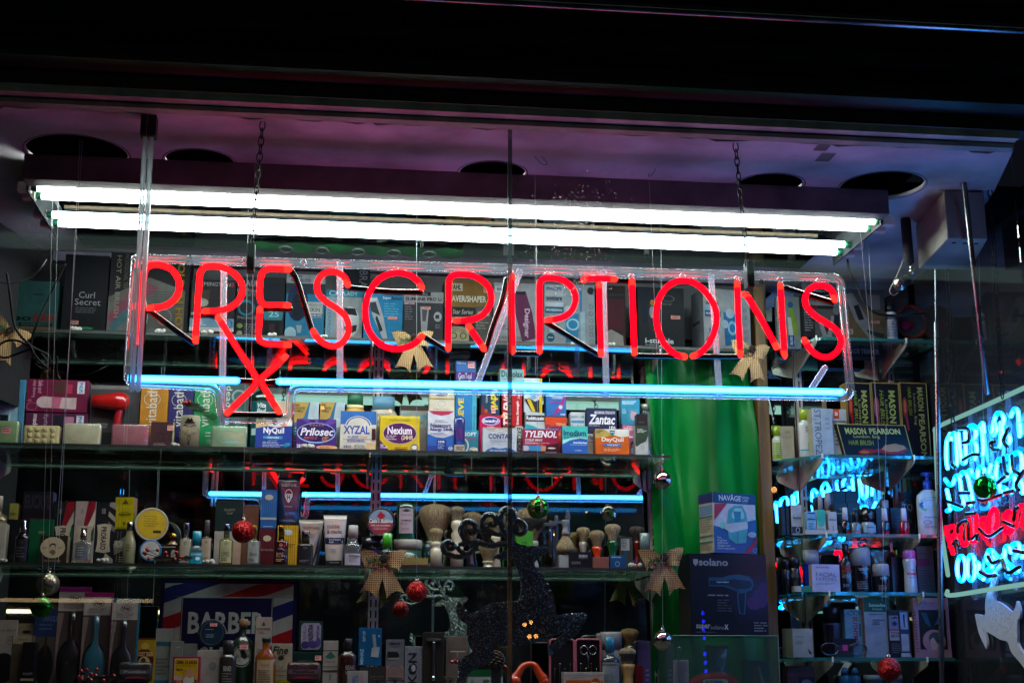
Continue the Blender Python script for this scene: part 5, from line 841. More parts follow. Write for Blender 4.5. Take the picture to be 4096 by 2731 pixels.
C('cologne_box', 'bright yellow numbered cologne carton', 462, 538, 1988, P(500, 2116, B3).z, B3, .04, '#a39408', [('p', '#4c4a10', [(.4, .2), (.55, .06), (.7, .2)]), ('t', 'AUTHENTIC', .3, .45, .75, .49, '#5a5410'), ('t', 'No.10', .24, .5, .86, .57, '#1c1c10', 'b'), ('e', .55, .82, .08, .06, '#5a5410'), ('l', .15, .93, .7, .97, 1, '#5a5410')], side='#8a8208', rot=-6)
C('shaving_box', 'black and grey shaving carton under the yellow carton', 456, 520, 2118, z, B3, .05, '#17171b', [('p', '#6c665e', [(.02, .4), (.96, .1), (.96, .5), (.1, .7)]), ('t', 'PRORASO', .06, .3, .9, .5, '#b0a894', 'bi'), ('l', .4, .75, .8, .92, 3, '#8a857c')])
lathed('wine_bottle', 'slim frosted perfume bottle with a steel collar, shaped like a wine bottle', 494, 546, 2086, z, F3, [('glass', [(0, 0), (.9, 0), (1, .03), (1, .5), (.8, .62), (.6, .72), (.56, .8)], mat('#7d7f5c', .25, kind='gloss')), ('cap', prof_cap(.62, .8, 1), CHR)], [('l', .3, .1, .7, .6, 3, '#4c4e34')], v0=.5, v1=.9)
tin('white jar on its side with a round yellow lid and barcode', 607, 2096, 68, z, F3+.01, '#a49a86', '#b89a1e', [('l', .25, .25, .7, .6, 5, '#8a7a20'), ('r', .55, .68, .78, .76, '#2a2a24')], .05, turn=12)
tin('small round soap with a scalloped blue edge behind the berries', 602, 2200, 44, z, F3, '#2a7ab0', '#b4b0a8', [('t', 'Shower', .28, .42, .74, .56, '#2a6a9a', 'i')], .015, cat='soap', name='round_soap')
bottle('short amber bottle with a brass cap above the red berries', 664, 716, 2132, z, B3-.01, '#9a6a48', '#8a7a3c', None, sh=.55, capm=GLD, rn=.5, rc=.55)
C('soap_box', 'small black soap box behind the red berries', 628, 710, 2176, z, F3+.01, .03, '#14100e', [('r', .06, .1, .94, .16, '#8a8474'), ('e', .82, .5, .12, .26, '#8a8474')])
def cologne(label, a, b, t, body, lab, txt, capw=.42, capm=None, glass=True, tc='#3a3a30'):
    return lathed('cologne_bottle', label, a, b, t, z, F3, [('glass', [(0, 0), (.96, 0), (1, .02), (1, .58), (.8, .62), (.4, .635), (.4, .65)], clear('perfume_'+body.strip('#'), tuple(min(1, q*1.1+.1) for q in lin(body)), .08, .02, haze=.3, hazecol=lin(body)) if glass else mat(body, .2, kind='gloss')), ('cap', [(0, .65), (capw, .65), (capw, .985), (capw*.9, 1), (0, 1)], capm or CHR)],
        ([('r', .08, .0, .92, 1, lab)] if lab else [])+[('o', .5, .14, .1, .06, .3, tc)]+([('t', txt, .22, .5, .78, .72, tc)] if txt else [])+[('l', .2, .8, .8, .95, 2, tc)], flat=.55, v0=.42, v1=.95)
cologne('clear cologne bottle with a tall bright chrome cap', 720, 772, 2090, '#a09a80', '#9c9480', '')
bottle('micellar water bottle with turquoise cap and label', 756, 820, 2122, z, F3-.004, '#8aa4a8', '#12889c', '#0f8498', [('t', 'BIODERMA', .2, .1, .85, .28, '#bfe2e8', 'b'), ('e', .62, .55, .14, .16, '#bfe2e8')], glass=True, rn=.5, rc=.56, sh=.42, ne=.56, v=(.64, .98), top=.58)
cologne('dark pump cologne bottle with a cream label', 806, 852, 2080, '#2a201c', '#a5967a', '', capm=mat('#77706a', .3, .6))
C('cologne_box', 'dark green cologne box above the white box, beside the red bauble', 864, 976, 2002, P(920, 2122, B3).z, B3, .05, '#0b2420', [('t', 'TRUEFITT', .3, .27, .7, .35, '#8a8460', 'i'), ('t', 'hill', .4, .38, .62, .45, '#8a8460', 'i')])
C('cologne_box', 'plain white card box below the dark green cologne box', 858, 966, 2124, z, B3-.005, .05, '#958c84', [('r', .75, .3, 1, .95, '#a38a72')])
cologne('pale yellow cologne bottle with a chrome cap left of the red bauble', 880, 935, 2094, '#a09038', '#a3a078', 'LIMES')
C('cologne_box', 'brown card cologne carton behind the red bauble', 970, 1036, 2021, z, B3, .04, '#5c3a26', [])
cologne('clear cologne bottle with pale label and brass topped cap beside the bauble', 990, 1044, 2100, '#8f9484', '#8f928a', 'Skye', capm=GLD)
C('cologne_box', 'blue pinstriped cologne carton with an oval badge', 1046, 1110, 1957, P(1075, 2114, B3).z, B3, .045, '#16528c', [('v', 0, 0, 1, .7, 8, '#1f66a4'), ('e', .5, .2, .26, .07, '#a8a48c'), ('r', 0, .71, 1, .77, '#9aa0a0'), ('t', 'SANDALWOOD', .2, .93, .8, .96, '#a8b4c0', 'b')], rot=1)
C('cologne_box', 'maroon pinstriped aftershave carton with an oval badge', 1038, 1102, 2114, z, B3-.01, .045, '#3e0e14', [('v', 0, 0, 1, .94, 8, '#5a1a20'), ('e', .5, .25, .25, .08, '#b5a888'), ('t', 'After Shave Lotion', .12, .52, .9, .58, '#b08c88', 'i'), ('r', 0, .95, 1, 1, '#a8a090')])
squeeze('large navy shaving cream tube with a silver crest and inverted triangle', 1110, 1204, 1908, P(1150, 2098, B3).z, B3, '#101c38', [('t', 'TRUEFITT & HILL', .1, .12, .9, .19, '#a3a8ac', 'b'), ('o', .5, .36, .18, .12, .2, '#b4b8bc'), ('p', '#b4b8bc', [(.36, .34), (.64, .34), (.6, .48), (.5, .54), (.4, .48)]), ('t', 'H', .43, .36, .57, .48, '#1a2c58', 'b'), ('t', 'TRAFALGAR', .33, .6, .66, .63, '#a3a8ac'), ('p', '#24407a', [(.08, .06), (.12, .06), (.48, .98), (.45, .98)]), ('p', '#24407a', [(.92, .06), (.88, .06), (.53, .98), (.56, .98)])], base=.9, cap='#101c38')
C('cologne_box', 'golden yellow pinstriped carton behind the bay rum bottle', 1112, 1194, 2100, z, B3-.01, .045, '#a8790e', [('v', 0, 0, 1, 1, 9, '#c49a24'), ('e', .52, .17, .2, .07, '#a8b4b0'), ('l', .5, .45, .9, .55, 2, '#5a4410')])
cologne('brown bay rum aftershave bottle with a brass cap', 1098, 1156, 2100, '#4a2014', None, 'BAY\nRUM', capm=GLD, tc='#b89c84')
squeeze('pale grey shaving cream tube leaning behind the dark square bottle', 1194, 1296, 2076, z, B3-.01, '#8f8478', [('t', 'TRUEFITT & HILL', .12, .14, .9, .2, '#5a5450', 'b'), ('p', '#1f2450', [(.96, .2), (.96, .7), (.6, .98)]), ('l', .2, .3, .7, .4, 2, '#6a625a')], base=.5)
cologne('square dark brown aftershave bottle with a round metal stopper', 1190, 1256, 2122, '#3a2414', '#1c1c20', '', capm=mat('#8a8878', .2, 1.), capw=.5, tc='#7a7a7c', glass=False)
squeeze('white face and beard wash tube with a navy band', 1294, 1389, 2058, z, F3+.02, '#b0a49a', [('t', 'stubble\n& stache', .12, .17, .84, .36, '#1f2430', ''), ('r', 0, .44, 1, .56, '#16203e'), ('t', 'face & beard\nwash', .2, .455, .8, .545, '#d8d4cc'), ('l', .3, .66, .75, .76, 3, '#7a7470')], base=.7, cap='#14181c')
bottle('clear cleansing bottle with a pink ring and white cap', 1380, 1448, 2098, z, F3-.002, '#9a9c9c', '#a8a49c', '#a8a4b0', [('t', 'BIODERMA', .3, .15, .95, .3, '#3a3038', 'b'), ('l', .3, .4, .9, .8, 3, '#8a8490')], glass=True, rn=.5, rc=.56, sh=.45, ne=.58, v=(.7, .98), top=.7, capm=mat('#aca8a0', .4))
lathed('cream_jar', 'low purple shaving cream jar with a black lid', 1450, 1546, 2140, z, B3-.02, [('jar', [(0, 0), (.95, 0), (1, .05), (1, .55), (0, .55)], mat('#17121c', .3, kind='gloss')), ('lid', [(0, .56), (1.03, .56), (1.03, .96), (0, 1)], mat('#0e0c12', .3, kind='gloss'))], [('r', 0, 0, 1, 1, '#4c2370'), ('t', 'Passion', .7, .3, .96, .8, '#c8b4d4', 'i'), ('l', .06, .2, .5, .8, 4, '#8a6aa8')], flat=.6, v0=.45, v1=.95, cat='jar', span_a=150)
tin('black rimmed round bubble soap tin with a red diamond and cranberry band', 1523, 2086, 58, z, F3+.015, '#0c0c0e', '#7a8ea4', [('p', '#922838', [(.07, .5), (.93, .5), (.88, .7), (.76, .83), (.6, .92), (.4, .92), (.24, .83), (.12, .7)]), ('p', '#9c1c28', [(.5, .14), (.66, .3), (.52, .44), (.36, .3)]), ('p', '#14141a', [(.07, .42), (.93, .46), (.93, .56), (.07, .5)]), ('t', "Catie's Bubbles", .1, .4, .92, .54, '#e0dcd8', 'bi'), ('t', 'CAPE COD CRANBERRY', .16, .6, .84, .65, '#dcc4c4', 'b'), ('l', .25, .7, .75, .8, 2, '#c89498')], .04)
bottle('cleansing bottle with a lime green cap and white label', 1518, 1584, 2130, z, F3-.002, '#2c5a44', '#3ca014', '#9fa8a0', [('t', 'BIODERMA', .1, .1, .9, .28, '#2a3830', 'b'), ('l', .15, .4, .85, .85, 3, '#6a746c')], glass=True, rn=.5, rc=.58, sh=.4, ne=.52, v=(.66, .98), top=.54)
lathed('shampoo_bottle', 'upside down dark green shampoo bottle with a pink label', 1590, 1662, 2006, z, B3-.015, [('body', [(0, .1), (.85, .1), (.95, .2), (1, .4), (1, .9), (.92, .98), (0, 1)], mat('#0a3c28', .22, kind='gloss')), ('cap', [(0, 0), (.7, 0), (.7, .1), (0, .1)], mat('#0a2c1e', .3))], [('r', .1, 0, .9, 1, '#a8949a'), ('p', '#24403a', [(.25, .1), (.5, .02), (.75, .1), (.5, .16)]), ('t', 'LONDON', .25, .24, .75, .3, '#4a3a44'), ('t', 'SHAMPOO', .22, .45, .78, .52, '#2a242c', 'b'), ('l', .15, .58, .85, .66, 2, '#7a4a58'), ('l', .3, .8, .7, .9, 2, '#6a5c64')], flat=.5, v0=.1, v1=.48)
lathed('cream_jar', 'dark green pomade jar with a white screw lid', 1574, 1690, 2156, z, B3-.03, [('jar', [(0, 0), (.95, 0), (1, .05), (1, .66), (0, .66)], mat('#0c3a28', .3, kind='gloss')), ('lid', [(0, .66), (1.03, .66), (1.03, .95), (.96, 1), (0, 1)], mat('#a8a498', .4))], [('t', 'CLUBMAN\nPINAUD', .3, .25, .7, .7, '#a3a890', 'b')], flat=.7, v0=.38, v1=.98, cat='jar')
bottle('dark green bottle lying low behind the cream brush', 1688, 1772, 2166, z, B3, '#0a3430', '#0a3430', None, [('t', 'OCK', .3, .1, .7, .3, '#a0b0a8')], sh=.8, ne=.9, rn=.8, rc=.8)
# brushes
CRM = '#b9ae90'
brush('huge pale badger shaving brush under the green striped bauble row, leftmost of the big brushes', 1742, 68, 2012, 2160, z, B3-.01, '#7d8068', hx=34, hair='#8e7a58')
brush('tall cream handled shaving brush with a stepped two tone handle', 1830, 30, 2024, 2078, z, B3-.03, CRM, hx=26, hair='#7d7056', hprof=[(1, 0), (1.05, .3), (1.05, .48), (.85, .52), (.8, .6), (.95, .7), (.6, .78), (.95, .86), (.9, .97), (.6, 1)])
brush('small white handled shaving brush with a printed crest', 1746, 27, 2111, 2164, z, F3-.004, CRM, hx=22, hair='#9a865c', hprof=[(1.05, 0), (1.05, .7), (.7, .76), (.9, .84), (.95, .92), (.7, 1)])
brush('broad tan brush behind the glitter deer antlers', 1890, 44, 2044, 2150, z, B3, '#1a1a1a', hx=22, hair='#7d6646')
brush('tan brush with pale handle seen through the antler curls', 1986, 40, 2048, 2140, z, B3-.01, CRM, hx=20, hair='#7a6848')
brush('low spreading brush lying behind the lowest antler curl', 1955, 40, 2170, 2242, z, B3-.03, CRM, hx=24, hair='#86744e')
brush('big black banded badger brush with a white handle beneath the green bauble', 2128, 64, 2026, 2160, z, B3-.02, '#b0ada4', hx=32, hair='#8a7654', dark='#1c1712')
C('soap_box', 'lime green card box half hidden by the glitter antlers', 2064, 2132, 2123, z, F3+.02, .03, '#3f8a2c', [('t', 'ALOE', .35, .28, .65, .33, '#1f4a18', 'b'), ('t', 'ALOE CREAM', .28, .36, .72, .42, '#1f4a18', 'b')])
def stand(label, cx, w_, t, Y, heads):
    p = P(cx, 2150, Y); t_ = thing('razor_stand', label, 'razor stand', (p.x, Y, z)); h = P(cx, t, Y).z-z; m = mat('#77787c', .28, .85, kind='grime'); u = P(cx+w_, 2150, Y).x-p.x
    q = MB(); q.tube([(0, 0, .004), (0, 0, h)], .0055, m, 12); q.lathe([(0, 0), (.028, 0), (.027, .004), (.01, .007), (0, .007)], m, n=24); q.build('pole', t_)
    MB().box((-u, -.006, h-.02), (u, .006, h-.012), m).build('arm', t_, bevel=.001)
    for s in heads:
        q = MB(); q.tube([(s*u*.85, -.012, h-.015), (s*u*.85, -.012, h-.04)], .004, m, 10); q.tube([(s*u*.85, -.012, h-.04), (s*u*.85, -.012, h*.25)], .0055, mat('#8a8b90', .2, 1.), 12); q.build('razor_handle', t_)
        MB().box((s*u*.85-.019, -.02, h-.028), (s*u*.85+.019, -.004, h-.019), m).build('razor_head', t_, bevel=.0015)
    return t_
stand('grey metal stand holding safety razors right of the black banded brush', 2225, 30, 2066, B3-.02, (-1,))
stand('tall grey metal stand pole with a hanging shaving brush', 2272, 10, 2046, B3-.035, ())
b_ = brush('pale shaving brush hanging head down from the metal stand', 2266, 38, 2136, 2212, z, F3+.0, '#7a7a78', hx=16, hair='#94805a'); 
b_.rotation_euler = (math.pi, 0, 0); b_.location.z = P(2266, 2140, F3).z+(P(2266, 2136, F3).z-z)-.0; b_.location.z = z+ (P(2266, 2136, F3).z-z)+(P(2266, 2212, F3).z-z)
brush('cream handled brush with fan shaped hair next to the hanging brush', 2335, 27, 2107, 2166, z, B3-.03, '#a8a595', hx=17, hair='#94805a')
brush('orange handled shaving brush', 2391, 31, 2119, 2184, z, F3+.01, '#c43a0a', hx=20, hair='#86714c')
brush('green handled shaving brush with a turned waist', 2454, 32, 2094, 2160, z, F3+.012, '#0b4a22', hx=22, hair='#968260')
brush('dark haired shaving brush with a polished red wooden handle', 2551, 31, 2103, 2160, z, B3-.03, '#5a1408', hx=14, hair='#3a2c1c')
brush('short tan brush behind the orange handled brush', 2300, 26, 2128, 2190, z, B3, '#7a5a30', hx=16, hair='#7a6a38')
C('display_pack', 'clear hanging blister with a barcode label between green and red brushes', 2478, 2530, 2148, z, B3-.02, .02, '#3a3c34', [('r', .1, .05, .75, .4, '#a0a49c'), ('l', .15, .08, .6, .36, 6, '#3a3c38'), ('r', .3, .4, .55, .98, '#2a4a60')], cat='blister pack')
bottle('small bottle with a glassy stopper at the right end of the lower shelf', 2560, 2602, 2130, z, F3+.03, '#2a2620', '#5a6a64', None, sh=.3, ne=.36, rn=.8, rc=.95, top=.4)
C('cologne_box', 'black box with an outlined silver name under the white handled brush', 2276, 2370, 2206, z, F3-.002, .035, '#101014', [('r', .38, .12, .82, .125, '#9a9a9c'), ('r', .38, .4, .82, .41, '#9a9a9c'), ('t', 'REVISION', .42, .18, .78, .34, '#b0b0b0', 'b'), ('l', .1, .6, .7, .8, 2, '#7a7a7c')])
C('cologne_box', 'white small carton left of the black outlined box', 2238, 2276, 2218, z, F3+.004, .035, '#8a8f8a')
C('soap_box', 'small blue carton beneath the green handled brush', 2440, 2498, 2220, z, F3-.002, .03, '#16406c', [('l', .1, .1, .9, .3, 1, '#8ab0d0'), ('o', .5, .65, .15, .2, .2, '#8ab0d0')])
C('soap_box', 'pinkish ribbed carton beneath the orange handled brush', 2371, 2436, 2226, z, F3-.002, .03, '#8a5448', [('v', 0, 0, 1, 1, 9, '#744238')])
t = thing('nail_brush', 'yellow bristled wooden nail brush lying on its back', 'nail brush', span(1604, 1716, 2206, z, F3-.006)[2]); wd = span(1604, 1716, 2206, z, F3-.006)[0]
MB().box((-wd/2, 0, .0), (wd/2, .02, .008), mat('#5a2414', .4, kind='wood')).build('wooden_back', t, bevel=.003)
q = MB(); m_ = mat('#a89450', .7)
for i in range(22):
    for j in range(5): x = -wd/2*.9+wd*.9*i/21; q.tube([(x, .001+j*.0045, .007), (x+.0006, -.002+j*.0045, .024+.002*math.sin(i*2.1))], .0014, m_, 5, caps=False)
q.build('bristles', t)

# ---- deck (bottom row), base just under the frame ----
z = ZD; DF, DM, DB = 3.93, 4.0, 4.08
def signboard():
    Y = 4.10; wd, h, p = span(645, 1192, 2318, z, Y); t = thing('barber_sign', 'dark blue barber sign framed by red, white and blue diagonal stripes', 'sign', p); MB().box((-wd/2, 0, .001), (wd/2, .004, h), mat('#0b0f30', .35, kind='card')).build('panel', t)
    mp = lambda u, v, k: Vector(((u-.5)*wd, -k*1.3, h*(1-v))); cols = ('#94978a', '#8a1018', '#94978a', '#141c52'); art = []
    for i in range(-4, 13):
        a = i*.118; art.append(('clip', cols[i % 4], a))
    mb = MB(); u0, v0, u1, v1 = .03, .035, .97, 1.0; x0, x1 = .16, .82; y0 = .16
    def band(rect, n):
        a0, b0, a1, b1 = rect; step = .135; sl = .60
        for i in range(-3, 14):
            # v = c - sl*(u)*asp : parallelogram bands clipped to the rectangle by a fine strip
            c0 = i*step; N_ = 14; vs = []; fs = []
            for k in range(N_+1):
                u = a0+(a1-a0)*k/N_; lo = min(b1, max(b0, c0-sl*(u-.5)*.78+.0)); hi = min(b1, max(b0, c0+step-sl*(u-.5)*.78)); vs += [(u, lo), (u, hi)]
            for k in range(N_): fs.append((2*k, 2*k+1, 2*k+3, 2*k+2))
            if any(abs(vs[2*k][1]-vs[2*k+1][1]) > .002 for k in range(N_+1)):
                fs = [f for f in fs if abs(vs[f[0]][1]-vs[f[1]][1])+abs(vs[f[3]][1]-vs[f[2]][1]) > .002]
                mb.add([mp(u, v, .0006+n) for u, v in vs], fs, mat(cols[i % 4], .4, kind='card'))
    band((u0, v0, u1, y0), 0); band((u0, y0+.003, x0-.005, v1), 0); band((x1+.005, y0+.003, u1, v1), 0)
    mb.build('stripes', t)
    print_art([('r', x0, y0, x1, v1, '#8a8c80'), ('r', x0+.006, y0+.01, x1-.006, v1, '#0b0f34'), ('t', 'BARBER', .21, .3, .77, .50, '#a3ac9c', 'b'), ('t', 'SHOP', .3, .62, .68, .84, '#9aa090', 'b')], lambda u, v, k: mp(u, v, k+.001), 'lettering', t)
signboard()
WETB = (('pink backed round hair brush pack, leftmost of the white headed brush packs', 240, 366, 2346, '#6a0f52', 'HI-SPEED\nROUND BRUSH', None), ('pink backed vented hair brush pack, middle of the white headed packs', 340, 455, 2368, '#6a0f46', 'SPEED DRY', '#20505c'), ('teal backed paddle hair brush pack, rightmost of the white headed packs', 452, 562, 2392, '#0f5668', 'ORIGINAL DETANGLER', None))
for i, (nm, a, b, t2, col, sub, hc) in enumerate(WETB):
    tt = C('hair_brush_pack', nm, a, b, t2, z, DM-.02*i, .012, col, [('r', 0, .05, .93, .24, '#8f877f'), ('o', .5, .115, .2, .04, .1, '#1c1a1c'), ('t', 'Wet', .36, .09, .64, .135, '#17151a', 'bi'), ('t', sub, .18, .165, .78, .195, '#4a4448'), ('l', .14, .205, .84, .225, 1, '#6a6464'), ('r', 0, .24, .93, 1, '#3a322f'), ('p', '#6a5c58', [(0, .26), (.2, .26), (.1, .5), (.05, .8), (0, .9)]), ('e', .45, .74, .4, .22, '#100e10')], rot=2, cat='hair brush pack')
    q = MB(); wd = span(a, b, t2, z, DM)[0]; h = span(a, b, t2, z, DM)[1]
    q.lathe([(0, 0), (.09*wd, 0), (.11*wd, h*.1), (.08*wd, h*.22), (.12*wd, h*.3), (.3*wd, h*.38), (.38*wd, h*.5), (.36*wd, h*.62), (.2*wd, h*.7), (0, h*.71)][::1], mat(hc or '#141216', .3, kind='gloss'), Matrix.Translation((-.02*wd, -.006, h*.75)) @ Matrix.Rotation(math.pi, 4, 'X'), 20, flat=.35); q.build('hair_brush', tt)
C('hair_brush_pack', 'blue headed detangling brush pack behind the green bauble', 142, 246, 2430, z, DM, .012, '#16284c', [('t', 'TANGLE', .3, .1, .9, .17, '#4a6088', 'b'), ('l', .2, .2, .8, .3, 2, '#3a4c70'), ('r', 0, .36, 1, 1, '#3f3934'), ('e', .5, .72, .32, .26, '#0e0c0e'), ('r', .44, .36, .54, .6, '#2a1a12')], cat='hair brush pack')
C('hair_accessory_card', 'cream hair accessory card at the left edge with a round number', -40, 72, 2478, z, DM, .008, '#857c72', [('t', 'my Blend', .42, .13, .95, .18, '#4a443e', 'i'), ('o', .78, .3, .12, .06, .1, '#3a3632'), ('t', '12', .72, .28, .84, .32, '#3a3632'), ('e', .6, .7, .45, .22, '#12101a')], cat='card')
C('hair_accessory_card', 'tall cream card with a punched hanging hole', 72, 146, 2492, z, DM+.02, .008, '#7d725c', [('e', .5, .13, .24, .025, '#14120e'), ('l', .2, .2, .8, .3, 2, '#5a5240')], cat='card')
C('hair_box', 'brown carton with cream label beside the black slim carton', 50, 132, 2540, z, DF+.01, .03, '#4f4334', [('r', .04, 0, .96, .16, '#8a8064'), ('t', 'Roark', .3, .04, .76, .1, '#4a4434', 'i')])
C('hair_box', 'slim black hair fibre carton with a pale band', 92, 146, 2566, z, DF-.01, .03, '#0a0b0e', [('t', 'toppik', .15, .64, .9, .72, '#6a6c70', 'b'), ('r', 0, .78, 1, .83, '#8a8464')])
C('cologne_box', 'yellow aftershave carton with a red arched label', 540, 624, 2551, z, DM, .035, '#8f7410', [('r', 0, .0, 1, .03, '#5a2c14'), ('e', .5, .16, .2, .07, '#a88c3a'), ('p', '#4a120e', [(.05, .42), (.15, .28), (.35, .22), (.65, .22), (.85, .28), (.95, .42), (.92, .6), (.08, .6)]), ('t', 'LUCKY TIGER', .12, .27, .9, .36, '#b8a06a', 'b'), ('e', .5, .5, .28, .14, '#a8925a'), ('e', .46, .46, .12, .07, '#3a2a18'), ('e', .58, .54, .16, .07, '#4a3620')])
C('skin_box', 'grey carton with two teal stripes next to the yellow carton', 624, 692, 2512, z, DM+.01, .035, '#6c7069', [('r', 0, .22, 1, .29, '#164a54'), ('l', .1, .5, .9, .8, 5, '#4f534e'), ('r', .05, .86, .9, .9, '#1c5a72')])
C('skin_box', 'grey carton behind the red and yellow shaving soap', 682, 732, 2562, z, DM, .03, '#63655e', [('r', .5, .12, .8, .14, '#8a8c84')])
C('skin_box', 'short grey carton below the barber sign stripes', 730, 790, 2573, z, DM+.01, .03, '#5c605a', [('r', 0, .7, 1, .75, '#1a4a3c')])
C('shaving_soap_box', 'red bordered yellow shaving soap box with a white bearded barber customer', 693, 801, 2624, z, DF, .03, '#8a1220', [('r', .06, .06, .94, .97, '#a8a08a'), ('r', .08, .08, .92, .96, '#b08e10'), ('t', 'CREMA DA BARBA', .1, .12, .9, .24, '#3a1410', 'b'), ('t', 'EXTRA EXTRA PURISSIMA', .13, .27, .84, .31, '#5a3410'), ('t', 'CELLA', .12, .36, .38, .44, '#3a1410', 'b'), ('r', .08, .72, .92, .96, '#6a1a14'), ('e', .64, .58, .2, .2, '#b4805c'), ('p', '#b4b0a4', [(.4, .74), (.5, .62), (.66, .68), (.78, .62), (.84, .78), (.6, .96), (.46, .92)]), ('e', .26, .8, .12, .13, '#a8694a'), ('r', .08, .6, .34, .74, '#b08c94')], rot=-2)
C('soap_box', 'plain off white box with a faint round portrait', 790, 902, 2598, z, DF+.02, .03, '#8f8880', [('o', .62, .45, .3, .26, .08, '#7d8078'), ('e', .56, .42, .14, .12, '#6a746c')])
tin('black rimmed round tin with a navy lid and pink price sticker', 848, 2530, 54, z, DM+.0, '#101210', '#0f2434', [('o', .5, .5, .43, .43, .03, '#4a6474'), ('l', .25, .35, .75, .42, 1, '#7a8c94'), ('l', .28, .55, .72, .7, 2, '#7a8c94')], .035, st=(.42, .14))
bottle('round shouldered dark green lavender bottle with a wooden cap', 925, 1022, 2473, z, DM-.0, '#0a2412', '#8a7048', None, sh=.56, ne=.76, rn=.26, rc=.37, flat=.6, capm=mat('#9a7c50', .5, kind='wood'), top=.88, v=(.38, .70), art=[('e', .5, .5, .4, .5, '#8a8c80'), ('e', .5, .5, .37, .46, '#1f2a22'), ('e', .5, .5, .33, .4, '#8f9184'), ('t', 'LAVANDA', .2, .42, .8, .58, '#2a3028'), ('l', .34, .2, .66, .3, 1, '#3a4038')], st=(.42, .0))
bottle('small dark beard shampoo bottle with a brown label', 880, 948, 2560, z, DF-.0, '#2a2114', '#17171a', '#2c2724', [('t', 'BEARD', .28, .22, .72, .42, '#a0a096', 'b'), ('l', .2, .5, .8, .9, 4, '#7a7a72')], sh=.62, ne=.7, rn=.6, rc=.65, v=(.42, .95), top=.72)
C('perfume_box', 'tall narrow off white carton with a small leaf emblem', 1024, 1088, 2467, z, DM-.01, .03, '#8f8276', [('p', '#3a3a36', [(.38, .11), (.5, .06), (.62, .11), (.5, .13)]), ('t', 'ACCA KAPPA', .08, .15, .92, .175, '#3a3632', 'b'), ('l', .2, .2, .8, .24, 2, '#5a544e'), ('l', .15, .45, .85, .6, 4, '#6a625a')], side='#a89c8c')
lathed('cologne_bottle', 'amber cologne bottle with a long neck, black cap and cream label', 1022, 1108, 2548, z, DF-.006, [('glass', [(0, 0), (.96, 0), (1, .03), (1, .5), (.93, .62), (.6, .72), (.34, .78), (.34, .9)], mat('#7a3c08', .15, kind='gloss')), ('cap', [(0, .9), (.4, .9), (.42, .98), (.3, 1), (0, 1)], mat('#14201c', .3))], [('r', .1, 0, .9, 1, '#a3906e'), ('t', 'Royall', .3, .14, .7, .3, '#8a4a30', 'i'), ('l', .2, .4, .8, .9, 6, '#6a5844')], flat=.5, v0=.44, v1=.95)
C('cologne_box', 'white aftershave carton with bold black script and a line drawn face', 1086, 1170, 2572, z, DM-.03, .03, '#8f8670', [('t', 'Fine', .06, .06, .8, .24, '#17140f', 'bi'), ('t', 'ACCOUTREMENTS', .3, .25, .65, .28, '#17140f', 'b'), ('e', .48, .32, .14, .05, '#1c1814'), ('o', .48, .42, .15, .13, .08, '#3a342a'), ('t', 'After Shave', .2, .58, .76, .63, '#2a2620', 'i'), ('l', .2, .7, .8, .74, 1, '#4a4438'), ('r', 0, .8, 1, 1, '#8a7a18')], st=None)
C('perfume_box', 'green framed box with a purple botanical label', 1198, 1292, 2482, P(1245, 2602, DM).z, DM, .035, '#0e2c24', [('p', '#8a8494', [(.18, .07), (.84, .07), (.93, .16), (.93, .86), (.84, .95), (.18, .95), (.09, .86), (.09, .16)]), ('t', 'SM NOVELLA', .16, .16, .3, .8, '#2a2440', 'L'), ('t', 'VALENTINA', .38, .12, .6, .7, '#2a2440', 'Lbi'), ('e', .28, .8, .18, .12, '#332a5c'), ('e', .6, .78, .22, .12, '#3f3468'), ('e', .82, .7, .1, .16, '#4a3c70'), ('t', 'PREFUMO', .74, .12, .86, .55, '#3a2f5c', 'Lb')])
C('perfume_box', 'dark green shallow box with a pink sticker under the botanical label box', 1166, 1292, 2606, z, DM, .035, '#0b2620', [('t', 'TRUEFITT HILL', .22, .22, .7, .3, '#2f5a48', 'b')], st=(.75, .1, .2, .13))
C('cologne_box', 'white carton banded with thin black lines and a green crest', 1294, 1354, 2561, z, DM, .035, '#8f887e', [('r', 0, .2, 1, .215, '#1c1c1c'), ('p', '#2a5c44', [(.15, .34), (.5, .22), (.85, .34), (.5, .38)]), ('t', 'Arlington Quality', .16, .42, .84, .46, '#3a3a36', 'i'), ('r', 0, .54, 1, .55, '#1c1c1c'), ('r', 0, .62, 1, .645, '#1c1c1c'), ('r', .44, .7, .56, .82, '#4a7a5c')])
bottle('dark amber beard wash bottle behind the toothpicks', 1356, 1430, 2553, z, DM-.02, '#2a0e08', '#0c0a0a', None, [('t', 'BEARD\nWASH', .4, .1, .95, .6, '#a09894', '')], sh=.6, ne=.74, rn=.45, rc=.45, v=(.5, .9), top=.75)
C('razor_box', 'bright blue razor carton with a drawn folding razor', 1436, 1528, 2509, P(1480, 2662, DM).z, DM-.01, .02, '#0c4c74', [('t', 'MEHAZ', .08, .55, .22, .96, '#98b4c0', 'Lb'), ('t', 'double edge\nsafety razor', .16, .08, .3, .36, '#98b4c0', 'Lb'), ('p', '#7d8a8c', [(.58, .18), (.72, .17), (.78, .5), (.66, .54)]), ('p', '#8a9494', [(.58, .52), (.94, .5), (.86, .78), (.54, .76)]), ('e', .88, .22, .04, .03, '#98b4c0')], rot=2)
MB_ = tag(plainbox('display_block', (P(1440, 2662, DM).x, DM-.012, z), (P(1545, 2662, DM).x, DM+.03, P(1480, 2664, DM).z), mat('#1c120c', .6, kind='wood')), 'dark wooden block under the bright blue razor carton', 'block')
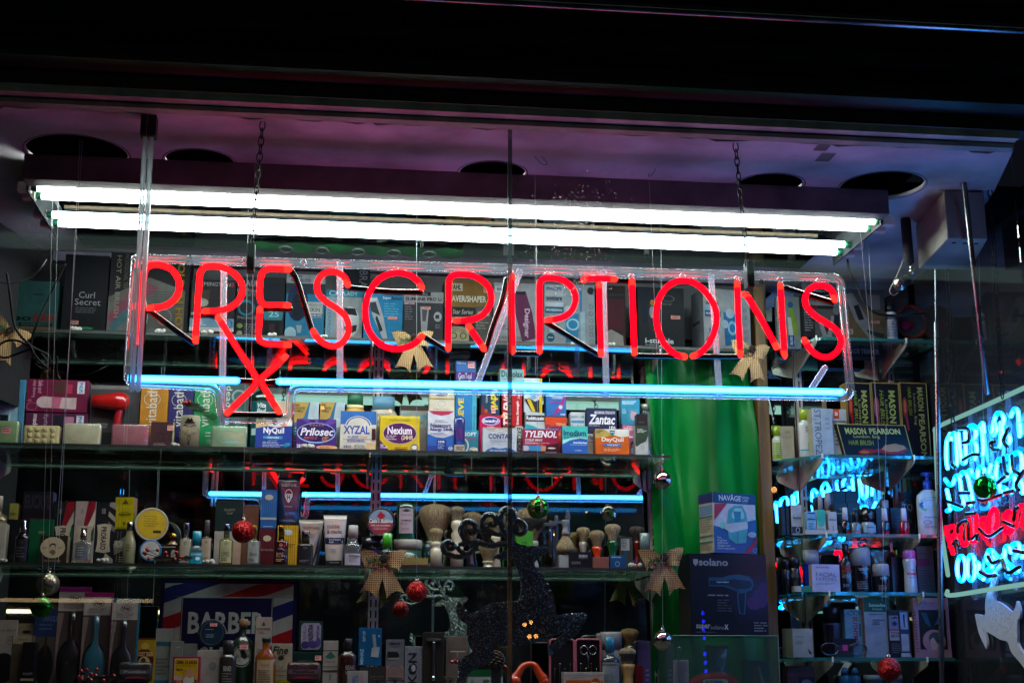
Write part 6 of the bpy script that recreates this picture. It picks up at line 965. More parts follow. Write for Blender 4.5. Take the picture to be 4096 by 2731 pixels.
C('razor_box', 'silver razor carton with pink band and round window', 1545, 1618, 2556, z, DM-.01, .025, '#5f6468', [('t', 'MERKUR', .22, .06, .78, .11, '#1c2024', 'b'), ('t', 'SOLINGEN', .25, .125, .75, .165, '#3a4044'), ('p', '#17181c', [(.08, .25), (.62, .25), (.72, .31), (.72, .36), (.08, .36)]), ('r', .1, .38, .72, .41, '#8a8868'), ('r', 0, .54, 1, .82, '#8a6a66'), ('e', .5, .68, .4, .15, '#7d6460'), ('o', .5, .68, .4, .15, .05, '#3a3030')])
C('razor_box', 'silver diamond plate razor carton with a big sideways black word', 1620, 1690, 2583, z, DM-.015, .025, '#70747a', [('t', 'iKON', .2, .16, .7, .98, '#14141a', 'Lb'), ('e', .5, .52, .2, .12, '#14141a'), ('e', .5, .52, .12, .08, '#a0a4a8'), ('t', 'Shaving Craft', .76, .35, .88, .9, '#4a4e54', 'L')] + [('p', '#5a5e64', [(.1+.25*(i % 4), .08+.12*(i//4)), (.18+.25*(i % 4), .05+.12*(i//4)), (.2+.25*(i % 4), .07+.12*(i//4)), (.12+.25*(i % 4), .1+.12*(i//4))]) for i in range(24)])
t = C('razor_case', 'open grey case displaying a chrome safety razor', 1692, 1778, 2527, z, DM-.02, .03, '#2a2722', [('r', .05, .03, .95, .98, '#1a1714'), ('r', .06, .04, .94, .96, '#211d19')], cat='razor case')
wd, h, _ = span(1692, 1778, 2527, z, DM-.02)
q = MB(); q.tube([(0, -.006, h*.2), (0, -.006, h*.82)], .0045, mat('#a8aeb4', .12, 1.), 14); q.tube([(0, -.006, h*.2), (0, -.006, h*.16)], .006, CHR, 12); q.build('razor_handle', t)
MB().box((-.021, -.012, h*.84), (.021, 0, h*.885), mat('#8f9488', .2, 1.)).build('razor_head', t, bevel=.0015)
C('razor_box', 'taupe carton with a small razor drawing behind the glitter deer', 1784, 1872, 2544, z, DM-.0, .03, '#5c5148', [('r', .2, .24, .9, .26, '#a09468'), ('r', .14, .22, .94, .5, '#544a42'), ('r', .2, .28, .88, .3, '#b5ab80'), ('r', .5, .3, .54, .4, '#8a8068')])
for i, (a, b) in enumerate(((1481, 1538), (1552, 1610), (1774, 1832))):
    p = P((a+b)/2, 2706, DF-.02); t = thing('safety_razor', ('polished razor head lying below the bright blue carton', 'polished razor head lying below the silver pink banded carton', 'polished razor head lying left of the glitter deer leg')[i], 'razor', (p.x, DF-.02, p.z-.006)); wd = P(b, 2706, DF-.02).x-P(a, 2706, DF-.02).x
    MB().box((-wd/2, 0, 0), (wd/2, .02, .006), mat('#9a9c9c', .15, 1.)).build('cap_plate', t, bevel=.0018)
    q = MB()
    for k in range(14): q.box((-wd/2+wd*k/14+.0004, -.002, .0062), (-wd/2+wd*(k+.5)/14, .004, .0085), mat('#a09464', .3, .8))
    q.build('comb_teeth', t); MB().box((-.004, .004, P(a, 2760, DF-.02).z-p.z), (.004, .012, -.0002), mat('#4a4844', .3, .7)).build('handle', t)
C('dental_box', 'small white dental floss box with sideways blue and red words', 1390, 1472, 2681, z, DF-.02, .03, '#8f8c88', [('o', .3, .5, .24, .36, .04, '#6a8aa0'), ('t', 'OSMO', .24, .3, .38, .8, '#3a5a94', 'Rb'), ('t', 'BLOC', .4, .25, .52, .85, '#3a5a94', 'R'), ('t', 'CLASSIC', .62, .15, .8, .9, '#b06a70', 'R')])
def pastille(label, a, b, t2, col, band, fc):
    wd, h, p = span(a, b, t2, P(a, 2726, DF-.01).z, DF-.01); t = thing('pastille_tin', label, 'tin', p, 0, 'pastille tins'); mb = MB().box((-wd/2, 0, 0), (wd/2, .02, h), mat(col, .3, .4, kind='card')); mb.build('tin', t, bevel=.010)
    mp = lambda u, v, k: Vector(((u-.5)*wd*.9, -k, h*(.05+.9*(1-v)))); print_art([('r', .0, .36, 1, .62, band), ('t', 'Pastilles', .14, .4, .86, .56, fc, 'b'), ('o', .2, .2, .1, .14, .3, '#2a1c1c'), ('o', .8, .2, .1, .14, .3, '#2a1c1c'), ('p', '#7a2a3c', [(.1, .9), (.3, .74), (.7, .74), (.9, .9), (.7, .86), (.3, .86)])], mp, 'lid_print', t)
    tag(plainbox('display_block', (p.x-wd/2+.01, DF+.0, z), (p.x+wd/2-.01, DF+.014, p.z), mat('#14100e', .6)), 'dark block propping up the '+label.split(' with')[0], 'block')
pastille('grey green pastille tin with rounded corners near the red berries', 475, 610, 2646, '#3c3a36', '#4a4850', '#8a8884')
pastille('reddish pastille tin with rounded corners beside the white script carton', 1148, 1283, 2646, '#4f3a38', '#5c4450', '#2a1c1c')
C('green_soap_box', 'green topped sheep milk soap box behind the deer leg', 1872, 2012, 2676, z, DF-.0, .04, '#8a9088', [('r', 0, 0, 1, .36, '#0c4a22'), ('t', 'SHEEP', .42, .52, .6, .74, '#2a3a30', 'b'), ('p', '#4a6a54', [(.04, .8), (.12, .5), (.2, .8)])], cat='box')
MC_ = (('open pink edged manicure case partly behind the deer hoof', 2196, 2298), ('open pink edged manicure case with curved scissors', 2299, 2404))
for i, (nm, a, b) in enumerate(MC_):
    t = C('manicure_case', nm, a, b, 2556, z, DM-.02, .02, '#140e10', [('r', .03, .1, .97, 1, '#0f0b0d')], cat='manicure case'); wd, h, _ = span(a, b, 2556, z, DM-.02)
    q = MB(); q.tube(fillet([(-wd/2+.002, -.003, 0), (-wd/2+.002, -.003, h), (wd/2-.002, -.003, h), (wd/2-.002, -.003, 0)], .01), .003, mat('#a0505c', .4), 8); q.build('zip_edge', t)
    m_ = mat('#9a9490', .2, 1.)
    if i: 
        q = MB()
        for s in (-1, 1):
            q.tube([(s*.012+.010*math.cos(k*math.pi/8), -.006, h*.78+.012*math.sin(k*math.pi/8)) for k in range(16)], .0018, m_, 8, closed=True); q.tube([(s*.006, -.006, h*.72), (s*.001, -.006, h*.62), (-s*.0015, -.006, h*.42)], .002, m_, 8)
        q.build('scissors', t)
    for k in range(4):
        x = wd*(-.32+.2*k); q = MB(); q.tube([(x, -.005, h*.12), (x+.002, -.005, h*(.4+.1*((k+i) % 2)))], .002, m_, 8); q.build('nail_tool', t)
C('cream_box', 'upside down white and orange skin cream box lying on the deck', 2254, 2416, 2686, z, DF-.03, .04, '#9c9488', [('r', .0, .2, 1, .225, '#a8402c'), ('r', .06, .5, .97, .95, '#b04c10'), ('t', 'Moisturizing Skin Cream', .08, .68, .6, .86, '#5a2408', 'Ub'), ('t', '25% / VITA', .26, .05, .44, .13, '#6a5a50', 'U'), ('t', 'VITAMIN E FORMULA', .2, .3, .5, .38, '#6a5a50', 'U'), ('e', .79, .7, .13, .38, '#a88c6c'), ('e', .79, .7, .11, .33, '#8f3f0c'), ('t', 'Yu-Be', .7, .6, .88, .8, '#d8c8b0', 'Ub')])
lathed('jar', 'large white lidded plastic container behind the turquoise capped bottle', 2404, 2492, 2526, z, DM, [('body', [(0, 0), (1, 0), (1, .66), (.95, .68)], mat('#7d7d7a', .5)), ('lid', [(0, .68), (1.02, .68), (1.02, .95), (.94, 1), (0, 1)], mat('#8a8a86', .45))], flat=.7, cat='container')
lathed('jar', 'second white container, mostly hidden to the left of the larger one', 2386, 2412, 2532, z, DM+.03, [('body', [(0, 0), (1, 0), (1, .95), (.9, 1), (0, 1)], mat('#77777a', .5))], cat='container')
bottle('cleansing water bottle with turquoise cap and large white label, bottom row', 2406, 2480, 2547, z, DF+.0, '#5c6468', '#1c7a98', '#7f8486', [('t', 'BIODERMA', .02, .05, .9, .14, '#2a3034', 'b'), ('o', .6, .32, .2, .12, .1, '#5a6064'), ('l', .1, .5, .9, .92, 7, '#5a6064')], glass=True, rn=.42, rc=.48, sh=.5, ne=.64, v=(.5, .96), top=.72)
brush('soft powder brush standing at the back of the bottom row', 2522, 38, 2513, 2580, z, DM+.01, '#4a3a20', hx=20, hair='#7a6228')
brush('badger brush on a pale turned boxwood handle, bottom row right', 2515, 34, 2590, 2655, z, DF+.0, '#9a7844', hx=28, hair='#8a7a58', dark='#221a12', hm=mat('#a07e48', .4, kind='wood'), hprof=[(.9, 0), (.7, .3), (.68, .5), (.95, .85), (1.0, 1)])
C('cosmetic_box', 'dark red slim carton right of the boxwood brush', 2544, 2572, 2660, z, DM, .03, '#5a0f16')
C('cosmetic_box', 'lavender carton behind the dark red carton', 2548, 2602, 2562, z, DM+.04, .03, '#4a4270', [('l', .6, .6, .9, .9, 3, '#8a84a0')])
t = thing('neck_massager', 'glossy orange arched neck massager with two round ends', 'massager', P(2118, 2740, DF-.1))
q = MB(); pts = spline([P(x, y, DF-.1)-t.location for x, y in ((2052, 2718), (2068, 2700), (2088, 2668), (2104, 2657), (2122, 2655), (2140, 2662), (2156, 2690), (2172, 2712))], 5); OR_ = mat('#c43a04', .2, kind='gloss'); n_ = len(pts)
q.tube(pts, .008, OR_, 16, radii=[.008+.006*abs(2*i/(n_-1)-1)**2 for i in range(n_)]); q.ball(P(2060, 2722, DF-.1)-t.location, .0165, OR_); q.ball(P(2176, 2724, DF-.1)-t.location, .0145, OR_); q.build('arch', t)
tag(plainbox('display_block', (P(2042, 2740, DF-.1).x, DF-.115, z-.0), (P(2192, 2740, DF-.1).x, DF-.085, P(2118, 2741, DF-.1).z), mat('#14110e', .6)), 'low dark block under the orange massager', 'block') if P(2118, 2741, DF-.1).z > z+.001 else None
# ================= RIGHT HAND SHELVES =================
z = ZR[1]; RF, RB = 3.985, 4.07
bottle('small face wash bottle with lime green cap at the far left of the hairbrush shelf', 3088, 3136, 1701, z, RB+.02, '#b4b6a0', '#86a80c', '#6f9410', [('l', .1, .1, .9, .8, 6, '#b4b6a0')], sh=.58, ne=.68, rn=.6, rc=.7, v=(.5, .95))
C('cream_box', 'small cream carton behind the slotted standard, right of the smaller lime capped bottle', 3124, 3174, 1704, z, RB+.01, .03, '#9c9680', [('o', .4, .18, .08, .04, .3, '#4a4a40'), ('o', .6, .18, .08, .04, .3, '#4a4a40'), ('l', .1, .3, .9, .4, 2, '#7a7664')])
bottle('taller white face wash bottle with lime green cap', 3194, 3246, 1634, z, RF+.03, '#b0b4b0', '#8fae06', None, [('l', .45, .1, .9, .3, 4, '#2a3a5a'), ('p', '#7fae1c', [(.6, .6), (1, .4), (1, .85), (.6, .85)]), ('r', 0, .8, 1, .84, '#3aa0a0')], sh=.66, ne=.74, rn=.6, rc=.72, v=(.3, .98))
C('tan_box', 'white and silver carton with thin grey vertical lettering', 3246, 3328, 1633, z, RF, .04, '#9aa3a4', [('t', 'ST.TROPEZ', .1, .02, .42, .98, '#4f5456', 'R'), ('l', .62, .2, .9, .5, 3, '#7f8a90')], side='#a39c8a', rot=4)
C('cream_box', 'white sun cream carton with an orange square marked 50', 3326, 3384, 1636, z, RF+.02, .035, '#a8a496', [('r', .1, 0, .5, .2, '#c2441a'), ('t', '50', .2, .06, .4, .14, '#ecd8cc', 'b'), ('t', 'LA ROCHE-POSAY', .04, .24, .96, .28, '#2a2a30', 'b'), ('l', .1, .4, .9, .8, 5, '#6a6a68')])
HB = [('t', 'MASON', .60, .1, .84, .52, '#a8a850', 'Rb'), ('t', 'PEARSON', .60, .58, .84, .98, '#a8a850', 'Rb'), ('t', 'London. Eng', .44, .22, .56, .86, '#a8a850', 'R'), ('t', 'HAIR BRUSH', .28, .1, .42, .62, '#8f9a30', 'Ri')]
for i, (a, b, nm) in enumerate(((3382, 3480, 'black and gold hairbrush carton with a bright red brush, nearest the neon sign corner'), (3482, 3594, 'black and gold hairbrush carton with a dull pink brush, middle of the standing three'), (3596, 3706, 'black and gold hairbrush carton on the right, its full sideways name visible'))):
    bc = ('#a01014', '#8a4448', '#7c2c30')[i]
    art = [('r', 0, 0, 1, .012, '#9a7c38'), ('r', 0, 0, .03, 1, '#9a7c38'), ('r', .965, 0, 1, 1, '#8a8a50' if i == 2 else '#9a7c38'), ('e', .15, .32, .1, .13, bc), ('p', bc, [(.1, .38), (.21, .38), (.27, .6), (.2, .62)]), ('e', .145, .31, .05, .09, '#b06030' if i != 1 else '#8f5c5c')]
    art += HB if i < 2 else [('t', 'MASON', .62, .06, .84, .36, '#9aa870', 'Rb'), ('t', 'PEARSON', .62, .40, .84, .97, '#9aa870', 'Rb'), ('t', 'London. Eng', .44, .14, .56, .54, '#9aa870', 'R'), ('t', 'HAIR BRUSH', .27, .06, .40, .42, '#8f9a30', 'Ri')]
    C('hair_brush_box', nm, a, b, 1530, z, RB-.012, .05, '#0c0d14', art, side='#8f7434', rot=3)
t = thing('hair_brush_box', 'black hairbrush carton lying on its side in front of the three upright ones', 'box', span(3350, 3640, 1697, z, RF)[2])
wd, h, _ = span(3350, 3650, 1697, z, RF); sk = .022
vs = [(-wd/2+sk, 0, 0), (wd/2, 0, 0), (wd/2-sk*.9, 0, h), (-wd/2, 0, h)]
MB().add(vs+[(x, .045, zz) for x, y, zz in vs], [(0, 1, 2, 3), (7, 6, 5, 4), (0, 4, 5, 1), (1, 5, 6, 2), (2, 6, 7, 3), (3, 7, 4, 0)], mat('#0a0c12', .4, kind='card')).build('carton', t)
mp = lambda u, v, k: Vector((-wd/2+sk*v+u*(wd-sk*.9*(1-v)-sk*v)+0, -k, h*(1-v)))
print_art([('r', 0, 0, 1, .025, '#9a8a40'), ('r', 0, .0, .014, 1, '#9a8a40'), ('r', .986, 0, 1, 1, '#9a8a40'), ('t', 'MASON', .1, .12, .40, .32, '#b0b060', 'b'), ('t', 'PEARSON', .45, .12, .9, .30, '#b0b060', 'b'), ('t', 'London. Eng', .2, .34, .58, .45, '#b0b060'), ('t', 'HAIR BRUSH', .1, .5, .47, .65, '#8f9a30', 'i'), ('p', '#8a1018', [(.2, .86), (.3, .76), (.45, .78), (.62, .72), (.9, .7), (.95, .76), (.85, .88), (.68, .92), (.5, .86), (.32, .94), (.22, .93)]), ('p', '#a07850', [(.56, .76), (.62, .64), (.78, .58), (.9, .64), (.93, .72), (.8, .82), (.64, .84)]), ('e', .3, .86, .07, .04, '#b8602c')], mp, 'front_print', t)
z = ZR[2]
C('polish_box', 'white and black nail lacquer carton beside two dark ones', 3162, 3206, 2018, z, RF+.035, .03, '#9a9a98', [('t', 'Seche', .14, .38, .9, .47, '#17171c', 'b'), ('l', .3, .5, .8, .6, 2, '#8a8a8a'), ('r', 0, .72, 1, .93, '#17171a'), ('o', .55, .83, .2, .09, .2, '#b8b8b8')], side='#141418', rot=5)
for i, (a, b) in enumerate(((3123, 3140), (3142, 3160))): C('polish_box', ('dark narrow nail lacquer carton, outermost of the pair by the mirror edge', 'dark narrow nail lacquer carton right next to the white and black one')[i], a, b, 2024-i*3, z, RF+.045, .03, '#121216', [('l', .1, .1, .9, .9, 9, '#3a3a40')])
tray = thing('sample_tray', 'white tray holding small nail remedy cartons', 'tray', span(3218, 3348, 2098, z, RF+.005)[2]); wdt = span(3218, 3348, 2098, z, RF+.005)[0]
MB().box((-wdt/2, -.003, 0), (wdt/2, .04, .003), mat('#a8a49c', .5)).build('base', tray); MB().box((-wdt/2, -.004, 0), (wdt/2, -.0032, .012), mat('#a8a49c', .5)).build('lip', tray)
zt2 = z+.004
C('remedy_box', 'small pale blue carton with a leaf logo in the white tray', 3226, 3262, 2044, zt2, RF+.01, .025, '#6f9cb4', [('r', .1, .06, .9, .12, '#2a3a54'), ('t', 'nailtiques', .06, .3, .94, .42, '#23303c', 'b'), ('l', .2, .55, .8, .9, 3, '#3a5a70')])
C('remedy_box', 'small carton with a green rounded flap in the middle of the white tray', 3264, 3300, 2038, zt2, RF+.012, .025, '#a3a994', [('r', .05, 0, .95, .4, '#2f9a7c'), ('e', .5, .42, .45, .3, '#2f9a7c'), ('l', .1, .8, .9, .95, 2, '#6a7064')])
C('remedy_box', 'small white carton marked 3 at the right of the white tray', 3312, 3346, 2046, zt2, RF+.01, .025, '#a3a39c', [('t', 'nailtiques', .06, .32, .94, .42, '#23303c', 'b'), ('t', '3', .42, .68, .58, .86, '#3a3a40')])
for i, (a, b, t2) in enumerate(((3270, 3298, 1978), (3296, 3334, 1968))):
    lathed('spray_bottle', ('thin white nozzle bottle behind the carton with the green flap', 'white nozzle bottle standing right of the thinner one')[i], a, b, t2, z, RB-.01, [('body', prof_bottle(.5, .6, .5), mat('#a39c9c', .4, kind='card')), ('nozzle', [(0, .62), (.75, .62), (.62, .95), (.4, 1), (0, 1)], mat('#a8a0a0', .4))], cat='spray bottle')
for i, (a, b) in enumerate(((3333, 3380), (3382, 3428))):
    C('polish_box', ('tall dark teal carton, left of a matching one behind the nail polish', 'tall dark teal carton, right of a matching one behind the nail polish')[i], a, b, 1962, z, RB, .04, '#0c1a20', [])
    C('polish_box', ('low dark green carton with a pale wave, left one', 'low dark green carton with a pale wave, right one')[i], (3336, 3390)[i], (3388, 3440)[i], 2012, z, RB-.045, .035, '#14262a', [('p', '#5c6c70', [(.0, .62), (.4, .7), (.9, .62), (1, 1), (0, 1)]), ('t', 'Nail', .4, .14, .7, .2, '#7f8c8c'), ('l', .2, .3, .8, .36, 1, '#7f8c8c')])
def polish(label, a, b, t, col, capc='#b9bcbc'):
    lathed('nail_polish', label, a, b, t, z, RF-.002, [('glass', [(0, 0), (.95, 0), (1, .03), (1, .44), (.8, .5), (.5, .53)], mat(col, .1, kind='gloss')), ('cap', [(0, .53), (.62, .53), (.55, .97), (.45, 1), (0, 1)], mat(capc, .3))], flat=.8, cat='nail polish', group='nail polish bottles')
polish('black nail polish bottle with a white cap', 3366, 3402, 2028, '#0a0a12'); polish('clear grey nail polish bottle with a dark cap', 3404, 3446, 2042, '#5c6a70', '#101014')
polish('plum nail polish bottle with a white cap', 3524, 3560, 2031, '#1c0a18'); polish('bright red nail polish bottle with a white cap', 3600, 3638, 2031, '#7a060e')
lathed('nail_jar', 'square clear nail lacquer bottle with a wide black cap', 3446, 3510, 2030, z, RF+.0, [('glass', [(0, 0), (.8, 0), (.82, .04), (.82, .46), (.6, .5)], mat('#8a9698', .15, kind='gloss')), ('cap', [(0, .5), (.9, .5), (.95, .98), (0, 1)], mat('#0e0b0e', .3, kind='gloss'))], [('r', .1, .1, .9, .9, '#7fa0ac'), ('t', 'polish', .3, .3, .7, .5, '#1f2a30', 'b')], v0=.58, v1=.95, cat='nail polish')
C('polish_box', 'wide black carton behind the plum nail polish', 3503, 3556, 2030, z, RB-.02, .035, '#0d0b10'); C('polish_box', 'dark navy carton between the plum and the red nail polish', 3562, 3602, 2030, z, RB-.03, .035, '#0b1020', [('l', .1, .3, .9, .6, 3, '#2a3040')])
C('polish_box', 'black carton outlined in grey with a large letter Q', 3604, 3652, 2006, z, RB-.02, .04, '#0d0d12', [('o', .5, .5, .6, .58, .02, '#5a5a60'), ('t', 'TQ', .1, .06, .9, .28, '#6c7278'), ('l', .2, .5, .9, .6, 2, '#4a4c52')])
bottle('white bottle on its side with a curved neck behind the nail polishes', 3520, 3572, 1998, z, RB, '#8f979a', '#9aa0a4', None, sh=.4, ne=.6, rn=.4, rc=.5)
lathed('lotion_bottle', 'large white cleanser pump bottle with a green and blue oval label', 3668, 3766, 1884, z, RF+.0, [('body', [(0, 0), (.95, 0), (1, .02), (1, .55), (.93, .63), (.55, .70), (.35, .72)], mat('#a8b4b8', .35, kind='card')), ('pump', [(0, .715), (.36, .715), (.36, .86), (.16, .87), (.16, .93), (.5, .94), (.5, .99), (0, 1)], mat('#10308c', .3, kind='gloss'))], [('e', .66, .3, .6, .2, '#5ca070'), ('e', .66, .3, .56, .13, '#0f5a9c'), ('t', 'Cetaphil', .22, .24, .98, .36, '#8fc0d8', 'i'), ('t', 'Gentle Skin', .24, .58, .9, .63, '#2a7aa8', 'b'), ('o', .34, .74, .12, .05, .2, '#2a5a90'), ('l', .24, .82, .8, .9, 2, '#4a6a80')], flat=.5, v0=.34, v1=.96, cat='pump bottle', span_a=150)
C('cream_box', 'tall black carton to the left of the cleanser pump bottle', 3612, 3676, 1965, z, RB+.0, .04, '#0b0c10')
z = ZR[3]
for i, (a, b, t2) in enumerate(((3130, 3162, 2236), (3158, 3204, 2226))):
    lathed('roll_on', ('black roll on bottle, left of a pair by the wooden post', 'black roll on bottle with a grey label block, right of a pair')[i], a, b, t2, z, RF+.03, [('body', [(0, 0), (1, 0), (1, .66), (.9, .68)], mat('#131218', .3, kind='gloss')), ('cap', [(0, .68), (.98, .68), (.95, .95), (.8, 1), (0, 1)], mat('#0d0c10', .35))], [('r', .1, .6, .9, .95, '#4a4844')] if i else [], cat='bottle')
lathed('bath_tube', 'translucent blue lotion bottle with a broad white cap', 3216, 3280, 2195, z, RF+.04, [('body', [(0, 0), (.98, 0), (1, .02), (1, .66)], mat('#0a2ca0', .15, kind='gloss')), ('cap', [(0, .665), (.98, .665), (1, .98), (0, 1)], mat('#8f9c9c', .4))], [('t', 'VICHY', .4, .02, .9, .14, '#a8c0d8')], flat=.6, v0=.38, v1=.9)
C('facial_box', 'square lilac white carton of facial patches', 3245, 3358, 2256, z, RF-.005, .025, '#a0a2b8', [('t', 'FROWNIES', .14, .08, .62, .14, '#2a6484', 'b'), ('t', 'FACIAL', .14, .29, .87, .44, '#1f5a78'), ('t', 'PATCHES', .14, .47, .87, .6, '#1f5a78'), ('l', .16, .66, .92, .76, 2, '#4a7890'), ('t', '144 patches', .16, .92, .42, .95, '#5a7088')], side='#a3927a', rot=3)
bottle('dark brown sun oil bottle with orange lettering behind the facial patches', 3356, 3416, 2172, z, RF+.04, '#140c0c', '#0d0a0b', None, [('t', 'PIZ\nBUIN', .1, .05, .9, .34, '#8a4414', 'b'), ('t', 'TAN &\nPROTECT', .1, .38, .9, .52, '#8a8484', 'b'), ('t', '30', .12, .74, .5, .86, '#8a8c90', 'b')], sh=.55, ne=.7, rn=.5, rc=.42, v=(.42, .95))
def roll(label, a, b, t2, split=.55, Y=RF+.02): 
    lathed('deodorant', label, a, b, t2, z, Y, [('body', [(0, 0), (.9, 0), (1, .05), (1, split)], mat('#101018', .2, kind='gloss')), ('cap', [(0, split), (1.0, split), (.98, .96), (.9, 1), (0, 1)], mat('#8f9a9c', .45))], [('t', 'VICHY', .25, .06, .75, .18, '#8f949a', 'b'), ('t', 'HOMME', .35, .22, .65, .28, '#7a7e84'), ('l', .15, .6, .85, .95, 4, '#6a6e74')]+([('p', '#8a1a24', [(.55, .34), (.62, .34), (.54, .52), (.48, .52)])] if split > .5 else []), v0=1-split+.02, v1=.96, cat='deodorant')
roll('large black deodorant bottle with wide white cap in front of the sun cream', 3412, 3492, 2188, .6); roll('smaller black deodorant bottle with a white cap on the right', 3502, 3566, 2254, .58, RF-.0)
squeeze('dark brown sunscreen tube with bold golden lettering', 3478, 3570, 2186, z, RB-.01, '#16100e', [('t', 'PIZ\nBUIN', .18, .16, .76, .44, '#a87414', 'b'), ('l', .2, .48, .6, .58, 2, '#8a8680')], base=.8, cap='#1c1412')
lathed('perfume_bottle', 'black bottle with a gold collar behind the smaller deodorant', 3572, 3604, 2186, z, RB, [('body', [(0, 0), (1, 0), (1, .7)], mat('#0d0c10', .2, kind='gloss')), ('cap', [(0, .7), (.7, .7), (.7, 1), (0, 1)], GLD)])
C('cream_box', 'tall dark carton with faint sideways lettering left of the pink capped spray', 3564, 3616, 2226, z, RB-.03, .04, '#0e0d13', [('l', .3, .1, .6, .9, 8, '#22222a')])
lathed('water_spray', 'white facial water spray can with a pink cap', 3619, 3672, 2199, z, RF-.0, [('body', [(0, 0), (.92, 0), (.95, .02), (.9, .35), (.84, .55), (.98, .72), (.95, .78), (.85, .80)], mat('#9ca8b0', .3, kind='gloss')), ('cap', [(0, .8), (.86, .8), (.92, .84), (.9, .97), (.8, 1), (0, 1)], mat('#a85ca4', .35, kind='gloss'))], [('p', '#2a4450', [(.4, .04), (.5, .0), (.6, .04)]), ('t', 'evian', .18, .1, .96, .28, '#a82c4c', 'b'), ('l', .3, .4, .7, .48, 1, '#6a7880')], v0=.46, v1=.9, cat='spray can', span_a=150)
C('cream_box', 'grey carton with a magenta band behind the facial water spray', 3664, 3730, 2183, z, RB-.02, .04, '#48545a', [('t', 'hydrate', .1, .12, .6, .18, '#1f2a30'), ('r', 0, .26, .75, .42, '#5c1c50'), ('l', .05, .5, .8, .9, 8, '#333c42')])
C('cream_box', 'flat white and green carton lying by the blue bottle', 3178, 3246, 2342, z, RF-.003, .03, '#9fa694', [('r', .4, 0, 1, 1, '#1c7048')])
z = ZR[4]
C('facial_box', 'white and olive hand cream carton with a small leaf drawing', 3140, 3250, 2513, z, RF, .03, '#8f948a', [('r', 0, 0, .26, 1, '#5c5a2a'), ('t', 'AHAVA', .36, .25, .68, .3, '#6a6254'), ('l', .36, .44, .76, .54, 3, '#5f6058'), ('p', '#1c2028', [(.78, .68), (.92, .82), (.9, .9), (.84, .86)])])
lathed('spray_can', 'hair spray can with a tall black cap beside the white toothpaste carton', 3302, 3372, 2426, z, RB-.03, [('body', [(0, 0), (1, 0), (1, .68)], mat('#5c6474', .3, .3, kind='card')), ('cap', [(0, .68), (.95, .68), (.95, .97), (.85, 1), (0, 1)], mat('#0d0a0d', .35))], [('r', 0, 0, .4, 1, '#171420')], v0=.36, v1=.98, cat='spray can')
C('toothpaste_box', 'pale blue toothpaste carton with red sideways letters', 3376, 3450, 2436, z, RB-.045, .035, '#5f8c98', [('o', .5, .5, .8, .48, .02, '#20404c'), ('t', 'EUTHYMOL', .42, .16, .68, .8, '#8a1c38', 'Rb'), ('o', .34, .08, .18, .04, .2, '#20404c'), ('o', .66, .08, .18, .04, .2, '#20404c'), ('l', .76, .3, .84, .9, 1, '#2a4a58')])
C('slimming_box', 'tall white and green carton, tallest on the bottom right shelf', 3452, 3556, 2388, z, RB-.06, .04, '#7d8a94', [('r', 0, 0, 1, .24, '#0f3c26'), ('t', 'Somatoline', .2, .1, .84, .155, '#8fb8a0', 'b'), ('t', 'Cosmetic', .32, .17, .72, .21, '#8fb8a0'), ('t', 'amincissant\ncreme\njambes', .3, .36, .78, .46, '#1f2f3c', 'b'), ('o', .55, .7, .16, .2, .04, '#64707c'), ('l', .2, .27, .9, .31, 1, '#4a5864')], side='#7a5a5e', rot=2)
C('brow_box', 'black and white eyebrow kit pack with an eye printed on it', 3552, 3602, 2437, z, RB-.07, .02, '#14141a', [('r', 0, .12, 1, .4, '#6a7284'), ('p', '#1c1c28', [(.1, .2), (.5, .14), (.9, .18), (.5, .18)]), ('e', .45, .29, .25, .05, '#3a4a80'), ('e', .45, .29, .1, .045, '#101430'), ('r', 0, .4, 1, .44, '#8a4468'), ('r', 0, .44, 1, .64, '#8f8c90'), ('t', 'TOTAL\nBROW', .08, .46, .92, .58, '#17171c', 'b'), ('l', .1, .7, .9, .92, 5, '#5a5a60')])
C('brow_box', 'narrow blue and white mascara pack next to the eyebrow kit', 3594, 3632, 2440, z, RB-.075, .02, '#1f3452', [('r', .1, .04, .9, .4, '#7a8ea8'), ('p', '#17181e', [(.4, .08), (.6, .08), (.55, .36), (.45, .36)]), ('r', .1, .5, .9, .86, '#8c98a4'), ('r', .0, .9, 1, .98, '#9aa2a8')])
C('shower_cap_pack', 'pink framed shower cap pack with a round picture of a capped head', 3654, 3790, 2390, z, RF+.0, .02, '#8a6a7c', [('r', .12, .2, .9, .86, '#0c0d14'), ('p', '#1f4a58', [(.2, .24), (.36, .26), (.46, .5), (.3, .42)]), ('p', '#1f5068', [(.84, .24), (.66, .34), (.56, .46), (.8, .4)]), ('e', .52, .72, .33, .19, '#8a6c78'), ('e', .56, .68, .19, .11, '#2c3c40'), ('p', '#a08c8c', [(.4, .7), (.5, .66), (.62, .78), (.56, .88), (.44, .86)]), ('r', 0, .87, 1, 1, '#8a6a7c'), ('t', 'shower cap', .3, .06, .8, .12, '#5c4658')]+[('e', .015, .24+.05*i, .02, .012, '#1a1218') for i in range(14)], rot=-3, cat='shower cap pack')
t = thing('spectacles', 'dark rimmed reading glasses with a pink tag lying on the bottom right shelf', 'spectacles', P(3400, 2612, RF-.02)); q = MB(); m_ = mat('#14101a', .2, kind='gloss'); lp = MB()
for cx_ in (3320, 3432):
    c0 = P(cx_, 2596, RF-.02)-t.location; q.tube([c0+Vector((.0245*math.cos(k*math.pi/10), 0, .0155*math.sin(k*math.pi/10)+(.002 if 0 < k < 10 else 0))) for k in range(20)], .0022, m_, 8, closed=True)
    lp.add([c0+Vector((.023*math.cos(k*math.pi/10), .0, .0145*math.sin(k*math.pi/10))) for k in range(20)], [tuple(range(20))], clear('lens', (.8, .88, .92), .08, 0))
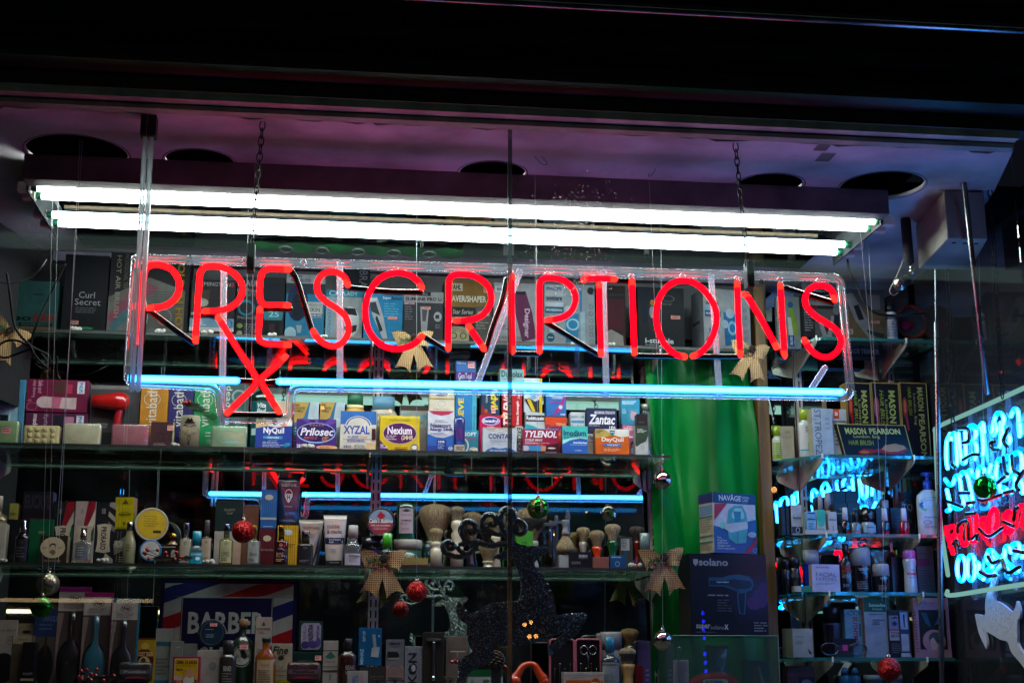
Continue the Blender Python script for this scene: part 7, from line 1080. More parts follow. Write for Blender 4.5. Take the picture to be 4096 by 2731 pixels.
q.build('frame', t); lp.build('lenses', t)
q = MB(); q.tube([P(3290, 2592, RF-.02)-t.location, P(3284, 2582, RF+.05)-t.location], .0018, m_, 6); q.tube([P(3462, 2590, RF-.02)-t.location, P(3470, 2582, RF+.05)-t.location], .0018, m_, 6); q.build('temples', t)
MB().box(tuple(P(3372, 2600, RF-.024)-t.location), tuple(P(3388, 2578, RF-.02)-t.location+Vector((0, .002, 0))), mat('#b02c74', .4)).build('pink_tag', t)
C('spectacles_case', 'black flat spectacles case lying above the reading glasses', 3330, 3424, 2552, P(3380, 2576, RF+.03).z, RF+.03, .01, '#0a0a0c', cat='case')
tag(plainbox('display_block', (P(3340, 2576, RF+.03).x, RF+.031, z), (P(3414, 2576, RF+.03).x, RF+.04, P(3380, 2577, RF+.03).z), mat('#101216', .5)), 'small dark block under the black spectacles case', 'block')
z = ZD
C('tissue_box', 'grey pink carton on the deck under the bottom right shelf', 3146, 3256, 2662, z, RF+.05, .04, '#5c4a48', [('r', 0, .3, 1, .45, '#7a4a52'), ('r', .4, .5, 1, 1, '#2a3440'), ('e', .7, .8, .2, .2, '#8a9098')])
for i, (a, b) in enumerate(((3362, 3410), (3404, 3448))):
    lathed('spray_can', ('blue domed spray can on the deck, left of two', 'blue domed spray can on the deck, right of two')[i], a, b, 2668, z, RF+.03, [('body', [(0, 0), (1, 0), (1, .4), (.9, .6)], mat('#1f5c7c', .25, kind='gloss')), ('cap', [(0, .6), (.6, .6), (.6, .85), (.3, 1), (0, 1)], mat('#1a4c6c', .4))], cat='spray can')
for i, (a, b) in enumerate(((3468, 3540), (3566, 3618))):
    lathed('cream_jar', ('pale grey lidded jar on the deck left of the red bauble', 'pale grey lidded jar on the deck right of the red bauble')[i], a, b, 2698, z, RF+.03, [('jar', [(0, 0), (.9, 0), (1, .5)], mat('#5c666a', .4)), ('lid', [(0, .5), (1.05, .5), (1, 1), (0, 1)], mat('#6a7272', .4))], cat='jar')

# boxes by the curtain, on a clear acrylic case
case2 = thing('acrylic_case', 'clear acrylic display case with goods inside, under the black hair dryer carton', 'display case', (0, 3.9, 0)); ztop = P(2900, 2541, 3.86).z; a0, a1 = P(2690, 2560, 3.86).x, P(3112, 2560, 3.86).x
AC = clear('acrylic_sheet', (.86, .95, .92), .07, .02, haze=.05, hazecol=(.3, .5, .45))
for nm, lo, hi in (('front_sheet', (a0, -.04, ZD), (a1, -.036, ztop-.005)), ('top_sheet', (a0, -.04, ztop-.0045), (a1, .16, ztop)), ('side_sheet', (a0, -.0355, ZD), (a0+.004, .16, ztop-.005)), ('side_sheet', (a1-.004, -.0355, ZD), (a1, .16, ztop-.005))): MB().box(lo, hi, AC).build(nm, case2)
q = MB(); q.tube([(a0, -.041, ztop), (a1, -.041, ztop)], .0014, mat('#5a8078', .2), 6); q.tube([(a1, -.041, ztop), (a1, -.041, ZD)], .0012, mat('#5a8078', .2), 6); q.build('polished_edge', case2)
Yd = 3.90
sd = C('hair_dryer_box', 'large black carton with a blue hair dryer photo and purple smoke', 2752, 3068, 2214, ztop, Yd, .1, '#050508', [('t', 'solano', .12, .06, .50, .15, '#7a8088', 'b'), ('p', '#7a8088', [(.05, .07), (.11, .07), (.11, .12), (.08, .16), (.05, .12)]), ('p', '#120a1c', [(.45, .3), (1, .25), (1, .8), (.6, .85)]), ('e', .8, .5, .16, .15, '#1c0e2c'), ('e', .9, .54, .1, .12, '#34174a'), ('e', .82, .6, .1, .08, '#3a1a4c'), ('e', .94, .42, .06, .07, '#34174a'), ('p', '#16405c', [(.24, .29), (.42, .29), (.52, .26), (.64, .25), (.76, .27), (.81, .32), (.82, .38), (.79, .44), (.7, .47), (.6, .46), (.5, .42), (.42, .4), (.24, .4)]), ('p', '#0a1c2e', [(.25, .33), (.44, .33), (.56, .31), (.78, .33), (.8, .38), (.76, .42), (.6, .43), (.46, .385), (.25, .385)]), ('p', '#1f4a68', [(.6, .47), (.72, .46), (.71, .6), (.69, .74), (.62, .73), (.6, .6)]), ('p', '#0a1420', [(.615, .48), (.705, .47), (.695, .6), (.675, .73), (.635, .72), (.615, .6)]), ('t', 'supersolano', .34, .335, .5, .36, '#8ab0c0', 'b'), ('l', .22, .5, .54, .54, 1, '#6a7078'), ('l', .34, .56, .54, .72, 5, '#3f434a'), ('t', 'super', .06, .86, .24, .93, '#8f9498', 'b'), ('t', 'solano', .245, .87, .42, .92, '#7a7f84'), ('t', 'X', .42, .86, .47, .92, '#b0b4b8', 'b'), ('l', .06, .95, .34, .965, 1, '#5a5e64'), ('l', .8, .83, .98, .96, 4, '#6a6e74')], side='#0b0b10', rot=5)
zn = P(2900, 2212, Yd).z
C('nasal_care_box', 'blue and white nasal care carton stacked on the black hair dryer carton', 2838, 3032, 1973, zn+.001, Yd+.01, .075, '#a4abb4', [('p', '#164a84', [(0, .55), (.3, .6), (.6, .5), (1, .42), (1, 1), (0, 1)]), ('r', 0, 0, 1, .17, '#122f5c'), ('t', 'NAVÄGE', .14, .015, .66, .13, '#aab4c0', 'b'), ('t', 'NASAL\nCARE', .68, .04, .86, .13, '#aab4c0'), ('l', .14, .145, .86, .16, 1, '#6a84a8'), ('p', '#8a1420', [(.03, .19), (.33, .17), (.02, .46), (.02, .36)]), 
    ('p', '#3a8c94', [(.3, .5), (.36, .28), (.5, .2), (.68, .2), (.77, .32), (.8, .52), (.74, .82), (.5, .84), (.34, .76)]), ('p', '#7fb0b4', [(.42, .36), (.5, .25), (.66, .24), (.72, .36), (.7, .42), (.44, .42)]), ('p', '#9aa6ac', [(.26, .52), (.78, .46), (.79, .58), (.4, .66), (.24, .6)]), ('e', .2, .54, .07, .06, '#6ab0a8'), ('p', '#1c6a88', [(.46, .3), (.64, .3), (.62, .46), (.5, .48)]), ('r', .54, .64, .555, .84, '#2a7884'), ('e', .88, .68, .1, .05, '#8a98a4'), ('t', 'Fast,\ndrug-free\nrelief from\nallergies and\nsinus congestion!', .06, .73, .46, .95, '#b0bcc8'), ('p', '#8a1420', [(.68, 1), (1, .72), (1, .8), (.78, 1)]), ('o', .93, .94, .05, .04, .3, '#5a88b0')], side='#a39c80', rot=17, sideart=[('r', 0, 0, 1, .16, '#122f5c'), ('r', .05, .2, .95, .36, '#5a7890'), ('r', .05, .38, .95, .41, '#2a6a5a'), ('l', .06, .43, .95, .66, 6, '#6a6a58'), ('r', .05, .7, .95, .73, '#2a6a5a'), ('r', .05, .8, .95, .83, '#2a6a5a'), ('l', .06, .85, .95, .96, 3, '#6a6a58')])
squeeze('dark teal tube standing inside the acrylic case', 2826, 2920, 2579, ZD, 3.95, '#0b3c3c', [('r', .4, .3, .85, .5, '#2a5a64'), ('r', .62, .32, .85, .5, '#4a4a44')], base=.75, cap='#0b2c2c')
C('shampoo_box', 'slim grey green carton leaning inside the acrylic case', 2978, 3078, 2640, ZD, 3.95, .03, '#14302a', [('p', '#4a2a1c', [(.3, .2), (.45, .2), (.5, 1), (.28, 1)]), ('p', '#6c5c6a', [(.5, .2), (.6, .2), (.8, 1), (.68, 1)]), ('r', .74, .8, .95, 1, '#4a6a74')])
t = thing('wipes_pack', 'red soft pack of cleansing wipes with a white label in the acrylic case', 'wipes pack', P(2864, 2726, 3.88)); q = MB()
prof = [(2770, 2742), (2790, 2722), (2812, 2712), (2860, 2702), (2915, 2700), (2935, 2706), (2958, 2720), (2962, 2742)]
fv = [P(x, y, 3.885)-t.location for x, y in prof]; bv = [v+Vector((0, .05, .01)) for v in fv]; n = len(fv)
q.add(fv+bv, [tuple(range(n)), tuple(range(2*n-1, n-1, -1))]+[(i, i+n, (i+1) % n+n, (i+1) % n) for i in range(n)], mat('#9c1020', .25, kind='gloss')); q.build('pack', t)
pa = P(2812, 2714, 3.883)-t.location; pb = P(2912, 2742, 3.883)-t.location
print_art([('p', '#a8a498', [(.0, .15), (.15, 0), (.85, -.02), (1, .15), (1, 1), (0, 1)]), ('t', 'BIODERMA', .1, .18, .82, .6, '#1f2a3c', 'b')], lambda u, v, k: Vector((pa.x+(pb.x-pa.x)*u, pa.y-k, pa.z+(pb.z-pa.z)*v)), 'label', t)
C('leaflet_pack', 'white folded leaflet pack with a paper clip at the left of the acrylic case', 2694, 2754, 2638, ZD, 3.87-.02, .01, '#6a6c70', [('l', .3, .1, .9, .9, 12, '#53565a')], cat='leaflet')
t = thing('paper_clip', 'bent paper clip hanging at the left edge of the acrylic case', 'paper clip', P(2716, 2590, 3.845)); q = MB(); q.tube(spline([P(x, y, 3.842)-t.location for x, y in ((2704, 2735), (2706, 2700), (2712, 2600), (2714, 2590), (2720, 2586), (2724, 2594), (2718, 2640), (2712, 2735))], 4), .0009, mat('#8a8c88', .3, 1.), 6); q.build('wire', t)

# ================= ORNAMENTS =================
def thread(t, top, m=None):
    q = MB(); q.tube([(0, 0, .0), top-t.location], .00045, m or mat('#8a9090', .4, .3), 5, caps=False); q.build('thread', t)
def bauble(label, px, py, r, Y, m, ribs=0, top=None, glit=None, capm=None):
    c0 = P(px, py, Y); rr = P(px+r, py, Y).x-c0.x; t = thing('bauble', label, 'bauble', c0, R(random.uniform(0, 20)), 'hanging christmas baubles'); n = 48; q = MB(); vs = []; fs = []; rg = 20
    for j in range(rg+1):
        a = math.pi*j/rg
        for k in range(n):
            b = 2*math.pi*k/n; q_ = 1+(ribs and .018*math.cos(b*ribs)*math.sin(a)); vs.append((rr*q_*math.sin(a)*math.cos(b), rr*q_*math.sin(a)*math.sin(b), -rr*q_*math.cos(a)))
    for j in range(rg):
        for k in range(n): fs.append((j*n+k, j*n+(k+1) % n, (j+1)*n+(k+1) % n, (j+1)*n+k))
    q.add(vs, fs, m, True)
    if glit:
        q.mi(glit)
        for i in range(len(q.f)):
            k = (i % n)
            if int(k/n*ribs*2) % 2 == 0: q.m[i] = 1
    q.build('ball', t); MB().lathe([(rr*.2, rr*.95), (rr*.2, rr*1.2), (rr*.12, rr*1.24), (0, rr*1.24)], capm or mat('#a8a490', .2, 1.), n=14).build('cap', t)
    q = MB(); q.tube([(rr*.12*math.cos(k*math.pi/6), 0, rr*1.33+rr*.12*math.sin(k*math.pi/6)) for k in range(12)], .0007, mat('#b0b0b0', .2, 1.), 6, closed=True); q.build('loop', t)
    if top: thread(t, top)
    return t
GR = mat('#0c8a24', .06, .9); GGL = mat('#7a6a44', .35, .8, kind='glitter', scale=260, tilt=1.2); SIL = mat('#b8b4a0', .05, 1.0); SILB = mat('#a39a80', .3, 1., kind='glitter', scale=420, tilt=.5); RGL = mat('#a80c06', .35, .55, kind='glitter', scale=420, tilt=1.1)
T_ = lambda px, Y: Vector((P(px, 1000, Y).x, Y, ZC))
bauble('green bauble with gold glitter stripes hanging above the glitter deer', 2152, 2032, 43, 3.6, GR, 7, T_(2146, 3.6), GGL)
bauble('shiny silver bauble hanging at the right end of the middle shelf by the curtain', 2650, 1920, 37, 3.77, SIL, 0, P(2646, 1819, YF-.004), capm=mat('#8a2420', .3, .8))
bauble('larger red glitter bauble hanging in front of the lower shelf', 1667, 2365, 41, 3.70, RGL, 0, T_(1664, 3.7))
bauble('red glitter bauble hanging among the cologne bottles', 972, 2125, 46, 3.62, RGL, 0, T_(984, 3.62))
bauble('matt silver ribbed bauble hanging at the left above the green one', 192, 2336, 46, 3.5, SILB, 6, T_(214, 3.5))
bauble('dark green bauble with gold swirls hanging at the left below the silver one', 166, 2426, 45, 3.46, mat('#0c6a1c', .1, .85), 0, T_(190, 3.46))
bauble('silver bauble hanging in front of the acrylic case', 2651, 2560, 39, 3.75, SIL, 0, T_(2648, 3.75))
bauble('green bauble with gold swirls hanging before the blue neon lettering', 3941, 1948, 44, 3.43, GR, 0, T_(3930, 3.43))
bauble('red glitter bauble hanging under the bottom right shelf', 3557, 2676, 45, 3.6, RGL, 0, T_(3480, 3.6))
def thr(label, a, b, Y):
    p = P(a[0], a[1], Y); t = thing('hanging_thread', label, 'thread', p, 0, 'hanging threads'); q = MB(); q.tube([(0, 0, 0), P(b[0], b[1], Y)-p], .0005, mat('#a8b0b0', .4), 5, caps=False); q.build('line', t)
thr('pair of fine threads at the far left, the left one', (320, 560), (232, 2250), 3.3); thr('pair of fine threads at the far left, the right one', (330, 560), (216, 2300), 3.28)
thr('fine thread falling past the letter E of the neon sign', (1022, 480), (1003, 1640), 3.3); thr('fine thread right of the pane joint in front of the first letter after it', (2140, 640), (2142, 1500), 3.25)
thr('fine thread beside the letter I before the O', (2595, 700), (2634, 1560), 3.3); thr('fine thread right of the neon sign passing the hair clipper box', (3440, 900), (3512, 1700), 3.3); thr('long thin thread in front of the glass shelves of the right side', (3545, 1700), (3528, 2400), 3.4)
def bow(label, px, py, Y, s=1., rot=0, grp='burlap bows'):
    c0 = P(px, py, Y); t = thing('burlap_bow', label, 'bow', c0, 0, grp); m = mat('#b08f60', .9, kind='burlap'); ca, sa = math.cos(R(rot)), math.sin(R(rot))
    def V(x, y, zz): x *= s; zz *= s; return Vector((x*ca-zz*sa, y*s, x*sa+zz*ca))
    def strip(name, pts, w0, w1, notch=False):
        q = MB(); n = len(pts); vs = []
        for i, (x, y, zz) in enumerate(pts):
            a = Vector(pts[min(i+1, n-1)])-Vector(pts[max(i-1, 0)]); a.y = 0; a.normalize(); nn = Vector((-a.z, 0, a.x)); ww = w0+(w1-w0)*i/(n-1)
            for f in (-1, -.33, .33, 1): vs.append(V(x+nn.x*ww*f, y+.004*math.sin(f*4+i), zz+nn.z*ww*f))
        if notch:
            for k in (1, 2): p = vs[(n-1)*4+k]; p += (vs[(n-2)*4+k]-p)*.9
        fs = [(i*4+k, i*4+k+1, (i+1)*4+k+1, (i+1)*4+k) for i in range(n-1) for k in range(3)]
        vs2 = [v+Vector((0, .0012, 0)) for v in vs]; N_ = len(vs); q.add(vs+vs2, fs+[tuple(N_+i for i in f[::-1]) for f in fs], m, True); q.build(name, t)
    for sx in (-1, 1):
        strip('loop', [(0, -.004, 0), (sx*.012, -.014, .003), (sx*.026, -.018, .006), (sx*.036, -.012, .005), (sx*.041, 0, .001), (sx*.036, .008, -.003), (sx*.02, .006, -.002), (0, .003, 0)], .010, .010) if 0 else strip('loop', [(sx*.002, -.006, 0), (sx*.012, -.014, .004), (sx*.024, -.018, .008), (sx*.036, -.014, .009), (sx*.044, -.006, .006)], .011, .025)
        strip('tail', [(sx*.003, -.008, -.004), (sx*.011, -.012, -.022), (sx*.019, -.010, -.042), (sx*.026, -.007, -.060), (sx*.029, -.005, -.069)], .010, .021, True)
    MB().ball(V(0, -.008, 0), .0085*s, m, seg=12, rings=8).build('knot', t)
    q = MB(); cm = mat('#2a1a10', .6); rnd = random.Random(px)
    for i in range(26):
        a = i*2.4; h_ = i/26; r_ = .0075*math.sin(math.pi*(.15+.8*h_)); q.ball(V(.002+r_*math.cos(a), -.02+r_*.7*math.sin(a), .002+.018*h_), .0034*s, cm, seg=6, rings=4, sc=(1, 1, .5))
    q.build('pine_cone', t); q = MB(); gm = mat('#0f4a24', .6)
    for i in range(46):
        a = rnd.uniform(-.5, .5); l = rnd.uniform(.008, .014); x0 = -.004-rnd.uniform(0, .026); q.tube([V(x0, -.018, .004), V(x0-l*.7, -.02+rnd.uniform(-.004, .004), .004+l*math.sin(rnd.uniform(-1.4, 1.4)))], .0005*s, gm, 4, caps=False)
    q.build('fir_sprig', t); q = MB(); q.ball(V(-.02, -.022, -.004), .0032*s, mat('#8a0c14', .2, kind='gloss'), seg=10, rings=6); q.build('berry', t)
bow('burlap bow with pine cone on the top shelf edge inside the neon letter C', 1652, 1374, YF-.03, 1.12, 3)
bow('burlap bow with pine cone by the curtain top, next to the neon letter N', 2996, 1418, YF-.03, 1.12, -8)
bow('burlap bow with pine cone and berries on the double slotted standard', 1530, 2254, YF-.03, 1.25, 0)
bow('burlap bow with pine cone on the lower shelf end beside the curtain', 2646, 2248, YF-.03, 1.25, 4)
bow('burlap bow half hidden by the black cables at the left edge', 36, 1340, YF-.03, 1.1, -30)
def cotton(label, pts, zz, Y, grp='cotton wool tufts'):
    for i, (px, w_) in enumerate(pts):
        p = P(px, P(px, 0, Y).z*0+2000, Y); u = w_*Y/F; t = thing('cotton_tuft', label[i], 'cotton wool', (P(px, 1400 if zz > ZS2 else 2000, Y).x, Y, zz), 0, grp); q = MB(); rnd = random.Random(px)
        for k in range(9): q.ball((rnd.uniform(-u, u), rnd.uniform(-u*.5, u*.5), u*.35+rnd.uniform(0, u*.25)), u*rnd.uniform(.3, .5), mat('#b4b0a4', .9, kind='cotton'), seg=9, rings=6)
        q.build('fluff', t)
cotton(['cotton wool tuft under the first letter on the top shelf', 'cotton wool tuft at the front of the top shelf below the letter R', 'cotton wool tuft on the top shelf far left', 'cotton wool tuft on the top shelf below the letter E', 'cotton wool tuft on the top shelf below the letter S', 'cotton wool tuft on the top shelf under the right P', 'cotton wool tuft on the top shelf right of the letter T'], ((640, 18), (825, 20), (300, 20), (1085, 16), (1290, 15), (2300, 16), (2450, 15)), ZS1, YF+.012)
cotton(['cotton wool tuft in front of the spray packs on the middle shelf', 'cotton wool tuft in front of the pale blue carton at the shelf end', 'cotton wool tuft beside the lavender lower soap on the middle shelf'], ((1224, 22), (1890, 16), (690, 14)), ZS2, YF+.012)
cotton(['cotton wool tuft at the far left of the lower shelf', 'cotton wool tuft before the striped shaving carton', 'cotton wool tuft left of the yellow cologne bottle', 'cotton wool tuft by the bow at the right end of the lower shelf'], ((28, 18), (424, 22), (845, 20), (2535, 22)), ZS3, YF+.012)
def berries(label, cx, cy, n, spread, Y, leaf=True):
    c0 = P(cx, cy, Y); t = thing('berry_sprig', label, 'berry sprig', c0, 0, 'red berry sprigs'); rnd = random.Random(cx); u = spread*Y/F
    pts = [(rnd.uniform(-u, u), rnd.uniform(-.02, .01), rnd.uniform(-u*.28, u*.28)) for _ in range(n)]; q = MB()
    for p in pts: q.ball(p, .0052, mat('#8a060c', .15, kind='gloss'), seg=12, rings=8)
    q.build('berries', t); q = MB()
    for p in pts: q.tube([(0, .012, -u*.2), p], .0007, mat('#2a1c10', .7), 5, caps=False)
    q.build('stems', t)
    if leaf:
        q = MB()
        for i in range(5):
            a = rnd.uniform(-.5, .5); x = rnd.uniform(-u, u); vs = [(x, -.012, -.012), (x+.012, -.016, -.004+a*.01), (x+.034, -.014, -.010+a*.02), (x+.014, -.012, -.020)]; q.add(vs, [(0, 1, 2, 3)], mat('#2f4030', .5, kind='grime'))
        q.build('leaves', t)
berries('red berry sprig with grey green leaves on the lower shelf by the turquoise bottle', 655, 2216, 15, 74, YF-.012); berries('red berry sprig on the deck in front of the hair brush packs', 385, 2696, 14, 76, 3.86); berries('small red berry cluster beside the glitter deer leg', 1818, 2644, 8, 14, 3.6, False)
berries('holly sprig with fir needles and red berries among the bath gel cartons', 745, 1612, 9, 18, YF-.0)
t = thing('fir_sprig', 'green fir sprig pinned between the bath gel cartons and the neon frame', 'fir sprig', P(760, 1620, YF)); q = MB(); rnd = random.Random(3)
ax = [P(x, y, YF)-t.location for x, y in ((745, 1612), (790, 1640), (835, 1668), (850, 1690))]
sp_ = spline(ax, 8); q.tube(sp_, .0012, mat('#3a2a18', .7), 6)
for p in sp_:
    for k in range(16): a = rnd.uniform(0, 6.28); q.tube([p, p+Vector((.006+.014*math.cos(a), -.006, .014*math.sin(a)))], .0006, mat('#1f6a34', .6), 4, caps=False)
q.build('needles', t)
t = thing('pine_cone', 'large brown pine cone behind the glitter deer leg', 'pine cone', P(1984, 2672, 3.75)); q = MB()
for i in range(60):
    a = i*2.4; h_ = i/60; r_ = .021*math.sin(math.pi*(.12+.85*h_))**.8; q.ball((r_*math.cos(a), r_*math.sin(a), .045*h_), .0062, mat('#3a281c', .5), seg=8, rings=5, sc=(1, 1, .45))
q.build('scales', t)
MB().box((-.012, -.01, ZD-t.location.z), (.012, .01, -.001), mat('#14110e', .6)).build('stub', t)

# glitter deer
def deer(name_label, body, antlers, Y, conv, m, th=.007, sparks=0):
    t = thing('glitter_deer', name_label, 'deer ornament', conv(body[0])); L0 = t.location
    pts = spline([conv(p) for p in body], 3, closed=True); nrm = (conv(body[0])-conv(body[len(body)//3])).cross(conv(body[2*len(body)//3])-conv(body[0])).normalized()
    if nrm.y > 0: nrm = -nrm
    cu = bpy.data.curves.new('b', 'CURVE')
    # triangulate in the cut-out's own plane, then give it thickness
    from mathutils.geometry import tessellate_polygon
    P3 = [p-L0 for p in pts]; tri = tessellate_polygon([P3]); n = len(P3); q = MB(); bk = [p-nrm*th for p in P3]
    q.add(P3+bk, [tuple(f) for f in tri]+[tuple(n+i for i in f[::-1]) for f in tri]+[(i, (i+1) % n, n+(i+1) % n, n+i) for i in range(n)], m); bpy.data.curves.remove(cu)
    q.build('body', t)
    if sparks:      # tiny tilted flakes standing out of the glitter coat
        q = MB(); rnd = random.Random(5); wm = mat('#e8e8e4', .4); fm = bpy.data.materials; i = 0
        xs_ = [p[0] for p in body]; ys_ = [p[1] for p in body]
        def inside(x, y):
            c_ = False
            for k in range(len(body)):
                (ax, ay), (bx_, by) = body[k], body[k-1]
                if (ay > y) != (by > y) and x < (bx_-ax)*(y-ay)/(by-ay)+ax: c_ = not c_
            return c_
        while i < sparks:
            x, y = rnd.uniform(min(xs_), max(xs_)), rnd.uniform(min(ys_), max(ys_))
            if not inside(x, y): continue
            i += 1; p = conv((x, y))-L0+nrm*.0006; u = rnd.uniform(.0005, .0013)*(1.5 if rnd.random() < .1 else 1); e1 = Vector((math.cos(rnd.uniform(-.6, .6)), 0, 0))*u; e2 = Vector((0, .8, -.45+rnd.uniform(-.3, .3))).normalized()*u
            if nrm.y < 0: e2 = Vector((0, -abs(e2.y), e2.z))
            q.add([p-e1, p+e1, p+e1+e2*2, p-e1+e2*2], [(0, 1, 2, 3)], wm)
        q.build('glitter_flakes', t)['kind'] = 'stuff'
    for a in antlers:
        r = a[0]; q = MB(); pp = [conv(p)-L0-nrm*th*.5 for p in a[1]]; q.tube(spline(pp, 5), r, m, 10); q.build('antler', t)
    return t
EE = lambda L_: [(1500+x/2.94, 1700+y/2.94) for x, y in L_]
DB = [(2196, 2186), (2192, 2200), (2176, 2214), (2158, 2228), (2138, 2250), (2146, 2272), (2168, 2294), (2192, 2333), (2211, 2371), (2222, 2410), (2228, 2456), (2271, 2451), (2322, 2449), (2340, 2447), (2351, 2456), (2348, 2472), (2328, 2505), (2306, 2537), (2265, 2566), (2238, 2590), (2210, 2616), (2197, 2617), (2194, 2595), (2200, 2574), (2214, 2572), (2222, 2556), (2252, 2533), (2277, 2513), (2223, 2540), (2179, 2560), (2096, 2576), (2032, 2582), (1975, 2586), (1978, 2606), (1968, 2636), (1935, 2660), (1906, 2673), (1876, 2695), (1862, 2725), (1850, 2790), (1812, 2790), (1822, 2731), (1835, 2693), (1831, 2655), (1844, 2630), (1889, 2606), (1878, 2582), (1867, 2534), (1868, 2496), (1847, 2482), (1828, 2454), (1825, 2429), (1836, 2403), (1854, 2430), (1886, 2447), (1918, 2438), (1956, 2416), (2004, 2405), (2048, 2402), (2073, 2394), (2084, 2371), (2084, 2336), (2077, 2298), (2062, 2262), (2048, 2232), (2020, 2238), (1980, 2232), (1972, 2228), (1990, 2216), (2008, 2208), (2030, 2192), (2042, 2176), (2060, 2166), (2080, 2176), (2120, 2182), (2160, 2182), (2180, 2177)]
AN = [(.0075, EE([(1600, 1420), (1565, 1330), (1520, 1240), (1485, 1150), (1478, 1060), (1510, 1000), (1565, 985), (1620, 1010), (1642, 1060), (1618, 1100), (1580, 1092)])),
      (.0065, EE([(1600, 1330), (1608, 1240), (1630, 1170), (1660, 1120), (1715, 1130), (1765, 1180), (1758, 1250), (1710, 1275), (1672, 1260), (1655, 1225), (1680, 1215)])),
      (.0065, EE([(1530, 1280), (1440, 1275), (1350, 1250), (1280, 1200), (1262, 1120), (1310, 1055), (1385, 1055), (1428, 1110), (1405, 1165), (1355, 1160)])),
      (.0072, EE([(1590, 1400), (1500, 1390), (1400, 1410), (1300, 1400), (1200, 1370), (1110, 1370), (1045, 1310), (1012, 1230), (1040, 1155), (1110, 1130), (1175, 1165), (1180, 1230), (1140, 1260), (1105, 1240)])),
      (.006, EE([(1200, 1380), (1170, 1450), (1090, 1515), (1000, 1545), (890, 1525), (815, 1480), (800, 1410), (850, 1370), (910, 1385), (925, 1430), (900, 1450)])),
      (.0055, EE([(1090, 1515), (1010, 1480), (970, 1430), (1000, 1395), (1050, 1400)])), (.006, EE([(1300, 1260), (1330, 1340), (1400, 1400)])), (.006, EE([(1180, 1230), (1280, 1240), (1320, 1200)]))]
DG = mat('#77766f', .28, .6, kind='glitter', scale=330, tilt=1., flakes=2.2)
deer('large glitter reindeer cut-out with curly antlers leaping in the middle foreground', DB, AN, 3.165, lambda p: P(p[0], p[1], 3.165), DG, sparks=1500)
D2 = [(3985, 2300), (3972, 2334), (3955, 2380), (3950, 2420), (3948, 2460), (3912, 2454), (3912, 2472), (3925, 2530), (3945, 2575), (3955, 2594), (3958, 2570), (3950, 2530), (3938, 2508), (3952, 2522), (3975, 2535), (4010, 2556), (4040, 2566), (4052, 2600), (4070, 2625), (4092, 2650), (4130, 2700), (4160, 2690), (4110, 2620), (4082, 2575), (4080, 2540), (4080, 2480), (4088, 2472), (4090, 2440), (4078, 2402), (4070, 2430), (4056, 2444), (4024, 2418), (3998, 2404), (3988, 2400), (3986, 2360), (4000, 2300)]
deer('pale silver reindeer cut-out partly cut off by the right edge below the neon lettering', D2, [(.007, [(3990, 2310), (3996, 2280), (4010, 2262)])], 3.95, lambda p: Q(p[0], p[1], .035), mat('#c8c8c8', .6, .0, kind='glitter', scale=300, tilt=.4))

# ================= FITTINGS ON THE RIGHT AND LEFT =================
ub = thing('utility_box', 'white metal electrical box hanging from the ceiling at the right', 'electrical box', P(3780, 1050, 3.45)); L0 = ub.location
zb_ = P(3870, 955, 3.3).z
bx = MB(); base = [PZ(3790, 955, zb_), PZ(3950, 958, zb_), PZ(3880, 1080, zb_), PZ(3675, 1077, zb_)]
top_ = [Vector((v.x, v.y, ZC-.006)) for v in base]
bx.add([v-L0 for v in base+top_], [(3, 2, 1, 0), (4, 5, 6, 7), (0, 1, 5, 4), (1, 2, 6, 5), (2, 3, 7, 6), (3, 0, 4, 7)], mat('#8f877c', .5, kind='plaster')); bx.build('casing', ub, bevel=.002)
q = MB()
for dx in (.03, .06, .09): q.lathe([(0, 0), (.006, 0), (.006, -.0006), (0, -.0006)], SLOT, Matrix.Translation(base[0]-L0+Vector((dx, .03, -.0003))))
q.build('knockouts', ub)
def rod(label, a, b, Y, r, m, Y2=None):
    p = P(a[0], a[1], Y); t = thing('metal_rod', label, 'rod', p, 0, 'hanging metal rods'); q = MB(); q.tube([(0, 0, 0), P(b[0], b[1], Y2 or Y)-p], r, m, 14); q.build('rod', t); return t
RM = mat('#9aa0a6', .25, 1., kind='grime')
rod('chrome rod hanging from the ceiling corner down to the blue lettering', (3852, 690), (3948, 1570), 3.25, .0065, RM, 3.35); rod('upright chrome rod at the left side of the blue neon lettering', (3745, 1290), (3768, 2760), 3.35, .0062, RM)
rod('thin rod beside the electrical box', (3742, 1078), (3744, 1290), 3.35, .0022, RM)
chain('dark chain hanging right of the electrical box', Vector((P(3960, 760, 3.3).x, 3.3, ZC)), P(4010, 1590, 3.32)); chain('dark chain ending above the pale border tube', P(3790, 1080, 3.4), P(3812, 1700, 3.42))
cm_ = thing('security_camera', 'small metal camera on a bent arm clamped under the ceiling', 'camera', P(3600, 1130, 3.5)); L0 = cm_.location; q = MB()
d_ = (P(3585, 1145, 3.42)-P(3640, 1105, 3.52)).normalized(); c0 = P(3612, 1128, 3.46)
q.tube([c0-L0-d_*.03, c0-L0+d_*.028], .0145, mat('#3a3830', .35, .6), 20); q.build('barrel', cm_)
q = MB(); q.tube([c0-L0+d_*.029, c0-L0+d_*.036], .0165, mat('#8f8c80', .25, .9), 20); q.build('lens_ring', cm_); q = MB(); q.tube([c0-L0+d_*.0365, c0-L0+d_*.0405], .009, mat('#0a0a0c', .1, kind='gloss'), 16); q.build('lens', cm_)
q = MB(); q.tube([P(3648, 1085, 3.5)-L0, P(3640, 1040, 3.5)-L0], .005, mat('#a8a49c', .2, 1.), 10); q.ball(P(3648, 1085, 3.5)-L0, .009, mat('#a8a49c', .2, 1.)); q.build('ball_joint', cm_)
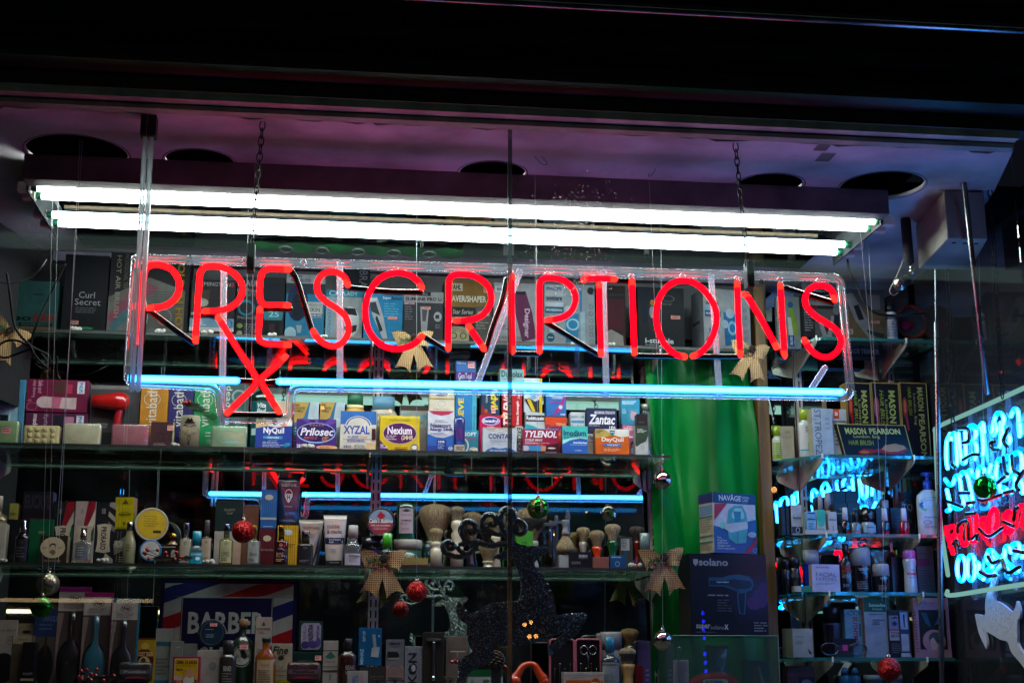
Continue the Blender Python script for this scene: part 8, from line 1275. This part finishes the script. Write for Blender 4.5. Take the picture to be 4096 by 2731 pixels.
q = MB(); q.tube([P(3636, 1048, 3.5)-L0, P(3622, 880, 3.55)-L0], .014, mat('#17151a', .8), 12); q.build('taped_arm', cm_)
q = MB(); q.tube(spline([P(x, y, 3.45)-L0 for x, y in ((3612, 1040), (3598, 1080), (3580, 1120), (3560, 1160), (3572, 1180), (3592, 1170))], 5), .0018, mat('#7a7468', .5), 6); q.build('wire', cm_)
t = thing('hand_mirror', 'round orange rimmed mirror with a pink sticker on the top right shelf', 'mirror', P(3645, 1288, 4.08)); q = MB(); rr = P(3707, 1288, 4.08).x-P(3645, 1288, 4.08).x
q.tube([(rr*.92*math.cos(k*math.pi/20), 0, rr*math.sin(k*math.pi/20)) for k in range(40)], .0055, mat('#8f3210', .4), 10, closed=True); q.build('rim', t)
MB().add([(rr*.9*math.cos(k*math.pi/20), .001, rr*.98*math.sin(k*math.pi/20)) for k in range(40)], [tuple(range(40))], mat('#5f7080', .2, .6)).build('disc', t)
MB().lathe([(0, 0), (.021, 0), (.021, .003), (0, .003)], mat('#a81c5c', .4, kind='card'), Matrix.Translation((-.016, -.001, -.012)) @ Matrix.Rotation(R(90), 4, 'X') @ Matrix.Diagonal((1, .8, 1, 1))).build('pink_pad', t)
MB().box((-.03, -.01, -rr-.028), (.03, .0, -rr-.004), mat('#7a8084', .4)).build('stand', t)
def cable(label, pts, Y, r, m, cat='cable'):
    p = P(*pts[0], Y); t = thing('cable', label, cat, p, 0); q = MB(); q.tube(spline([P(x, y, Y+(i % 3)*.006)-p for i, (x, y) in enumerate(pts)], 7), r, m, 8); q.build('wire', t)
CB = mat('#0a0a0b', .6, spec=.2)
cable('black cable dropping into a coil at the left edge', [(28, 1095), (40, 1180), (55, 1290), (80, 1340), (118, 1380), (140, 1420), (165, 1450), (190, 1470)], 3.5, .0030, CB); cable('black cable rising from the tied coil to the upper left', [(260, 1060), (225, 1130), (185, 1210), (150, 1290), (128, 1350), (125, 1400), (140, 1440), (175, 1460), (198, 1445), (190, 1420), (150, 1400), (120, 1395)], 3.51, .0030, CB)
cable('flat loop of black cable tied at the left edge', [(125, 1395), (80, 1410), (20, 1430), (-20, 1410), (10, 1370), (60, 1360), (110, 1380), (150, 1400), (190, 1450), (170, 1475), (140, 1455)], 3.52, .0030, CB); cable('loose end of black cable below the coil at the left', [(228, 1428), (226, 1470), (230, 1500), (240, 1516)], 3.52, .0028, CB)
cable('thin grey cord arcing at the upper left wall', [(-10, 1128), (60, 1130), (120, 1110), (160, 1075), (185, 1040)], 3.6, .0022, mat('#2a2a2c', .4)); cable('black wires running from the tube ends to the orange mirror', [(3390, 1040), (3400, 1090), (3430, 1150), (3458, 1210), (3500, 1250), (3560, 1262), (3640, 1258), (3700, 1254)], 3.72, .0038, CB)
def clip(label, pts, Y):
    p = P(*pts[0], Y); t = thing('paper_clip', label, 'paper clip', p, 0, 'paper clips on the ceiling'); q = MB(); q.tube(spline([P(x, y, Y)-p for x, y in pts], 4), .0009, mat('#6a6a70', .3, .9), 6); q.build('wire', t)
clip('bent paper clip hanging below the middle ceiling opening, right of the pane joint', [(2140, 612), (2136, 622), (2165, 655), (2180, 660), (2188, 652), (2160, 622), (2145, 618)], 3.2); clip('stretched paper clip holding a thread above the tubes', [(2612, 650), (2622, 644), (2634, 650), (2622, 676), (2610, 698), (2594, 706), (2598, 692)], 3.25); clip('paper clip hanging in front of the lower tubes near the letter C', [(1690, 950), (1683, 945), (1683, 985), (1690, 990), (1692, 945), (1686, 940)], 3.28)
for i, (x, y, w_, h_) in enumerate(((3290, 590, 26, 30), (3302, 630, 26, 36))):
    t = thing('tape_patch', ('upper grey tape patch on the ceiling front near the right chain', 'lower grey tape patch on the ceiling near the right chain')[i], 'tape', PZ(x, y, ZC-.0012)); a = PZ(x-w_/2, y-h_/2, ZC-.0012)-t.location; b = PZ(x+w_/2, y+h_/2, ZC-.0012)-t.location
    MB().add([(a.x, a.y, 0), (b.x, a.y, 0), (b.x, b.y, 0), (a.x, b.y, 0)], [(0, 1, 2, 3)], mat('#5f5c5a', .7, kind='plaster')).build('tape', t)
# green patterned cloth added under the ceiling, standing in for a green reflection
t = thing('green_reflection', 'green satin cloth pinned flat to the ceiling behind the tubes', 'cloth', (P(1500, 985, 3.9).x, 3.9, ZC-.016)); q = MB(); n = 40; xa, xb = P(1000, 985, 3.9).x-t.location.x, P(1858, 985, 3.9).x-t.location.x
vs = [(xa+(xb-xa)*i/n, y, -.003+.003*math.sin(i*.9+j)) for j, y in enumerate((.02, .06, .105)) for i in range(n+1)]
q.add(vs, [(j*(n+1)+i, j*(n+1)+i+1, (j+1)*(n+1)+i+1, (j+1)*(n+1)+i) for j in range(2) for i in range(n)], mat('#026a24', .45, kind='satin'), True); q.build('cloth', t)
for i in range(5):
    q = MB(); cx_ = xa+(xb-xa)*(.16+.17*i); q.tube([(cx_+.018*math.cos(k*math.pi/12), .07+.030*math.sin(k*math.pi/12), -.006) for k in range(24)], .003, mat('#4a4c4a', .6), 6, closed=True); q.build('mirrored_ring', t)
# ================= ACROSS THE STREET (seen only mirrored in the glass) =================
fac = thing('street_facade', 'dark building across the street mirrored in the shop glass', 'building', (0, -13, 0))
MB().box((-16, -.6, 0), (18, 0, 13), mat('#1a1614', .8, kind='grime')).build('wall', fac)
def mir(px, py, Y=-9.0):
    p = P(px, py, 2*YG-Y); return Vector((p.x, Y, p.z))
bulb = glow((1., .42, .10), 26.0, 'street_bulb'); LB = ('between the bottles', 'beside the yellow bottle', 'near the powder bottle', 'by the pink carton', 'over the deer belly', 'over the deer flank', 'over the deer chest', 'by the blue neon reflection', 'low by the curtain', 'above the mirror edge')
for i, (x, y, r) in enumerate(((1290, 1630, .020), (1562, 1642, .018), (2012, 1663, .022), (2030, 1660, .012), (2098, 2497, .022), (2124, 2487, .022), (2118, 2544, .024), (2144, 2543, .024), (2346, 2046, .015), (3097, 1957, .034))):
    t = thing('street_bulb', 'small orange street bulb seen as a glint '+LB[i], 'bulb', mir(x, y), 0, 'street bulbs mirrored in the glass'); MB().ball((0, 0, 0), r, bulb, seg=12, rings=8).build('globe', t)
    MB().box((-.01, -.012, -r-.06), (.01, .012, -r), BLK2).build('socket', t)
p0, p1 = mir(-900, 2392), mir(610, 2402)
t = thing('lit_shop_sign', 'warm lit strip sign across the street mirrored low at the left', 'sign', p0); MB().box((0, -.02, -.018), (p1.x-p0.x, .02, .018), glow((1., .70, .34), 5.0, 'warm_strip')).build('lit_strip', t); MB().box((0, -.06, .0181), (p1.x-p0.x, .03, .10), BLK2).build('hood', t)
led = thing('led_string', 'blue led string across the street mirrored over the black hair dryer carton', 'light string', mir(2822, 2560)); L0 = led.location
for k, y in enumerate((2450, 2484, 2518, 2550, 2614, 2648, 2682)): MB().box(tuple(mir(2812+k*2, y)-L0-Vector((.014, .006, .02))), tuple(mir(2812+k*2, y)-L0+Vector((.014, .006, .02))), glow((.01, .02, 1.), 22.0, 'blue_led')).build('led', led)
# water drops on the outside of the pane
q = MB(); rnd = random.Random(11); dm = clear('water_drop', (.9, .95, .95), .25, .02, haze=.12, rim=1.)
for k in range(420):
    x = rnd.gauss(2310, 85); y = rnd.choice((rnd.gauss(800, 40), rnd.uniform(860, 1180), rnd.gauss(1000, 60))); q.ball(P(x, y, YG-.0004), rnd.uniform(.0007, .0019), dm, seg=6, rings=4, sc=(1, .4, 1.2))
o = q.build('water_drops'); o['kind'] = 'stuff'; tag(o, 'spray of dried water drops on the glass right of the pane joint', 'water drops')
